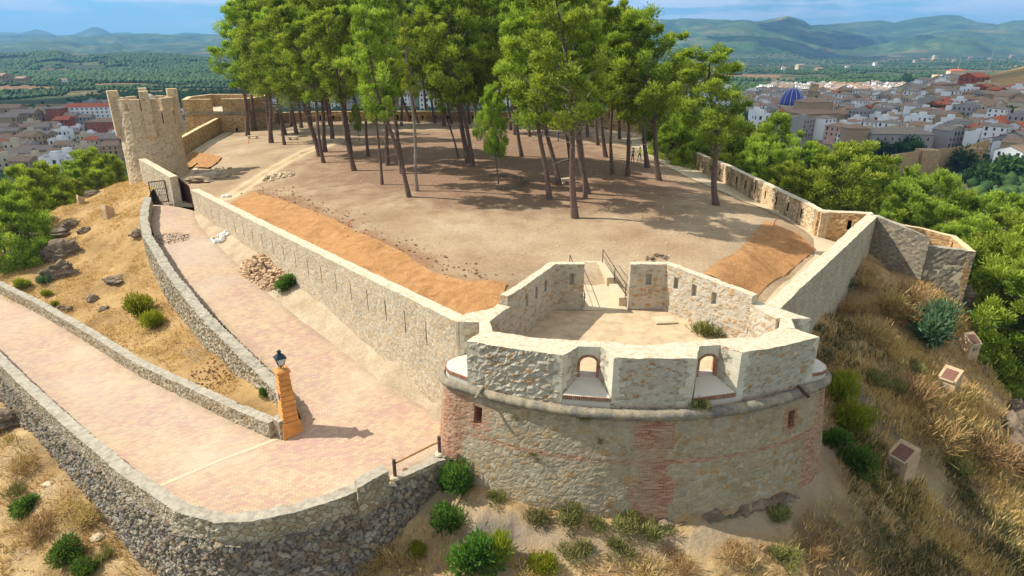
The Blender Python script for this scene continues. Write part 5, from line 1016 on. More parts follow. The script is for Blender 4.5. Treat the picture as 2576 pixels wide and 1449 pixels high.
TALL = [make_pine(100 + i, 18., [.36, .42, .34, .46, .38, .36][i], [3.1, 2.7, 3.5, 2.5, 3.0, 3.7][i]) for i in range(6)]
SPARSE = [make_pine(130, 18., .55, 1.9, .55, bark='bark_grey'), make_pine(131, 18., .62, 1.5, .5, bark='bark_grey')]
ROUND = [make_pine(150 + i, 11., [.28, .22, .32, .25][i], [3.3, 3.8, 2.9, 4.2][i], 1.15, 'round', size=.2) for i in range(4)]
THINGS = []
def place(vars_, i, loc, H, lean=0., leany=0., rz=None, wid=1., name='pine_tree', label='pine', cat='pine tree', group=None, parts=(0, 1, 2)):
    v = vars_[i % len(vars_)]; s = H / v[3]; r = empty(name, loc, label, cat, group); r.scale = (s * wid, s * wid, s)
    q = Matrix.Rotation(lean, 4, 'Y') @ Matrix.Rotation(leany, 4, 'X') @ Matrix.Rotation(rz if rz is not None else rnd(0, 6.28), 4, 'Z'); r.rotation_euler = q.to_euler()
    for k in parts: c = v[k].copy(); COL.objects.link(c); c.parent = r
    return r
def proj(x, y, z):
    z = z - CAMZ; d = y * cs - z * sn; return (CX + F * x / d, CY - F * (y * sn + z * cs) / d)
# pines on the plateau: base pixel, top pixel, width factor, variant, description
ORD = ['first', 'second', 'third', 'fourth', 'fifth', 'sixth', 'seventh', 'eighth', 'ninth', 'tenth', 'eleventh', 'twelfth', 'thirteenth', 'fourteenth', 'fifteenth', 'sixteenth', 'seventeenth', 'eighteenth', 'nineteenth', 'twentieth']
def ordn(i):
    if i < 20: return ORD[i]
    n = i + 1; return '%d%s' % (n, 'th' if 10 <= n % 100 <= 20 else {1: 'st', 2: 'nd', 3: 'rd'}.get(n % 10, 'th'))
PT = [(623, 342, 590, 8, 1.1, 0, 'tall pine at the left end of the grove, nearest the far bastion'), (643, 328, 640, -25, .9, 1, ''), (686, 359, 655, -5, 1.1, 2, ''), (714, 364, 705, 25, .8, 3, ''), (719, 339, 722, -25, .9, 4, ''), (745, 338, 762, -30, .9, 0, ''),
    (802, 393, 752, -12, 1.15, 5, ''), (816, 410, 790, 15, .8, 1, ''), (821, 382, 832, -40, 1.0, 2, ''), (835, 349, 850, -30, .9, 4, ''), (891, 430, 852, 30, 1.0, 3, ''), (882, 386, 905, -30, 1.0, 0, ''), (928, 394, 945, -20, .7, 1, ''),
    (977, 416, 985, -20, .9, 4, ''), (1011, 437, 992, -30, 1.0, 3, ''), (1030, 495, 905, 20, .85, 3, 'pine with a strongly slanting trunk leaning left over the sunny ground'), (960, 465, 922, 60, .6, 1, 'thin slanting pine left of the strongly leaning one'),
    (996, 305, 990, -10, .9, 0, ''), (1028, 306, 1060, -20, .9, 5, ''), (1053, 310, 1100, -15, .9, 4, ''), (1077, 301, 1030, -5, .9, 2, ''), (1118, 317, 1140, -30, .9, 1, ''), (1155, 398, 1085, 130, .6, 3, 'slim leaning pine with a small crown left of the twin trunks'),
    (1177, 410, 1135, -40, 1.15, 5, ''), (1192, 418, 1180, -45, .9, 0, ''), (1204, 333, 1190, -20, .9, 4, ''), (1228, 329, 1250, -20, .9, 1, ''), (1262, 397, 1270, -25, .9, 2, ''), (1284, 328, 1300, -10, .8, 3, ''), (1297, 340, 1320, -20, .9, 0, ''),
    (1314, 393, 1318, -30, .8, 4, ''), (1334, 344, 1352, -20, .8, 1, ''), (1350, 325, 1380, -20, .9, 5, ''), (1380, 503, 1305, 30, 1.0, 1, 'bright broad pine with its trunk slanting left, beside the tallest front pine'), (1404, 464, 1380, -10, .9, 2, ''), (1434, 406, 1440, -20, .8, 0, ''),
    (1447, 550, 1395, -45, 1.05, 1, 'tall straight pine standing nearest the bastion, its trunk rooted in sunlit ground'), (1480, 487, 1470, -20, 1.0, 4, ''), (1470, 500, 1520, -10, .8, 1, ''), (1505, 366, 1500, -15, .9, 3, ''), (1522, 395, 1545, -10, .9, 0, ''), (1539, 440, 1530, 15, .8, 3, ''), (1578, 443, 1560, 10, .9, 4, ''),
    (1627, 422, 1590, 20, 1.0, 0, ''), (1661, 454, 1575, 35, 1.1, 5, 'dark forked pine leaning left beside the walkway'), (1805, 517, 1785, 118, 1.25, 1, 'single bushy pine standing apart in front of the right-hand wall'),
    (708, 316, 690, -5, .8, 2, ''), (735, 318, 728, -10, .8, 4, ''), (782, 314, 770, -15, .8, 0, ''), (830, 316, 820, -10, .8, 5, ''), (868, 312, 860, -15, .8, 1, ''), (970, 311, 960, -10, .8, 0, ''), (1010, 318, 1000, -15, .8, 4, ''), (1095, 310, 1080, -15, .8, 5, ''), (1135, 312, 1125, -10, .8, 2, ''), (1182, 312, 1175, -15, .8, 4, ''), (1250, 316, 1240, -20, .8, 0, ''), (1310, 315, 1300, -15, .8, 5, ''), (1395, 318, 1385, -15, .8, 2, ''), (1455, 322, 1445, -15, .8, 4, ''), (1480, 345, 1470, -20, .8, 5, ''), (1535, 335, 1525, -5, .8, 1, ''), (760, 322, 800, -20, .9, 3, ''), (905, 316, 900, -10, .9, 5, ''), (945, 314, 950, -10, .9, 2, ''), (1160, 318, 1165, -15, .9, 3, ''), (1420, 332, 1425, -25, 1.0, 1, ''), (1560, 350, 1610, 30, .9, 2, ''), (680, 330, 700, 5, .8, 5, '')]
gen = []
for i, (bx, by, tx, ty, wf, vi, lab) in enumerate(PT):
    if not lab: tx = bx - (by - ty) * rnd(.06, .22) * (1 if bx < 1500 else .7)
    b = hit(bx, by, hpl, 40, 140, 900); e = GYd(tx, ty, b[1]); H = math.hypot(e[2] - b[2], e[0] - b[0]); lean = math.atan2(e[0] - b[0], e[2] - b[2])
    r = place(TALL, vi, (b[0], b[1], b[2] - .05), H, lean, rnd(-.04, .04), None, wf * 1.34 * (18. / H) ** .3, label=lab or 'x', group='pines of the grove on the plateau')
    gen.append((r, bx, by, lab))
r = place(SPARSE, 0, hit(1052, 480, hpl, 40, 140, 900), 15.5, -.03, 0, .4, 1.0, label='thin pale-trunked pine with a sparse crown right of the strongly leaning one', group='pines of the grove on the plateau')
for px_, py_, H_, lab in ((1255, 464, 9.0, 'short slanting pine with a small round crown inside the stone ring'), (905, 355, 5.0, 'small low pine sapling at the left edge of the shade')):
    place(ROUND, 0, hit(px_, py_, hpl, 40, 140, 900), H_, -.08, 0, 1., .62, label=lab, group='pines of the grove on the plateau')
rows = [('front', [g for g in gen if not g[3] and g[2] >= 425]), ('middle', [g for g in gen if not g[3] and 370 <= g[2] < 425]), ('third', [g for g in gen if not g[3] and 335 <= g[2] < 370]), ('back', [g for g in gen if not g[3] and g[2] < 335])]
for nm, L_ in rows:
    for k, g in enumerate(sorted(L_, key=lambda q: q[1])): g[0]['label'] = 'tall pine, trunk %s from the left in the %s row of the grove' % (ordn(k), nm)
# dangling green boughs in front of trunks
def place_top(px, py, H, hf=hgr, t0=20, t1=900):
    r = ray(px, py); ts = np.geomspace(t0, t1, 2500); Z = CAMZ + r[2] * ts; h = hf(r[0] * ts, r[1] * ts); i = int(np.argmax(Z - h < H)); return (float(r[0] * ts[i]), float(r[1] * ts[i]), float(h[i]))
RT = [(1715, 112, 92, 1.0), (1722, 232, 88, 1), (1790, 300, 82, 1.1), (1862, 288, 84, 1.), (1955, 280, 90, 1.1), (1930, 342, 78, 1.), (2010, 345, 82, 1.), (2050, 352, 84, 1.), (2140, 352, 68, 1.45), (2195, 375, 78, 1.1), (2090, 395, 72, 1.), (1985, 400, 70, 1.), (1900, 390, 72, .9), (1830, 372, 74, .9), (2335, 412, 84, .8), (2385, 425, 76, 1.1), (2320, 450, 72, 1.), (2270, 455, 75, .9), (2440, 470, 78, 1), (2500, 480, 72, 1.1),
      (2560, 480, 75, 1.1), (2450, 540, 62, 1.1), (2545, 530, 52, 1.2), (2600, 570, 47, 1.25), (2505, 640, 55, 1.), (2590, 700, 50, 1.2), (2560, 620, 56, 1.1), (2620, 640, 44, 1.2), (2420, 505, 66, 1.1), (2480, 590, 60, 1.), (2640, 520, 70, 1.1), (2680, 650, 55, 1.2), (2230, 520, 60, .7), (1750, 345, 80, 1.), (1700, 290, 86, 1.), (2580, 965, 42, .8), (2600, 800, 46, 1.), (2546, 745, 50, .9), (1660, 230, 100, 1), (1900, 330, 82, 1)]
LT = [(60, 395, 78, 1.1), (20, 440, 66, 1.1), (100, 425, 80, 1.), (205, 372, 96, 1.3), (262, 378, 98, 1.1), (150, 410, 90, 1.1), (125, 470, 76, 1.), (170, 440, 84, 1.), (235, 415, 92, 1.), (75, 475, 72, 1.), (-25, 480, 60, 1.1), (468, 325, 118, .8), (455, 350, 112, .8)]
def trees_at(L, grp, fmt, add=0):
    o = []
    for i, (px_, py_, Y_, wf) in enumerate(L):
        T_ = GYd(px_, py_, Y_); g = float(hgr(T_[0], T_[1])); H_ = min(20., max(5., T_[2] - g))
        r = place(ROUND, i + add, (T_[0], T_[1], float(hgr(T_[0], T_[1])) - .1), H_ * .93, rnd(-.07, .07), rnd(-.07, .07), None, wf * (11. / H_) ** .35, label='x', group=grp); o.append((r, px_))
    for k, g in enumerate(sorted(o, key=lambda q: q[1])): g[0]['label'] = fmt % ordn(k)
trees_at(RT, 'bushy pines on the slope right of the fort', 'bright green bushy pine below the right-hand wall, crown %s from the left')
trees_at(LT, 'bushy pines on the slope left of the round tower', 'bushy pine below the left edge of the fort, crown %s from the left', 1)

# shrubs
def make_shrub(seed, leaf, n=2600, size=.11, W=.6, H=.9, k=9, asp=.35, up=.7):
    rs = np.random.RandomState(seed); rd = random.Random(seed); C = []; Rr = []; sm = MB()
    for i in range(k):
        a = rd.uniform(0, 6.28); r = W * math.sqrt(rd.random()) * .8; z = H * rd.uniform(.25, .85) * (1 - .35 * r / W); C.append((r * math.cos(a), r * math.sin(a), z)); s = rd.uniform(.22, .4) * (W + H) / 1.5; Rr.append((s, s, s)); sm.tube([(0, 0, -.1), (r * .5 * math.cos(a), r * .5 * math.sin(a), z * .5), C[-1]], [.02, .014, .006], 4, cap=False)
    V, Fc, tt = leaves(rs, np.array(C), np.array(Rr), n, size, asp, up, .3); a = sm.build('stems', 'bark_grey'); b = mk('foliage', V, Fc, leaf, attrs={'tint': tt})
    for o in (a, b): COL.objects.unlink(o)
    return (a, b, None, H)
SHG = [make_shrub(200 + i, 'shrub_leaf') for i in range(2)]; SHY = [make_shrub(210 + i, 'shrub_yellow', 2600, .13, .55, .9, 12, .22, 1.0) for i in range(2)]; SHB = [make_shrub(220 + i, 'shrub_blue', 2600, .10) for i in range(2)]
WEED = [make_shrub(230 + i, 'weed', 900, .17, .55, .4, 9, .12, 1.2) for i in range(3)]; STRAW = [make_shrub(240 + i, 'straw_tuft', 1100, .17, .65, .35, 12, .08, .9) for i in range(3)]
def hall(x, y):
    return hgr(x, y)
def shrub(V, px, py, H, wf, hf, label, cat='shrub', name='shrub', group=None, t0=14):
    p = hit(px, py, hf, t0, 300, 2500); return place(V, random.randint(0, 9), (p[0], p[1], p[2] - .03), H, 0, 0, None, wf, name, label, cat, group, (0, 1))
SL = [(SHG, 1145, 1232, 1.7, .75, hgr, 'dark green bush growing where the ramp wall meets the bastion'), (SHG, 1126, 1325, 1.35, .8, hgr, 'small rounded green bush below the retaining wall, beside the dirt path'), (SHG, 1195, 1425, 1.9, .8, hgr, 'large upright green bush at the bottom edge, left one of a pair'), (SHY, 1250, 1415, 1.6, .6, hgr, 'upright green bush at the bottom edge, right one of a pair'),
      (SHY, 1052, 1400, .75, .8, hgr, 'tiny bright green bush left of the pair at the bottom edge'), (SHY, 1368, 1440, .95, .9, hgr, 'yellow-green bush at the bottom edge right of the pair'), (SHY, 2112, 1000, 1.6, .8, hgr, 'bright yellow-green bush nearest the right end of the cordon'), (SHY, 2140, 1075, 1.8, .85, hgr, 'dark-based yellow-green bush second in the row right of the bastion'),
      (SHG, 2098, 1118, 1.1, 1.0, hgr, 'low dark bush close to the right side of the bastion'), (SHG, 2150, 1185, 1.7, .8, hgr, 'dark green bush at the lower end of the row right of the bastion'), (SHB, 2098, 745, 1.9, .75, hgr, 'blue-green bush against the foot of the right-hand wall'), (SHB, 2345, 860, 2.6, .9, hgr, 'grey-green feathery bush on the slope below the outwork'), (SHB, 2310, 680, 1.0, .9, hgr, 'small grey-green bush in the shade below the outwork'),
      (SHY, 352, 790, 1.6, .9, hbank, 'olive green bush on the dry bank, upper one of the two'), (SHY, 388, 826, 1.4, .8, hbank, 'olive green bush on the dry bank, lower one of the two'), (SHB, 112, 714, .9, .9, hbank, 'grey-green bush among the rocks above the lower ramp wall'), (SHG, 80, 668, .9, .9, hbank, 'small green bush between the rock outcrops at the left'), (SHY, 62, 722, .9, 1., hbank, 'yellowish bush just above the left end of the ramp wall'), (SHY, 118, 745, .6, 1, hbank, 'small yellowish tuft above the ramp wall beside the white stones'),
      (SHG, 722, 724, 1.1, 1.1, hdirt2, 'low green weed patch at the foot of the long wall below the stone pile'), (SHY, 215, 492, 1.2, 1., hbank, 'yellow-green bush at the crest beside the rocks left of the gate'), (SHY, 138, 770, .5, 1, hbank, 'low green tuft above the ramp wall nearest the white stones'), (SHG, 668, 995, .6, .8, hbank, 'small green tuft on the bank behind the lamp pillar'),
      (SHG, 175, 1405, 1.1, 1., hgr, 'round green bush on the dry slope below the retaining wall'), (SHG, 220, 1440, .8, 1., hgr, 'low green clump at the bottom left edge of the photo'), (SHG, 60, 1285, .8, 1.3, hgr, 'spreading green clump on the slope at the left edge')]
for V_, a, b, H_, wf, hf, lab in SL: shrub(V_, a, b, H_, wf, hf, lab)
shrub(WEED, 1780, 842, .55, 1.2, lambda x, y: x * 0 - .9, 'dry grass clump growing on the floor of the bastion', 'grass clump', 'grass_clump')
shrub(WEED, 1762, 1030, .4, .8, lambda x, y: x * 0 - .9, 'dry tuft sprouting from the cordon of the bastion', 'grass clump', 'grass_clump', t0=14)
# countable tufts near the viewer
k_ = 0
tf = []
for V_, L_, lab in ((STRAW, [(2180, 720), (2230, 760), (2260, 800), (2190, 850), (2300, 760), (2160, 790), (2420, 1010), (2300, 1000), (2350, 1100), (2480, 1150)], 'tall straw-coloured grass clump right of the bastion'), (WEED, [(2200, 960), (2250, 980), (2290, 930), (2500, 1120), (2400, 1180), (1350, 1310), (1500, 1330), (1560, 1320), (1430, 1300), (1650, 1345), (1960, 1300), (1250, 1265)], 'olive weed clump on the slope around the bastion foot')):
    g_ = [(shrub(V_, a, b, rnd(.6, 1.1) if V_ is STRAW else rnd(.35, .6), rnd(.9, 1.4), hgr, 'x', 'grass clump', 'grass_clump', 'grass clumps round the bastion'), a) for a, b in L_]
    for q, (r, a) in enumerate(sorted(g_, key=lambda u: u[1])): r['label'] = '%s, %s from the left' % (lab, ordn(q))

# dry grass covering the slopes (uncountable)
def grass(name, hf, pts, mat, hmin, hmax, nb, seed, label, spread=.16, wid=.022):
    rs = np.random.RandomState(seed); P = np.array(pts); z = hf(P[:, 0], P[:, 1]); n = len(P); m = n * nb; b = np.repeat(np.column_stack([P, z - .03]), nb, 0); b[:, :2] += rs.normal(size=(m, 2)) * spread
    h = rs.uniform(hmin, hmax, m) * np.repeat(rs.uniform(.5, 1.4, n), nb); a = rs.uniform(0, 6.28, m); ln = rs.uniform(.2, .9, m) * h; wv = wid * rs.uniform(.7, 1.6, m); lw_ = np.column_stack([np.cos(a) * ln + .12 * h, np.sin(a) * ln, h]); s = np.column_stack([-np.sin(a), np.cos(a), a * 0]) * wv[:, None]
    V = np.stack([b - s, b + s, b + lw_ + s * .2, ], 1).reshape(-1, 3); t_ = np.repeat(np.clip(np.repeat(rs.rand(n), nb) * .7 + rs.rand(m) * .4, 0, 1), 3)
    o = mk(name, V, np.arange(3 * m).reshape(m, 3), mat, attrs={'tint': t_}); return tag(o, label, 'grass', kind='stuff')
def scatter(n, poly, rs, dm=None, hole=None):
    x0, x1 = min(p[0] for p in poly), max(p[0] for p in poly); y0, y1 = min(p[1] for p in poly), max(p[1] for p in poly); x = rs.uniform(x0, x1, n); y = rs.uniform(y0, y1, n); m = inpoly(x, y, poly)
    if dm is not None: m &= rs.rand(n) < dm(x, y)
    if hole is not None: m &= ~inpoly(x, y, hole)
    return np.column_stack([x[m], y[m]])
rs = np.random.RandomState(5)
CASTLE = [(-48, 47), (-31.5, 33.5), (-24, 28.0), (-16.5, 22.7), (-12.2, 20), (-7.5, 20.9), (-3.2, 25.0), (-2, 23.9), (1, 22.9), (6, 22.2), (11, 22.9), (14.3, 24.3), (15.6, 26), (14, 30), (29, 48), (34, 43), (36, 50), (30, 56), (26, 120), (-60, 130), (-80, 70)]
dens1 = lambda x, y: np.clip(.55 + .9 * fbm(x * .35, y * .35, None, 90, 3), .04, 1) * (dpoly(x, y, PATHL) > .75)
Lg = scatter(80000, [(-60, 8), (12, 8), (24, 12), (50, 22), (60, 52), (38, 60), (-60, 60)], rs, dens1, CASTLE)
grass('dry_grass', hgr, Lg, 'straw', .15, .48, 6, 1, 'dry straw grass covering the slopes around the fort')
Lw = scatter(34000, [(-60, 8), (12, 8), (24, 12), (50, 22), (60, 52), (38, 60), (-60, 60)], rs, lambda x, y: np.clip(1.4 * fbm(x * .25, y * .25, None, 95, 3) - .1, 0, 1) * (dpoly(x, y, PATHL) > 1.1), CASTLE)
grass('green_weeds', hgr, Lw, 'weed', .16, .42, 6, 2, 'greenish weeds mixed through the dry slope grass')
BKP = [(-38.2, 64.0), (-42, 72), (-50, 84), (-66, 84), (-66, 60), (-52, 55), (-39, 48.2), (-31, 42.4), (-24.2, 37), (-18.1, 32.6), (-14.8, 30.2), (-16.8, 33.9), (-20.4, 37.7), (-22.8, 40.2), (-26.2, 44.4), (-28.7, 47.4), (-33.2, 53.4), (-36.2, 58)]
Lb = scatter(80000, BKP, rs, lambda x, y: np.clip(.5 + 1.1 * fbm(x * .4, y * .4, None, 97, 3), .05, 1))
grass('dry_grass', hbank, Lb, 'straw', .08, .24, 5, 3, 'short dry grass on the bank between the two ramp legs')
Ld = scatter(5000, [(-3.5, 27.8), (-12, 37), (-24, 52), (-32, 61.5), (-31.5, 62), (-22, 51), (-11.2, 37.3), (-2.8, 28)], rs)
# ---- stones and rocks
def rock_mesh(seed, amp=.35, sub=3, flat=.7):
    bm = bmesh.new(); bmesh.ops.create_icosphere(bm, subdivisions=sub, radius=1.0); V = np.array([v.co[:] for v in bm.verts]); Fc = [[v.index for v in f.verts] for f in bm.faces]; bm.free()
    rs_ = np.random.RandomState(seed); n = rs_.normal(size=(13, 3)); n[:, 2] *= .8; n /= np.linalg.norm(n, axis=1)[:, None]; h = rs_.uniform(.55, .98, 13); dt = V @ n.T; q = np.where(dt > .05, h[None] / np.maximum(dt, .05), 9.).min(1); d = np.minimum(q, 1.15)
    if sub > 2:
        G1, G2, I2 = worley(V[:, 0] * 2.2 + seed, V[:, 1] * 2.2, V[:, 2] * 5, seed + 9); d = d + .26 * (I2 - .5) - .2 * np.clip(.14 - (G2 - G1), 0, 1) / .14 * .5 + .13 * fbm(V[:, 0] * 3 + seed, V[:, 1] * 3, V[:, 2] * 9, seed, 5)
    return V * d[:, None] * np.array((1, 1, flat)), np.array(Fc)
def rock_mesh_old(seed, amp=.35, sub=3, flat=.7):
    bm = bmesh.new(); bmesh.ops.create_icosphere(bm, subdivisions=sub, radius=1.0); V = np.array([v.co[:] for v in bm.verts]); Fc = [[v.index for v in f.verts] for f in bm.faces]; bm.free()
    F1, F2, I = worley(V[:, 0] * 1.1 + seed, V[:, 1] * 1.1, V[:, 2] * 1.6, seed); G1, G2, I2 = worley(V[:, 0] * 3 + seed, V[:, 1] * 3, V[:, 2] * 4.5, seed + 9); d = 1 + (amp * .5 * (I2 - .5) - amp * .3 * np.clip(.2 - (G2 - G1), 0, 1)) * (sub > 2) + amp * (I - .5) * 1.4 + amp * .6 * fbm(V[:, 0] * 1.5 + seed, V[:, 1] * 1.5, V[:, 2] * 1.5, seed, 4) + amp * .5 * (F1 - .5)
    return V * d[:, None] * np.array((1, 1, flat)), np.array(Fc)
def rock(px, py, sz, label, hf=hbank, mat='rock', seed=None, rz=0, name='rock', flat=.7, cat='rock', sub=4, sink=.25, t0=14):
    p = hit(px, py, hf, t0, 300, 2500); V, Fc = rock_mesh(seed or int(px), .5, sub + (max(sz) > .9), flat); V = V * np.array(sz); c, s = math.cos(rz), math.sin(rz); V = np.column_stack([V[:, 0] * c - V[:, 1] * s, V[:, 0] * s + V[:, 1] * c, V[:, 2]]) + np.array(p) + np.array((0, 0, sz[2] * sink * .3))
    o = mk(name, V, Fc, mat, loc=p); return tag(o, label, cat)
for px_, py_, sz, lab in [(118, 600, (3.2, 1.4, 1.6), 'long layered rock outcrop at the left crest of the bank'), (160, 645, (2.2, 1.2, 1.8), 'dark rock face in the middle of the outcrops on the bank'), (178, 575, (1.0, .8, 1.1), 'upright grey rock standing alone above the outcrops'), (145, 690, (1.8, 1.0, 1.7), 'dark overhanging rock above the blue-green bush'), (45, 665, (1.5, 1.1, 1.5), 'dark rock at the left edge above the lower ramp wall'),
        (232, 755, (.55, .45, .55), 'small round grey boulder on the lower bank'), (262, 780, (.5, .5, .4), 'small dark boulder just right of the round grey one'), (290, 705, (1.3, .9, .5), 'pale grey rock slab in the middle of the bank'), (155, 775, (.35, .3, .25), 'white stone above the lower ramp wall, left one'), (170, 779, (.4, .3, .25), 'white stone above the lower ramp wall, right one'), (235, 490, (1.2, .6, .8), 'grey rock at the crest beside the yellow-green bush'), (210, 582, (.7, .5, .6), 'small grey rock right of the upright one'), (348, 590, (.8, .5, .7), 'dark rock against the outside of the upper ramp wall'), (95, 560, (1.6, .8, .7), 'low rock on the crest at the left edge of the bank')]:
    rock(px_, py_, sz, lab)
rock(30, 1060, (2.0, 1.5, 1.5), 'large grey-brown boulder against the retaining wall at the left edge', hgr, seed=9)
for px_, py_, sz, lab in [(130, 1215, (.5, .3, .1), 'flat pale slab of stone lying on the lower left slope'), (247, 1352, (.35, .3, .12), 'round pale stone on the lower left slope, nearest the bottom'), (238, 1318, (.18, .14, .1), 'small white stone on the lower left slope'), (2040, 690, (.4, .3, .3), 'small pale stone at the foot of the right-hand wall')]:
    rock(px_, py_, sz, lab, hgr, 'walk', sub=3)
plain('cliff', (112, 98, 80), .95, .5, 1.2, 1.0)
CL = [(2470, 835, 1.2), (2490, 885, 1.3), (2452, 785, 1.0), (2560, 1090, 1.5), (2590, 1160, 1.7), (2545, 1030, .8), (2428, 735, .8), (2470, 930, .5)]
crk = []
for k, (px_, py_, s_) in enumerate(CL):
    crk.append((rock(px_, py_, (s_ * rnd(.8, 1.2), s_ * rnd(.8, 1.1), s_ * rnd(1.0, 1.4)), 'x', hgr, 'cliff', 500 + k, rnd(0, 3), 'cliff_rock', 1., 'cliff rock', 4, -1.2), px_, py_))
for k, g in enumerate(sorted(crk, key=lambda q: q[2])): g[0]['label'] = 'dark angular rock on the cliff edge at the right, %s from the top' % ordn(k); g[0]['group'] = 'rocks along the right cliff edge'
def heap(name, px, py, hf, n, r, s, mat, label, cat='stone pile', seed=1, h=.5, box=False, ex=1.0, rz=0.):
    """pile of loose stones (one uncountable heap)"""
    p = hit(px, py, hf, 14, 300, 2500); rd = random.Random(seed); VV = []; FF = []; b = 0
    for k in range(n):
        a = rd.uniform(0, 6.28); q = math.sqrt(rd.random()); x0, y0 = r * q * math.cos(a) * ex, r * q * math.sin(a); x, y = x0 * math.cos(rz) - y0 * math.sin(rz), x0 * math.sin(rz) + y0 * math.cos(rz); z = h * (1 - q) * rd.random() ** .4; ss = s * rd.uniform(.6, 1.3)
        if box: V = np.array([(i, j, l) for l in (-1, 1) for i, j in ((-1, -1), (1, -1), (1, 1), (-1, 1))], float) * np.array((1, .55, .45)); Fc = [(3, 2, 1, 0), (4, 5, 6, 7), (0, 1, 5, 4), (1, 2, 6, 5), (2, 3, 7, 6), (3, 0, 4, 7)]
        else: V, Fc = rock_mesh(seed * 50 + k, .5, 1, .7)
        R_ = np.array(Matrix.Rotation(rd.uniform(0, 6.28), 3, 'Z') @ Matrix.Rotation(rd.uniform(-.6, .6), 3, 'X')); V = (V * ss) @ R_.T + np.array((p[0] + x, p[1] + y, float(hf(p[0] + x, p[1] + y)) + z + ss * .2)); VV.append(V); FF += [tuple(int(i) + b for i in f) for f in Fc]; b += len(V)
    return tag(mk(name, np.concatenate(VV), FF, mat, loc=p), label, cat, kind='stuff')
plain('stone_block', (190, 160, 124), .95, .2, 3, .6)
heap('stone_pile', 652, 672, hdirt2, 230, 1.5, .17, 'stone_block', 'pile of tan squared stones on the dirt beside the ramp, upper heap', seed=3, h=.8, box=True, ex=1.5, rz=-.86)
heap('stone_pile', 690, 702, hdirt2, 150, 1.1, .15, 'stone_block', 'pile of tan squared stones on the dirt beside the ramp, lower heap', seed=4, h=.6, box=True, ex=1.2, rz=-.86)
heap('stone_pile', 697, 446, hpl, 45, 1.5, .26, 'walk', 'pile of pale rubble stones on the plateau beside the track', seed=5, h=.4, ex=1.3)
heap('stone_pile', 555, 428, hpl, 22, 1.1, .22, 'walk', 'rubble stones lying in the shadow of the round tower', seed=6, h=.2, ex=1.3)
heap('plastic_sacks', 553, 600, hdirt2, 14, .8, .34, 'white', 'crumpled white sacks on the dirt beside the upper ramp', 'sacks', seed=7, h=.3, ex=1.3)
heap('plastic_sacks', 570, 496, hpl, 8, .4, .26, 'white', 'small white and grey bundle behind the long wall', 'sacks', seed=8, h=.3)
heap('plastic_sacks', 762, 296, hpl, 10, .9, .5, 'white', 'white builder sacks by the far wall at the left of the grove', 'sacks', seed=9, h=.5)
plain('withered', (132, 92, 62), .95, .3, 4, .5)
heap('dead_weeds', 548, 940, hbank, 150, 1.7, .07, 'withered', 'brown withered plants on the bank left of the lamp pillar', 'dead plants', seed=10, h=.15)
heap('rubble_scatter', 1650, 650, hpl, 26, .8, .13, 'rock', 'old stump ringed by stones near the right matting', 'stump', seed=11, h=.2)
# earth mound in the tower's shadow and by the track
rock(530, 452, (3.0, 1.6, .55), 'low mound of dug earth beside the round tower', hpl, 'dirt', 12, .3, 'earth_mound', 1., 'earth mound', 4, .1)
# grey shadowless shrub twigs hanging over the ramp parapet
# stone ring and benches, monument
RG2 = hit(1240, 470, hpl, 40, 140, 900); rm = []
N_ = 26; V = []; mbr = MB()
for k in range(17):
    a = -.5 + k * .19 - .9; mbr.box((RG2[0] + 3.2 * math.cos(a), RG2[1] + 3.0 + 3.2 * math.sin(a) * .9 - 1.0, RG2[2] + .12), (.3, .58, .42), a)
tag(mbr.build('stone_ring', 'rock', loc=RG2), 'half circle of low kerb stones round the short slanting pine', 'stone kerb')
for px_, py_, rz_, lab in ((637, 349, .2, 'pale stone bench at the left edge of the grove, left one'), (738, 352, -.3, 'pale stone bench at the left edge of the grove, right one'), (1428, 460, .5, 'pale stone block in the shade beside the front pines')):
    p = hit(px_, py_, hpl, 40, 140, 900); b_ = empty('stone_bench', p, lab, 'bench', None, (0, 0, rz_)); mb = MB(); mb.box((0, 0, .42), (1.7, .55, .14)); mb.build('seat', 'walk', b_, local=True)
    for s_ in (-.6, .6): mb = MB(); mb.box((s_, 0, .15), (.25, .45, .4)); mb.build('leg', 'walk', b_, local=True)
p = hit(1225, 325, hpl, 60, 150, 900); mo = empty('monument', p, 'small stepped stone monument in the shade of the grove', 'monument'); 
for z0, z1, w, nm in ((-.1, .35, 2.2, 'base'), (.35, 1.3, 1.1, 'pedestal'), (1.3, 2.9, .62, 'pillar')): mb = MB(); mb.box((p[0], p[1], p[2] + (z0 + z1) / 2), (w, w * .8, z1 - z0)); mb.build(nm, 'walk', mo)
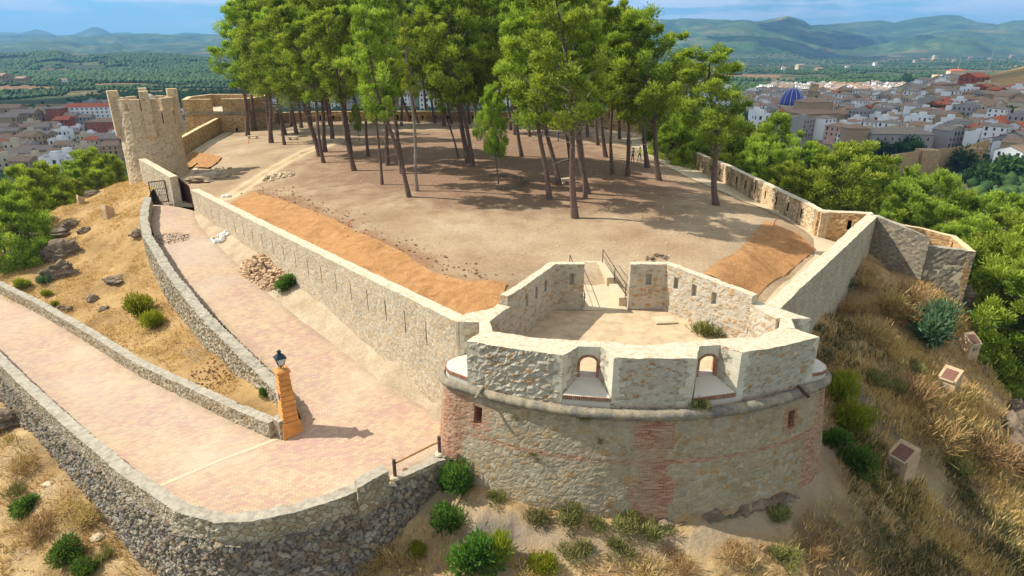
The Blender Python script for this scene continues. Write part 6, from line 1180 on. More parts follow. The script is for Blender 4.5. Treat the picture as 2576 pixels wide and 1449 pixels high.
# shrines on the slopes
def shrine(px, py, hf, rz, label, sc=1.0, t0=14, tile=True):
    p = hit(px, py, hf, t0, 200, 2500); r = empty('wayside_shrine', p, label, 'shrine', 'small masonry shrines on the slopes', (0, 0, rz)); r.scale = (sc,) * 3
    mb = MB(); mb.prism([(-.55, -.5), (.55, -.5), (.55, .5), (-.55, .5)], -.8, 1.15); V = [(-.55, -.5, 1.15), (.55, -.5, 1.15), (.55, .5, 1.15), (-.55, .5, 1.15), (-.55, .35, 1.75), (.55, .35, 1.75)]
    mb.add(V, [(0, 1, 5, 4), (1, 2, 5), (2, 3, 4, 5), (3, 0, 4)]); mb.build('body', 'stone_block', r, local=True)
    mb = MB(); mb.add([(-.38, -.56, 1.14), (.38, -.56, 1.14), (.38, .12, 1.63), (-.38, .12, 1.63), (-.38, -.56, 1.08), (.38, -.56, 1.08), (.38, .12, 1.57), (-.38, .12, 1.57)], [(0, 1, 2, 3), (0, 4, 5, 1), (1, 5, 6, 2), (3, 7, 4, 0)]); mb.build('tiled_top', 'tile_red', r, local=True)
    mb = MB(); mb.box((0, -.57, 1.08), (.86, .12, .1)); mb.build('ledge', 'walk', r, local=True)
    if tile: mb = MB(); mb.box((0, -.515, .62), (.42, .04, .3)); mb.build('panel', 'cordon_stone', r, local=True)
    return r
shrine(2262, 1190, hgr, -1.1, 'small masonry shrine with a red tiled slope, nearest the bastion in the shadow edge', 1.05)
shrine(2380, 985, hgr, -.95, 'small masonry shrine with a red tiled top and a dark panel on the sunny slope', .95)
shrine(2432, 890, hgr, .3, 'small pale masonry shrine at the cliff edge with its top facing up', .9)
shrine(275, 548, hbank, 2.6, 'broken concrete block on the dry bank below the gate', .85, tile=False)
shrine(205, 512, hbank, 2.4, 'small gabled masonry block at the crest left of the gate', .6, tile=False)
# marker pegs
for px_, py_, hf, lab in ((877, 572, hpl, 'small red marker peg on the jute matting edge'), (1945, 570, hpl, 'bent red marker peg beside the right-hand walkway'), (625, 362, hpl, 'red marker stake beside the path to the far bastion')):
    p = hit(px_, py_, hf, 30, 140, 1500); mb = MB(); mb.tube([p, (p[0] + .1, p[1], p[2] + .5), (p[0] + .3, p[1], p[2] + .62)], .035, 5); tag(mb.build('marker_peg', 'sign_red', loc=p), lab, 'peg')

# ================================================================== people
plain('skin', (188, 140, 112), .6, .05); plain('shirt_grey', (150, 152, 156), .9, .1); plain('trousers', (52, 54, 62), .9, .1); plain('vest', (170, 200, 60), .8, .1); plain('hair', (34, 26, 22), .8, .1); plain('shirt_blue', (70, 88, 130), .9, .1)
def person(px, py, rz, label, top, wide=.1, arm=0.1, hf=hpl):
    p = hit(px, py, hf, 30, 160, 1500); r = empty('person', p, label, 'person', None, (0, 0, rz)); me = bpy.data.meshes.new('body'); J = []; E = []; Rd = []
    def jt(q, rr, par=None):
        J.append(q); Rd.append(rr)
        if par is not None: E.append((par, len(J) - 1))
        return len(J) - 1
    pel = jt((0, 0, .96), (.155, .11)); wa = jt((0, 0, 1.12), (.14, .10), pel); ch = jt((0, .0, 1.36), (.175, .115), wa); nk = jt((0, 0, 1.50), (.055, .055), ch); hd = jt((0, -.01, 1.62), (.085, .095), nk); jt((0, -.01, 1.74), (.07, .08), hd)
    hands = []
    for s in (-1, 1):
        hp = jt((s * .10, 0, .90), (.09, .09), pel); kn = jt((s * (.11 + wide * .4), -.02, .50), (.062, .062), hp); an = jt((s * (.12 + wide), .02, .09), (.042, .042), kn); jt((s * (.13 + wide), -.14, .04), (.042, .03), an)
        sh = jt((s * .20, 0, 1.42), (.06, .06), ch); el = jt((s * (.27 + arm * .3), .02, 1.14), (.043, .043), sh); wr = jt((s * (.28 + arm), -.08, .90), (.028, .028), el); pm = jt((s * (.285 + arm), -.10, .83), (.036, .02), wr); hands.append((s, Vector((s * (.285 + arm), -.10, .82))))
        for f in range(4): a = jt((s * (.285 + arm) + (f - 1.5) * .018, -.115, .775), (.009, .009), pm); jt((s * (.285 + arm) + (f - 1.5) * .018, -.10, .735 + .006 * abs(f - 1)), (.008, .008), a)
        a = jt((s * (.285 + arm) - s * .035, -.13, .82), (.009, .009), pm); jt((s * (.285 + arm) - s * .04, -.15, .785), (.008, .008), a)
    me.from_pydata(J, E, []); me.update(); o = bpy.data.objects.new('body', me); COL.objects.link(o); o.parent = r; md = o.modifiers.new('skin', 'SKIN'); sv = me.skin_vertices[0].data
    for i, q in enumerate(Rd): sv[i].radius = q
    sv[0].use_root = True; sb = o.modifiers.new('sub', 'SUBSURF'); sb.levels = 1; sb.render_levels = 1
    dg = bpy.context.evaluated_depsgraph_get(); ev = o.evaluated_get(dg); m2 = bpy.data.meshes.new_from_object(ev); o.modifiers.clear(); o.data = m2
    for m_ in ('skin', top, 'trousers', 'black'): m2.materials.append(MAT[m_])
    for f in m2.polygons:
        c = f.center; f.material_index = 3 if c.z < .1 else 2 if c.z < .98 and abs(c.x) < .245 + (0 if c.z > .6 else .2) and not (c.z > .7 and abs(c.x) > .22 + arm * .5) else 0 if c.z > 1.5 or (abs(c.x) > .2 and c.z < 1.1) else 1
        f.use_smooth = True
    mb = MB(); mb.lathe((0, .01, 1.62), [(.095, 0), (.108, .06), (.10, .13), (.06, .175), (.01, .185)], 12); mb.build('hair', 'hair', r, True, local=True)
    mb = MB(); mb.add([(-.012, -.10, 1.66), (.012, -.10, 1.66), (.016, -.10, 1.62), (-.016, -.10, 1.62), (0, -.135, 1.625)], [(0, 1, 4), (1, 2, 4), (2, 3, 4), (3, 0, 4)]); mb.build('nose', 'skin', r, local=True)
    return r
person(1591, 408, .4, 'standing person in a grey shirt and dark trousers near the walkway, left of two', 'shirt_grey', .05, .06)
person(1608, 406, -.5, 'standing person in a yellow-green vest and dark trousers near the walkway, right of two', 'vest', .1, .10)
person(1404, 357, 1.2, 'person in blue standing half hidden behind the pines', 'shirt_blue', .04, .05)
# darker undergrowth on the shaded slope right of the bastion, and ivy tufts on the old masonry
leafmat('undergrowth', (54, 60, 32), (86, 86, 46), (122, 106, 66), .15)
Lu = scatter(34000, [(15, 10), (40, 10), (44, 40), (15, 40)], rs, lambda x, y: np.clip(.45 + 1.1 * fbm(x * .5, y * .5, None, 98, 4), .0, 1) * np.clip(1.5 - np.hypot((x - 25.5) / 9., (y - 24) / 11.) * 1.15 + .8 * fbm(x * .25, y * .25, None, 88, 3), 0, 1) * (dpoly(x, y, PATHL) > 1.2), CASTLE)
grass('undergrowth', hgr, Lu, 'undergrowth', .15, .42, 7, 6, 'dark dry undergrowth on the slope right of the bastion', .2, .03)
Ls = scatter(40000, [(16.5, 30), (24, 24), (40, 26), (46, 44), (34, 46), (29.5, 44), (17, 31)], rs, lambda x, y: np.clip(.5 + 1.3 * fbm(x * .4, y * .4, None, 99, 3), .02, 1), CASTLE)
grass('dry_grass', hgr, Ls, 'straw', .16, .42, 7, 7, 'tall straw grass on the sunny slope beneath the outwork', .2, .024)
for i, (px_, py_) in enumerate([(1342, 1140), (1352, 1152), (1300, 1046), (1470, 1050), (1500, 1122), (1515, 1108), (1640, 1330), (1690, 1215), (1420, 1178), (1383, 1165), (1445, 1180), (1405, 1200), (1330, 1190), (1250, 1085)]):
    q = foot(px_, py_, *( ((-2.2, 25.9), (1.5, 24.0)) if px_ < 1330 else ((1.5, 24.0), (5.9, 23.2)) if px_ < 1600 else ((5.9, 23.2), (10.5, 24.0)) )); r = place(WEED, i, (q[0], q[1] - .08 + .0, q[2]), rnd(.12, .24), 0, 0, None, 1., 'wall_plant', 'small green plant rooted in the old masonry of the bastion', 'wall plant', 'plants rooted in the bastion wall', (0, 1))
    tf.append((r, px_))
for k, g in enumerate(sorted(tf, key=lambda q: q[1])): g[0]['label'] = 'small green plant rooted in the bastion wall, %s from the left' % ordn(k)

heap('gravel_spill', 428, 600, hramp, 420, 1.5, .05, 'rock', 'grey gravel spilled on the paving at the bend of the upper ramp', 'gravel', seed=14, h=.04, ex=1.2)
q_ = [hit(a, b, hgr, 30, 200, 2500)[:2] for a, b in ((2478, 925), (2560, 895), (2680, 905), (2680, 990), (2540, 985))]
sheet('road', q_, lambda x, y: hgr(x, y) + .12, .8, 'walk')
rsP = np.random.RandomState(15); Pp = scatter(2600, [(-32, 61), (-30, 84), (-38, 100), (18, 100), (24, 60), (22, 46), (9, 37), (2, 37), (-9, 40)], rsP); VV = []; FF = []; b = 0; v0, f0 = rock_mesh(77, .5, 1, .6)
for x, y in Pp[:1500]:
    s_ = .03 + .07 * rsP.rand() ** 3; VV.append(v0 * s_ + np.array((x, y, float(hpl(x, y)) + s_ * .2))); FF.append(f0 + b); b += len(v0)
tag(mk('loose_stones', np.concatenate(VV), np.concatenate(FF), 'walk'), 'small loose stones scattered over the plateau', 'stones', kind='stuff')
# clods of dug soil along the upper edge of the matting
VV = []; FF = []; b = 0; Dl = np.array(dens(DUG, .25)); v0, f0 = rock_mesh(78, .5, 1, .8)
for i in range(420):
    p = Dl[rsP.randint(len(Dl))]; x, y = p[0] + rsP.normal() * .9 + .4, p[1] + rsP.normal() * .9 + .4; s_ = .03 + .10 * rsP.rand() ** 3; VV.append(v0 * s_ + np.array((x, y, float(hpl(x, y)) + s_ * .3 + .02))); FF.append(f0 + b); b += len(v0)
plain('clod', (158, 126, 94), .95, .2, 3, .5)
tag(mk('soil_clods', np.concatenate(VV), np.concatenate(FF), 'clod'), 'loose brown clods of dug soil along the edge of the matting', 'soil', kind='stuff')
LLC = [(40, 1240), (100, 1330), (200, 1300), (260, 1400), (60, 1180), (1330, 1440), (1560, 1400), (1700, 1420), (1850, 1400), (1980, 1420), (1010, 1420), (930, 1440), (1440, 1380), (2060, 1380), (1620, 1440)]
gl = [(shrub(WEED if k % 3 == 0 else STRAW, a, b, rnd(.3, .5), rnd(1.1, 1.6), hgr, 'x', 'grass clump', 'grass_clump', 'grass clumps along the bottom of the slope'), a) for k, (a, b) in enumerate(LLC)]
for q, (r, a) in enumerate(sorted(gl, key=lambda u: u[1])): r['label'] = 'low dry grass clump near the bottom edge, %s from the left' % ordn(q)
# ================================================================== the town
def wallmat(key, c, dirt=.35):
    t = NT(key, .9, .2); cc = t.mix(dirt, lin(c), t.ramp(t.noise(.25, 6, .7), [(.3, rgbg(.55)), (.65, rgbg(1.08))]), 'MULTIPLY'); t.col(cc); MAT[key] = t.m
wallmat('w_white', (236, 234, 228), .15); wallmat('w_cream', (206, 190, 156)); wallmat('w_ochre', (190, 160, 112)); wallmat('w_grey', (162, 156, 146)); wallmat('w_tan', (168, 142, 110)); wallmat('w_brick', (168, 88, 62)); wallmat('w_pink', (206, 164, 144))
def roofmat(key, c1, c2):
    t = NT(key, .9, .2); w = t.n('ShaderNodeTexWave', wave_type='BANDS'); w.inputs['Scale'].default_value = 1.3; w.inputs['Distortion'].default_value = .4; t.L(t.tc.outputs['Object'], w.inputs['Vector'])
    c = t.ramp(t.noise(.8, 6, .75), [(.3, lin(c1)), (.7, lin(c2))]); t.col(t.mix(.35, c, t.ramp(w.outputs['Fac'], [(.2, rgbg(.55)), (.7, rgbg(1.05))]), 'MULTIPLY')); MAT[key] = t.m
roofmat('r_brown', (140, 112, 88), (178, 148, 118)); roofmat('r_grey', (134, 120, 106), (166, 150, 130)); roofmat('r_red', (176, 84, 52), (206, 118, 78)); roofmat('r_flat', (150, 140, 126), (186, 176, 160))
t = NT('window_dark', .3, .5); t.col(lin((44, 46, 52))); MAT['window_dark'] = t.m
plain('frame_pale', (200, 196, 186), .7, .1)
def house_meshes(w, d, h, wm, rm, roof, floors, seed, sep):
    """list of (name, object) for a house of plan w x d, facing -y, base at origin"""
    rd = random.Random(seed); out = []; mb = MB(); z0 = -7.0
    P = [(-w / 2, -d / 2), (w / 2, -d / 2), (w / 2, d / 2), (-w / 2, d / 2)]; rh = d * .19 if roof == 'gable' else 0
    V = [(*p, z0) for p in P] + [(*p, h) for p in P]; Fc = [(i, (i + 1) % 4, 4 + (i + 1) % 4, 4 + i) for i in range(4)]; mb.add(V, Fc, 0)
    if roof == 'gable': mb.add([(-w / 2, -d / 2, h), (-w / 2, d / 2, h), (-w / 2, 0, h + rh), (w / 2, -d / 2, h), (w / 2, d / 2, h), (w / 2, 0, h + rh)], [(1, 0, 2), (3, 4, 5)], 0)
    wins = []; fh = h / floors
    for (ax, L, o) in (('x', w, -d / 2), ('y', d, -w / 2), ('y', d, w / 2)):
        n = max(1, int(L / 3.0))
        for f in range(floors):
            for k in range(n):
                if rd.random() < .15: continue
                u = -L / 2 + (k + .5) * L / n + rd.uniform(-.15, .15); ww, wh = (1.0, 1.5) if rd.random() < .8 else (1.3, 2.0); zc = f * fh + fh * .52
                c, dm = ((u, o, zc), (ww, .12, wh)) if ax == 'x' else ((o, u, zc), (.12, ww, wh)); wins.append((c, dm))
    if not sep:
        for c, dm in wins: mb.box(c, dm, 0, 1)
        if rd.random() < .6: mb.box((rd.uniform(-w / 4, w / 4), -d / 2 - .35, fh * 1.08), (w * .4, .7, .12), 0, 0)
    out.append(('wall', mb.build('wall', [wm, 'window_dark'])))
    rb = MB(); e = .35
    if roof == 'gable':
        for s in (-1, 1):
            V = [(-w / 2 - e, s * (d / 2 + e), h - e * .38), (w / 2 + e, s * (d / 2 + e), h - e * .38), (w / 2 + e, 0, h + rh + .02), (-w / 2 - e, 0, h + rh + .02)]; V += [(x, y, z + .18) for x, y, z in V]
            F6 = [(0, 1, 2, 3), (7, 6, 5, 4), (0, 4, 5, 1), (1, 5, 6, 2), (2, 6, 7, 3), (3, 7, 4, 0)]; rb.add(V, F6 if s > 0 else [f[::-1] for f in F6], 0)
    elif roof == 'hip':
        rh = min(w, d) * .2; V = [(-w / 2 - e, -d / 2 - e, h), (w / 2 + e, -d / 2 - e, h), (w / 2 + e, d / 2 + e, h), (-w / 2 - e, d / 2 + e, h)]; r = (w - d) / 2 if w > d else .1
        V += [(x, y, z + .15) for x, y, z in V] + [(-r, 0, h + rh + .15), (r, 0, h + rh + .15)]; rb.add(V, [(3, 2, 1, 0), (0, 1, 5, 4), (1, 2, 6, 5), (2, 3, 7, 6), (3, 0, 4, 7), (4, 5, 9, 8), (5, 6, 9), (6, 7, 8, 9), (7, 4, 8)], 0)
    else:
        rb.box((0, 0, h + .02), (w - .3, d - .3, .1), 0, 0)
        for c, dm in (((0, -d / 2 + .1, h + .45), (w, .2, .9)), ((0, d / 2 - .1, h + .45), (w, .2, .9)), ((-w / 2 + .1, 0, h + .45), (.2, d - .4, .9)), ((w / 2 - .1, 0, h + .45), (.2, d - .4, .9))): rb.box(c, dm, 0, 1)
        if rd.random() < .7: rb.box((rd.uniform(-w / 5, w / 5), rd.uniform(-d / 5, d / 5), h + 1.3), (w * .35, d * .35, 2.5), 0, 1)
    out.append(('roof', rb.build('roof', [rm, wm])))
    cb = MB(); cb.box((w * rd.uniform(-.3, .3), d * .12, h + rh + .5), (.6, .6, 1.6)); out.append(('chimney', cb.build('chimney', wm)))
    if sep:
        for c, dm in wins: q = MB(); q.box(c, dm); out.append(('window', q.build('window', 'window_dark')))
    for n_, o in out: COL.objects.unlink(o)
    return out
CN = {'w_white': 'white', 'w_cream': 'cream', 'w_ochre': 'ochre', 'w_grey': 'grey', 'w_tan': 'tan', 'w_brick': 'brick-red', 'w_pink': 'pinkish'}
RN = {'r_brown': 'brown tiled', 'r_grey': 'grey tiled', 'r_red': 'red tiled', 'r_flat': 'flat'}
KINDS = []
_k = 0
for wm, rm, rf, fl, w, d, h in [('w_white', 'r_brown', 'gable', 3, 9, 10, 9), ('w_white', 'r_flat', 'flat', 3, 8, 10, 9.5), ('w_cream', 'r_brown', 'gable', 3, 11, 11, 9), ('w_grey', 'r_grey', 'gable', 3, 10, 12, 9.5), ('w_tan', 'r_brown', 'gable', 2, 12, 10, 7), ('w_ochre', 'r_brown', 'gable', 3, 10, 11, 9), ('w_white', 'r_red', 'gable', 2, 9, 9, 7), ('w_brick', 'r_red', 'gable', 3, 10, 10, 9),
                                 ('w_grey', 'r_flat', 'flat', 4, 10, 12, 12), ('w_cream', 'r_flat', 'flat', 3, 9, 9, 9), ('w_pink', 'r_brown', 'hip', 3, 11, 11, 9), ('w_white', 'r_grey', 'hip', 4, 9, 11, 12), ('w_tan', 'r_grey', 'gable', 3, 14, 10, 9), ('w_white', 'r_brown', 'gable', 2, 7, 9, 6.5), ('w_cream', 'r_red', 'hip', 2, 12, 10, 7)]:
    KINDS.append((wm, rm, fl, max(w, d), house_meshes(w, d, h, wm, rm, rf, fl, 300 + _k, False), house_meshes(w, d, h, wm, rm, rf, fl, 300 + _k, True))); _k += 1
def put_house(k, loc, rz, sep, sc=1.0, group='houses of the old town'):
    wm, rm, fl, sz, far_, near_ = KINDS[k]; r = empty('house', loc, '%s %s-roofed house' % (CN[wm], RN[rm].replace('brown tiled', 'brown').replace('grey tiled', 'grey').replace('red tiled', 'red')), 'house', group, (0, 0, rz)); r.scale = (sc, sc, sc)
    rf = None
    for n_, o in (near_ if sep else far_):
        if n_ == 'chimney' and not sep: continue
        c = o.copy(); COL.objects.link(c); c.parent = r if n_ != 'chimney' else rf
        if n_ == 'roof': rf = c
    return r
TOWNP = [(1872, 262), (1940, 222), (2040, 214), (2150, 220), (2215, 206), (2330, 206), (2390, 218), (2440, 232), (2576, 250), (2640, 260), (2640, 440), (2560, 425), (2500, 400), (2425, 372), (2330, 392), (2240, 385), (2190, 380), (2120, 368), (2060, 350), (1985, 350), (1905, 330)]
rsT = np.random.RandomState(77); placed = []; HS = []
SPEC = []   # footprints kept free: (x, y, r)
def gpt(px, py): return hit(px, py, hgr, 150, 3000, 3000)
church = gpt(2035, 322); SPEC.append((church[0], church[1], 26)); dome_p = gpt(1984, 303); SPEC.append((dome_p[0], dome_p[1], 11)); bell_p = gpt(2037, 296)
conv = gpt(2262, 392); SPEC.append((conv[0], conv[1] + 4, 17)); hotel = gpt(2385, 214)
cand = []
for Y in np.arange(235, 900, 1.0):
    pass
cY = 235 + 620 * rsT.rand(60000) ** 1.25; cX = rsT.uniform(70, 620, 60000); m_ = np.abs(CX + F / cs * cX / cY - 2252) < 392; cX, cY = cX[m_], cY[m_]; cZ = hgr(cX, cY); cpx, cpy = proj(cX, cY, cZ); m_ = inpoly(cpx, cpy, TOWNP); grid_ = {}
for X, Y, z, px_, py_ in zip(cX[m_], cY[m_], cZ[m_], cpx[m_], cpy[m_]):
    mind = 6.2 + (Y - 235) / 620 * 2.6; gi, gj = int(X // 9), int(Y // 9)
    if any((X - a) ** 2 + (Y - b) ** 2 < mind ** 2 for i in (-1, 0, 1) for j in (-1, 0, 1) for a, b in grid_.get((gi + i, gj + j), ())): continue
    if any((X - a) ** 2 + (Y - b) ** 2 < r * r for a, b, r in SPEC): continue
    grid_.setdefault((gi, gj), []).append((X, Y)); placed.append((float(X), float(Y), float(z), float(px_), float(py_)))
    if len(placed) >= 1000: break
placed.sort(key=lambda q: q[1]); REST = []
for i, (X, Y, z, px_, py_) in enumerate(placed):
    sun_ = px_ > 2330; k = rsT.choice(15, p=np.array([4.2, 4, 3, 1.5, 2.0, 2, 2.2 + 1.6 * sun_, 1, 1, 2.4, 2, 2, 1.6, 4, .8 + 1.6 * sun_]) / np.sum([4.2, 4, 3, 1.5, 2.0, 2, 2.2 + 1.6 * sun_, 1, 1, 2.4, 2, 2, 1.6, 4, .8 + 1.6 * sun_]))
    rz = .28 + .25 * math.sin(X / 90.) + rsT.uniform(-.12, .12) + (PI / 2 if rsT.rand() < .35 else 0)
    sc_ = rsT.uniform(.62, .80) * (1 + (Y - 235) / 3000); zz_ = z + rsT.uniform(-.5, 1.5)
    if i < 158: h = put_house(int(k), (X, Y, zz_), rz, i < 34, sc_); HS.append((h, px_, py_))
    else: REST.append((int(k), X, Y, zz_, rz, sc_))
def zone(px, py):
    if px > 2430: a = 'at town right end'
    elif px > 2290: a = 'in right part of town'
    elif px > 2130: a = 'in middle of town'
    elif px > 2010: a = 'right of blue dome'
    else: a = 'left of blue dome'
    b = 'front' if py > 340 else 'middle' if py > 270 else 'far'
    return a, b
def number(L, fmt='%s, %s from the left of its kind there'):
    d = {}
    for o, px, py in L: d.setdefault(o['label'], []).append((px, o))
    for k, v in d.items():
        if len(v) > 1:
            for i, (px, o) in enumerate(sorted(v, key=lambda q: q[0])): o['label'] = fmt % (k, ordn(i))
for h, px_, py_ in HS: a, b = zone(px_, py_); h['label'] = '%s, %s rows %s' % (h['label'], b, a)
number(HS, '%s, %s from left')
# the several hundred smallest, farthest houses as one mass
def merged_houses(L, label):
    V = []; Fc = []; MI = []; mats = []; b = 0
    for k, X, Y, z, rz, s in L:
        for n_, o in KINDS[k][4][:2]:
            me = o.data; q = np.empty(len(me.vertices) * 3); me.vertices.foreach_get('co', q); q = q.reshape(-1, 3) * s; c, s_ = math.cos(rz), math.sin(rz); V.append(np.column_stack([q[:, 0] * c - q[:, 1] * s_ + X, q[:, 0] * s_ + q[:, 1] * c + Y, q[:, 2] + z]))
            for p in me.polygons:
                m = me.materials[p.material_index]
                if m not in mats: mats.append(m)
                Fc.append(tuple(i + b for i in p.vertices)); MI.append(mats.index(m))
            b += len(q)
    return tag(mk('far_houses', np.concatenate(V), Fc, mats, midx=MI), label, 'houses', kind='stuff')
merged_houses(REST, 'mass of small tiled houses making up the far part of the old town')
# --- named buildings
def windows(parent, rows, cols, x0, x1, z0, z1, y, w=1.0, h=1.6, rz=0):
    for r_ in range(rows):
        for c_ in range(cols):
            x = x0 + (x1 - x0) * (c_ + .5) / cols; z = z0 + (z1 - z0) * (r_ + .5) / rows; mb = MB(); mb.box((x, y, z), (w, .14, h)); f = mb.build('window', 'frame_pale', parent, local=True); mb = MB(); mb.box((x, y - .05, z), (w * .8, .12, h * .86)); mb.build('pane', 'window_dark', f, local=True)
def block(parent, c, d, wm, rm, roof='hip', name='wall', rz=0):
    mb = MB(); mb.box((c[0], c[1], c[2] + d[2] / 2 - 4), (d[0], d[1], d[2] + 8)); mb.build(name, wm, parent, local=True); w, dd, h = d; e = .5; rb = MB(); z = c[2] + h; rh = min(w, dd) * .2
    if roof == 'hip':
        r = max(.1, (w - dd) / 2); ry = max(.1, (dd - w) / 2)
        V = [(c[0] + sx_ * (w / 2 + e), c[1] + sy_ * (dd / 2 + e), z) for sx_, sy_ in ((-1, -1), (1, -1), (1, 1), (-1, 1))]; V += [(a, b, q + .2) for a, b, q in V] + ([(c[0] - r, c[1], z + rh), (c[0] + r, c[1], z + rh)] if w >= dd else [(c[0], c[1] - ry, z + rh), (c[0], c[1] + ry, z + rh)])
        rb.add(V, [(3, 2, 1, 0), (0, 1, 5, 4), (1, 2, 6, 5), (2, 3, 7, 6), (3, 0, 4, 7)] + ([(4, 5, 9, 8), (5, 6, 9), (6, 7, 8, 9), (7, 4, 8)] if w >= dd else [(4, 5, 8), (5, 6, 9, 8), (6, 7, 9), (7, 4, 8, 9)]))
    else: rb.box((c[0], c[1], z + .15), (w + .3, dd + .3, .3))
    return rb.build('roof', rm, parent, local=True)
ch = empty('church', (church[0], church[1], church[2] - 2), 'big stone church with brown hipped roofs below the blue dome', 'church', None, (0, 0, .25)); ch.scale = (.82, .82, .85)
block(ch, (0, 0, 0), (30, 22, 13), 'w_tan', 'r_brown'); block(ch, (2, 4, 12), (19, 15, 8), 'w_tan', 'r_brown'); block(ch, (22, -2, 0), (14, 16, 12), 'w_tan', 'r_brown'); block(ch, (18, 10, 0), (9, 9, 19), 'w_tan', 'r_grey', 'flat'); windows(ch, 1, 3, 16, 28, 5, 8, -10.05)
dm_ = empty('church_dome', dome_p, 'dark blue tiled dome with pale ribs standing above the roofs', 'dome')
mb = MB(); mb.lathe((0, 0, -6), [(8.2, 0), (8.2, 16)], 8); mb.build('drum', 'w_cream', dm_, local=True)
t = NT('blue_tile', .35, .5); t.col(t.ramp(t.noise(1.5, 4, .6), [(.3, lin((22, 34, 120))), (.7, lin((44, 62, 160)))])); MAT['blue_tile'] = t.m
mb = MB(); mb.lathe((0, 0, 10), [(7.4 * math.cos(a), 10.5 * math.sin(a)) for a in np.linspace(0, PI / 2 * .97, 12)], 24); mb.build('dome_shell', 'blue_tile', dm_, True, local=True)
for k in range(12):
    a = k * PI / 6; mb = MB(); mb.tube([(7.5 * math.cos(q) * math.cos(a), 7.5 * math.cos(q) * math.sin(a), 10 + 10.6 * math.sin(q)) for q in np.linspace(0, PI / 2 * .97, 9)], .16, 4); mb.build('rib', 'frame_pale', dm_, local=True)
mb = MB(); mb.lathe((0, 0, 20.3), [(.9, 0), (.9, 1.2), (.5, 1.6), (.1, 3)], 8); mb.build('lantern', 'frame_pale', dm_, local=True)
bt = empty('bell_tower', bell_p, 'slim brown brick bell tower right of the blue dome', 'bell tower', None, (0, 0, .25))
block(bt, (0, 0, 0), (5.5, 5.5, 17), 'w_tan', 'r_grey', 'flat'); block(bt, (0, 0, 17.3), (3.4, 3.4, 4), 'w_ochre', 'r_brown', 'hip', 'belfry'); mb = MB(); mb.box((0, -2.8, 13), (1.6, .2, 3.2)); mb.build('bell_opening', 'window_dark', bt, local=True)
cv = empty('convent', (conv[0], conv[1] + 4, conv[2] - 1), 'long three-storey grey building with rows of windows above the town wall', 'building', None, (0, 0, -.12)); cv.scale = (.72, .72, .85)
block(cv, (0, 0, 0), (34, 14, 12), 'w_grey', 'r_grey'); windows(cv, 3, 8, -16, 16, 1.0, 11.5, -7.05, 1.2, 1.8); block(cv, (-24, 3, 0), (13, 10, 14), 'w_tan', 'r_brown')
ht = empty('apartment_building', hotel, 'large cream building with arched top floors on the rise at the right', 'building', None, (0, 0, -.15))
block(ht, (0, 0, 0), (44, 20, 15), 'w_cream', 'r_brown', 'flat'); block(ht, (8, 2, 15), (22, 14, 6), 'w_cream', 'r_red'); windows(ht, 3, 9, -21, 21, 2, 14.5, -10.05, 2.2, 2.6); block(ht, (34, 6, 0), (24, 14, 9), 'w_cream', 'r_red')
for (px_, py_, H_, lab) in ((2402, 206, 42, 'tall thin white mast behind the cream building'), (2477, 206, 22, 'thin pale pole on the ridge at the right')):
    p = gpt(px_, py_); mb = MB(); mb.tube([p, (p[0] + .6, p[1], p[2] + H_)], [.4, .2], 5); tag(mb.build('mast', 'frame_pale', loc=p), lab, 'mast')
# crenellated town wall
TWL = Gs([(2238, 392, -24), (2300, 388, -24.5), (2370, 380, -24), (2400, 376, -23), (2440, 372, -22), (2490, 352, -21), (2500, 345, -20)])
TWL = [G(2248, 398, -22), G(2330, 386, -22), G(2400, 380, -22), G(2440, 374, -21), G(2492, 358, -20)]
tw_ = empty('town_wall', TWL[2], 'crenellated brown town wall running below the houses at the right', 'wall')
cw = [(x, y, z, z - 20, z - 12) for x, y, z in TWL]; curtain('wall_body', cw, 1.6, ['curtain_warm', 'curtain_warm', 'black'], tw_, 1.5, 1.5, .1, 1.5, (), 0, seed=81)
A_, s_, _ = resample(TWL, 2.2); mbm = MB()
for p in A_[:-1]: mbm.box((p[0], p[1] + .5, p[2] + .5), (1.2, .7, 1.3))
tag(mbm.build('merlons', 'curtain_warm', tw_), kind='stuff')
for X_, Y_, s in ((TWL[1][0], TWL[1][1], 0), (TWL[3][0], TWL[3][1], 0)): mb = MB(); mb.prism([(X_ - 3, Y_ - 3), (X_ + 3, Y_ - 3), (X_ + 3, Y_ + 2), (X_ - 3, Y_ + 2)], -45, TWL[1][2] + 1.5); mb.build('wall_turret', 'curtain_warm', tw_)
# big individual houses at the right edge below the wall
for k, (px_, py_, ki, sc_, rz, lab) in enumerate([(2535, 440, 0, .85, .5, 'tall white house at the right edge, in front of the town wall end'), (2560, 372, 6, 1.1, .2, 'white house with a large red tiled roof at the right edge'), (2505, 352, 6, 1.0, .1, 'white house with an orange-red roof behind the wall end'), (2440, 240, 7, 1.2, .3, 'large brick-red block on the upper right of the town'), (1905, 335, 1, 1.0, .1, 'white flat-roofed house at the left end of the town, half behind pines')]):
    p = gpt(px_, py_); h = put_house(ki, (p[0], p[1], p[2] + 1), rz, False, sc_); h['label'] = lab
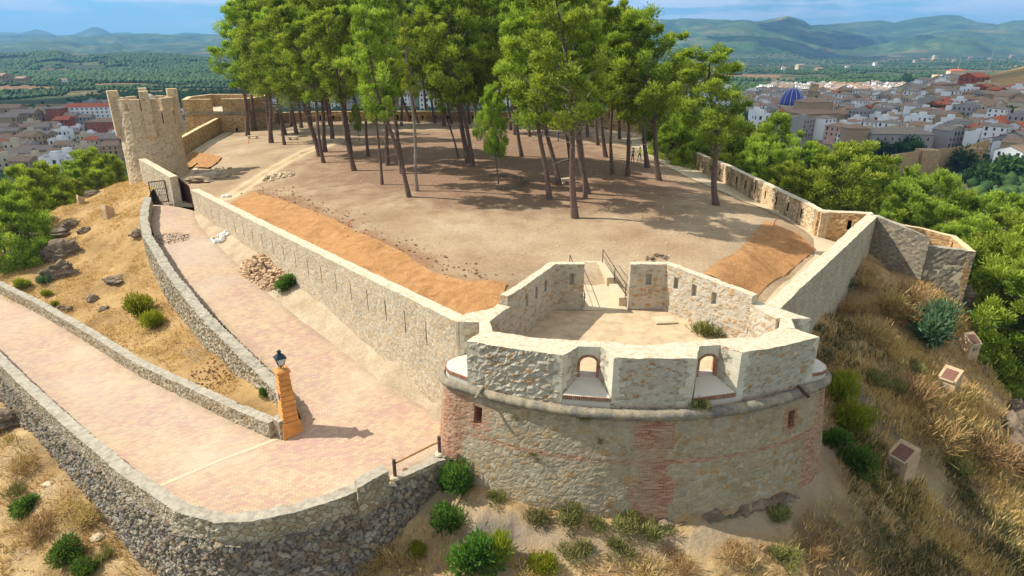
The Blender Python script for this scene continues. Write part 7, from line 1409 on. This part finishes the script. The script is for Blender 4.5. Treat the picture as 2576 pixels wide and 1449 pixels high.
# town trees
TC = [make_shrub(400 + i, 'far_leaf', 500, 1.1, 2.6, 6.5, 8, .5, .3) for i in range(3)]
rr2 = []
for px_, py_, H_ in [(2275, 392, 8), (2300, 400, 7), (2420, 440, 9), (2440, 420, 8), (2535, 455, 8), (2460, 460, 7), (2250, 395, 6), (2210, 398, 7), (2150, 385, 7), (2350, 300, 8), (2345, 290, 7), (2278, 205, 14), (2300, 208, 9), (2283, 212, 12), (2325, 212, 8), (2215, 250, 6), (2530, 320, 9), (1895, 258, 8), (1915, 262, 7), (2480, 470, 7), (2520, 445, 7)]:
    p = gpt(px_, py_); r = place(TC, random.randint(0, 2), p, H_, 0, 0, None, 1., 'tree', 'dark round tree among the houses of the town', 'tree', 'trees in the town', (0, 1)); rr2.append((r, px_, py_))
number(rr2, '%s, %s from the left')
# ---- lower town on the left
LH = []
for px_, py_, ki, sc_, rz in [(40, 300, 4, 2.2, .1), (30, 330, 12, 1.8, .2), (75, 322, 12, 2.0, .1), (120, 345, 4, 1.8, .1), (90, 360, 9, 1.4, .3), (15, 352, 12, 1.6, 0), (60, 345, 4, 1.6, .2), (150, 352, 9, 1.3, .1), (200, 346, 1, 1.2, .2), (185, 300, 8, 1.5, .1), (210, 298, 1, 1.5, .1), (240, 290, 8, 1.6, 0), (265, 284, 3, 1.6, .1), (170, 330, 7, 1.5, .1), (225, 320, 3, 1.3, .2), (290, 360, 1, 1.1, .1), (110, 420, 4, 1.3, .4), (150, 425, 9, 1.1, .3), (60, 420, 12, 1.4, .2), (20, 400, 12, 1.4, .1), (120, 440, 1, 1.0, .3), (470, 300, 1, 1.3, .1), (458, 330, 9, 1.2, .1), (462, 312, 3, 1.2, .2), (300, 300, 8, 1.4, .1), (5, 420, 4, 1.5, .1)]:
    p = gpt(px_, py_); h = put_house(ki, p, rz, False, sc_ * .72, 'buildings of the lower town on the left'); h['label'] += ' in the lower left town'; LH.append((h, px_, py_))
rsL = np.random.RandomState(9); nL = 0
LP_ = [(0, 292), (140, 280), (300, 288), (320, 360), (300, 400), (160, 450), (0, 450)]
for a, b in zip(rsL.uniform(0, 330, 4000), rsL.uniform(284, 450, 4000)):
    if nL >= 70: break
    if not inpoly(np.array([a]), np.array([b]), LP_)[0] or any(abs(a - q[1]) < 15 and abs(b - q[2]) < 6 for q in LH) or (225 < a < 300 and 280 < b < 350): continue
    p = gpt(a, b); h = put_house(int(rsL.choice([0, 1, 2, 4, 4, 5, 12, 12, 9, 13, 14, 3])), p, rsL.uniform(-.1, .4), False, rsL.uniform(.75, 1.2), 'buildings of the lower town on the left'); h['label'] += ' in the lower left town'; LH.append((h, a, b)); nL += 1
number(LH, '%s, %s from the left')
def slab(px, py, W_, D_, floors, wm, lab, rz=.1, roofm='r_red', balc=True):
    p = gpt(px, py); r = empty('apartment_building', p, lab, 'building', None, (0, 0, rz)); H_ = floors * 3.1; block(r, (0, 0, 0), (W_, D_, H_), wm, roofm, 'hip'); windows(r, floors, max(2, int(W_ / 4)), -W_ / 2, W_ / 2, .3, H_, -D_ / 2 - .05, 1.4, 1.5)
    return r
slab(255, 312, 56, 14, 5, 'w_white', 'long white apartment block with a dark red roof band left of the round tower', .15, 'r_red'); slab(272, 345, 22, 14, 4, 'w_brick', 'brick-red apartment block in front of the long white one', .1, 'r_brown'); slab(152, 318, 12, 12, 5, 'w_brick', 'slim red building left of the white apartment block', .1, 'r_grey')
# pale backdrop of the new town seen between the trunks
MH = []
for k in range(24):
    px_ = 690 + k * 48 + random.uniform(-8, 8); py_ = random.uniform(262, 282); p = gpt(px_, py_); ki = random.choice([1, 11, 0, 8, 9, 1, 11]); h = put_house(ki, p, rnd(-.2, .3), False, rnd(1.2, 1.8), 'pale buildings seen between the pine trunks'); h['label'] += ' seen between the pine trunks'; MH.append((h, px_, py_))
number(MH, '%s, %s from left')
# ---- woods and groves: far trees as uncountable masses
def far_forest(name, n, fn, smin, smax, seed, label, mat='far_leaf'):
    rs = np.random.RandomState(seed); P = fn(rs, n); x, y = P[:, 0], P[:, 1]; z = hgr(x, y); n = len(x); s = rs.uniform(smin, smax, n)
    bm = bmesh.new(); bmesh.ops.create_icosphere(bm, subdivisions=1, radius=1.0); v0 = np.array([v.co[:] for v in bm.verts]); f0 = np.array([[v.index for v in f.verts] for f in bm.faces]); bm.free(); k = len(v0)
    j = 1 + .5 * (rs.rand(n, k, 1) - .5); V = v0[None] * j * s[:, None, None] * np.array((1, 1, 1.05)) + np.stack([x, y, z + s * .6], -1)[:, None]; Fc = (f0[None] + (np.arange(n) * k)[:, None, None]).reshape(-1, 3)
    tt = np.clip(np.repeat(rs.rand(n), k) + .3 * np.tile(v0[:, 2], n), 0, 1); return tag(mk(name, V.reshape(-1, 3), Fc, mat, attrs={'tint': tt}), label, 'wood', kind='stuff')
def f1(rs, n):
    Y = rs.uniform(1250, 2500, n); px = rs.uniform(-120, 640, n); x = (px - CX) * cs / F * Y; m = fbm(x / 160., Y / 160., None, 300, 4) > -.12; return np.column_stack([x[m], Y[m]])
far_forest('pine_wood', 17000, f1, 3.2, 5.5, 1, 'pine woods covering the low hills in the left distance')
def f2(rs, n):
    Y = 420 * (2400 / 420.) ** rs.rand(n); px = rs.uniform(-150, 700, n); x = (px - CX) * cs / F * Y; m = (fbm(x / 90., Y / 90., None, 310, 4) > .02) & ~((Y < 640) & (px < 330) & (rs.rand(n) < .85)); return np.column_stack([x[m], Y[m]])
far_forest('orchards', 16000, f2, 1.8, 3.4, 2, 'orchards and groves on the valley floor at the left')
def f3(rs, n):
    Y = 700 * (3300 / 700.) ** rs.rand(n); px = rs.uniform(1650, 2760, n); x = (px - CX) * cs / F * Y; m = (fbm(x / 120., Y / 120., None, 320, 4) > -.08); z = hgr(x, Y); py = proj(x, Y, z)[1]; m &= ~inpoly(px, py, TOWNP) & ~((px > 2250) & (Y < 900)); return np.column_stack([x[m], Y[m]])
far_forest('orchards', 22000, f3, 2.0, 4.2, 3, 'olive groves and orchards between the town and the mountains')
def f4(rs, n):
    Y = 380 * (700 / 380.) ** rs.rand(n); px = rs.uniform(650, 1900, n); x = (px - CX) * cs / F * Y; return np.column_stack([x, Y])
far_forest('valley_trees', 3500, f4, 2.0, 4.0, 4, 'trees of the valley seen behind the fort')
def f5(rs, n):
    x = rs.uniform(40, 200, n); y = rs.uniform(60, 250, n); px = CX + F / cs * x / y; m = (px > 1850) & (np.hypot(x, y) > 115) & (px < 2700); x, y = x[m], y[m]; py = proj(x, y, hgr(x, y))[1]; m = (py > 395) | (CX + F / cs * x / y < 2150); return np.column_stack([x[m], y[m]])
far_forest('hillside_scrub', 2600, f5, 1.2, 2.6, 5, 'dark scrub and low trees on the slope between fort and town')
def f6(rs, n):
    x = rs.uniform(-330, -60, n); y = rs.uniform(60, 400, n); m = (np.hypot(x, y - 60) > 55); x, y = x[m], y[m]; m = fbm(x / 30, y / 30, None, 330, 3) > .0; return np.column_stack([x[m], y[m]])
far_forest('hillside_scrub', 3600, f6, 1.2, 2.8, 6, 'dark scrub and low trees on the slope left of the fort')
# scattered farm buildings
FH = []
for px_, py_, ki, sc_ in [(2010, 178, 2, 1.5), (2058, 182, 4, 1.3), (1970, 180, 13, 1.3), (2490, 152, 12, 1.2), (2545, 146, 4, 1.6), (2400, 158, 4, 1.3), (2300, 160, 9, 1.2), (2440, 150, 4, 1.4), (2200, 165, 13, 1.5), (165, 210, 13, 1.1), (10, 210, 4, 2.0), (60, 212, 4, 1.5), (2350, 150, 9, 1.8), (2130, 175, 13, 1.4)]:
    p = hit(px_, py_, hgr, 300, 6000, 4000); h = put_house(ki, p, rnd(-.3, .3), False, sc_, 'farm buildings in the valley'); h['label'] += ' alone in the valley'; FH.append((h, px_, py_))
number(FH, '%s, %s from the left')
# ================================================================== clouds that shade the valley (high above, real size)
t = NT('cloud', 1, 0); t.col(rgbg(.9)); MAT['cloud'] = t.m
def cloud(cx, cy, rx, ry, seed, label, cz=-40.):
    h = 1500.0; k = -(h - cz) / LDIR.z; X = cx - LDIR.x * k; Y = cy - LDIR.y * k; bm = bmesh.new(); bmesh.ops.create_icosphere(bm, subdivisions=5, radius=1.0); V = np.array([v.co[:] for v in bm.verts]); Fc = np.array([[v.index for v in f.verts] for f in bm.faces]); bm.free()
    d = 1 + .28 * fbm(V[:, 0] * 1.6 + seed, V[:, 1] * 1.6, V[:, 2] * 1.6, seed, 5); V = V * d[:, None] * np.array((rx, ry, 90)) + np.array((X, Y, h - 40)); return tag(mk('cloud', V, Fc, 'cloud', smooth=True, loc=(X, Y, h)), label, 'cloud')
cloud(215, 420, 235, 230, 3, 'low fair-weather cloud shading the middle of the town')
cloud(-300, 620, 430, 400, 5, 'wide fair-weather cloud shading the lower town on the left')
for a, b, rx, ry, sd, lab in () and ((1900, 4150, 430, 300, 7, 'cloud shading the nearest spur of the right-hand mountains'), (2500, 4500, 420, 260, 8, 'cloud shading the valley of the right-hand mountains'), (3000, 5400, 500, 300, 9, 'cloud shading the high slopes at the right'), (1500, 5900, 500, 300, 10, 'cloud shading the far ridge above the pines')): cloud(a, b, rx, ry, sd, lab)
for i, (box_, lab) in enumerate((((1850, 92, 2080, 146), 'cloud shading the nearest spur of the right-hand mountains'), ((1960, 72, 2140, 112), 'cloud shading the middle valley of the right-hand mountains'), ((2165, 76, 2300, 116), 'cloud shading the deep valley at the right'), ((1915, 52, 2020, 60), 'cloud shading the far ridge above the pines'))):
    P = [hit(a, b, hgr, 1500, 9000, 4000) for a, b in ((box_[0], (box_[1] + box_[3]) / 2), (box_[2], (box_[1] + box_[3]) / 2), ((box_[0] + box_[2]) / 2, box_[1]), ((box_[0] + box_[2]) / 2, box_[3] - 2))]
    c = np.mean(P, 0); rx = abs(P[1][0] - P[0][0]) / 2; ry = min(600, max(140, abs(P[2][1] - P[3][1]) / 2)); cloud(c[0], c[1], rx * .95, ry, 7 + i, lab, c[2])
# ================================================================== haze
hz = MB(); x0, x1, y0, y1, z0, z1 = -15500, 15500, -60, 15200, -150, 720
hz.add([(x0, y0, z0), (x1, y0, z0), (x1, y1, z0), (x0, y1, z0), (x0, y0, z1), (x1, y0, z1), (x1, y1, z1), (x0, y1, z1)], [(3, 2, 1, 0), (4, 5, 6, 7), (0, 1, 5, 4), (1, 2, 6, 5), (2, 3, 7, 6), (3, 0, 4, 7)])
hm = bpy.data.materials.new('haze'); hm.use_nodes = True; hm.node_tree.nodes.clear(); ho = hm.node_tree.nodes.new('ShaderNodeOutputMaterial'); hv = hm.node_tree.nodes.new('ShaderNodeVolumePrincipled'); hm.node_tree.links.new(hv.outputs[0], ho.inputs['Volume'])
hv.inputs['Color'].default_value = (.27, .58, 1.0, 1); hv.inputs['Density'].default_value = 1.1e-4; hv.inputs['Anisotropy'].default_value = .1
MAT['haze'] = hm; o = hz.build('haze', 'haze'); o['kind'] = 'stuff'; o['label'] = 'thin blue summer haze over the valley'; o['category'] = 'haze'
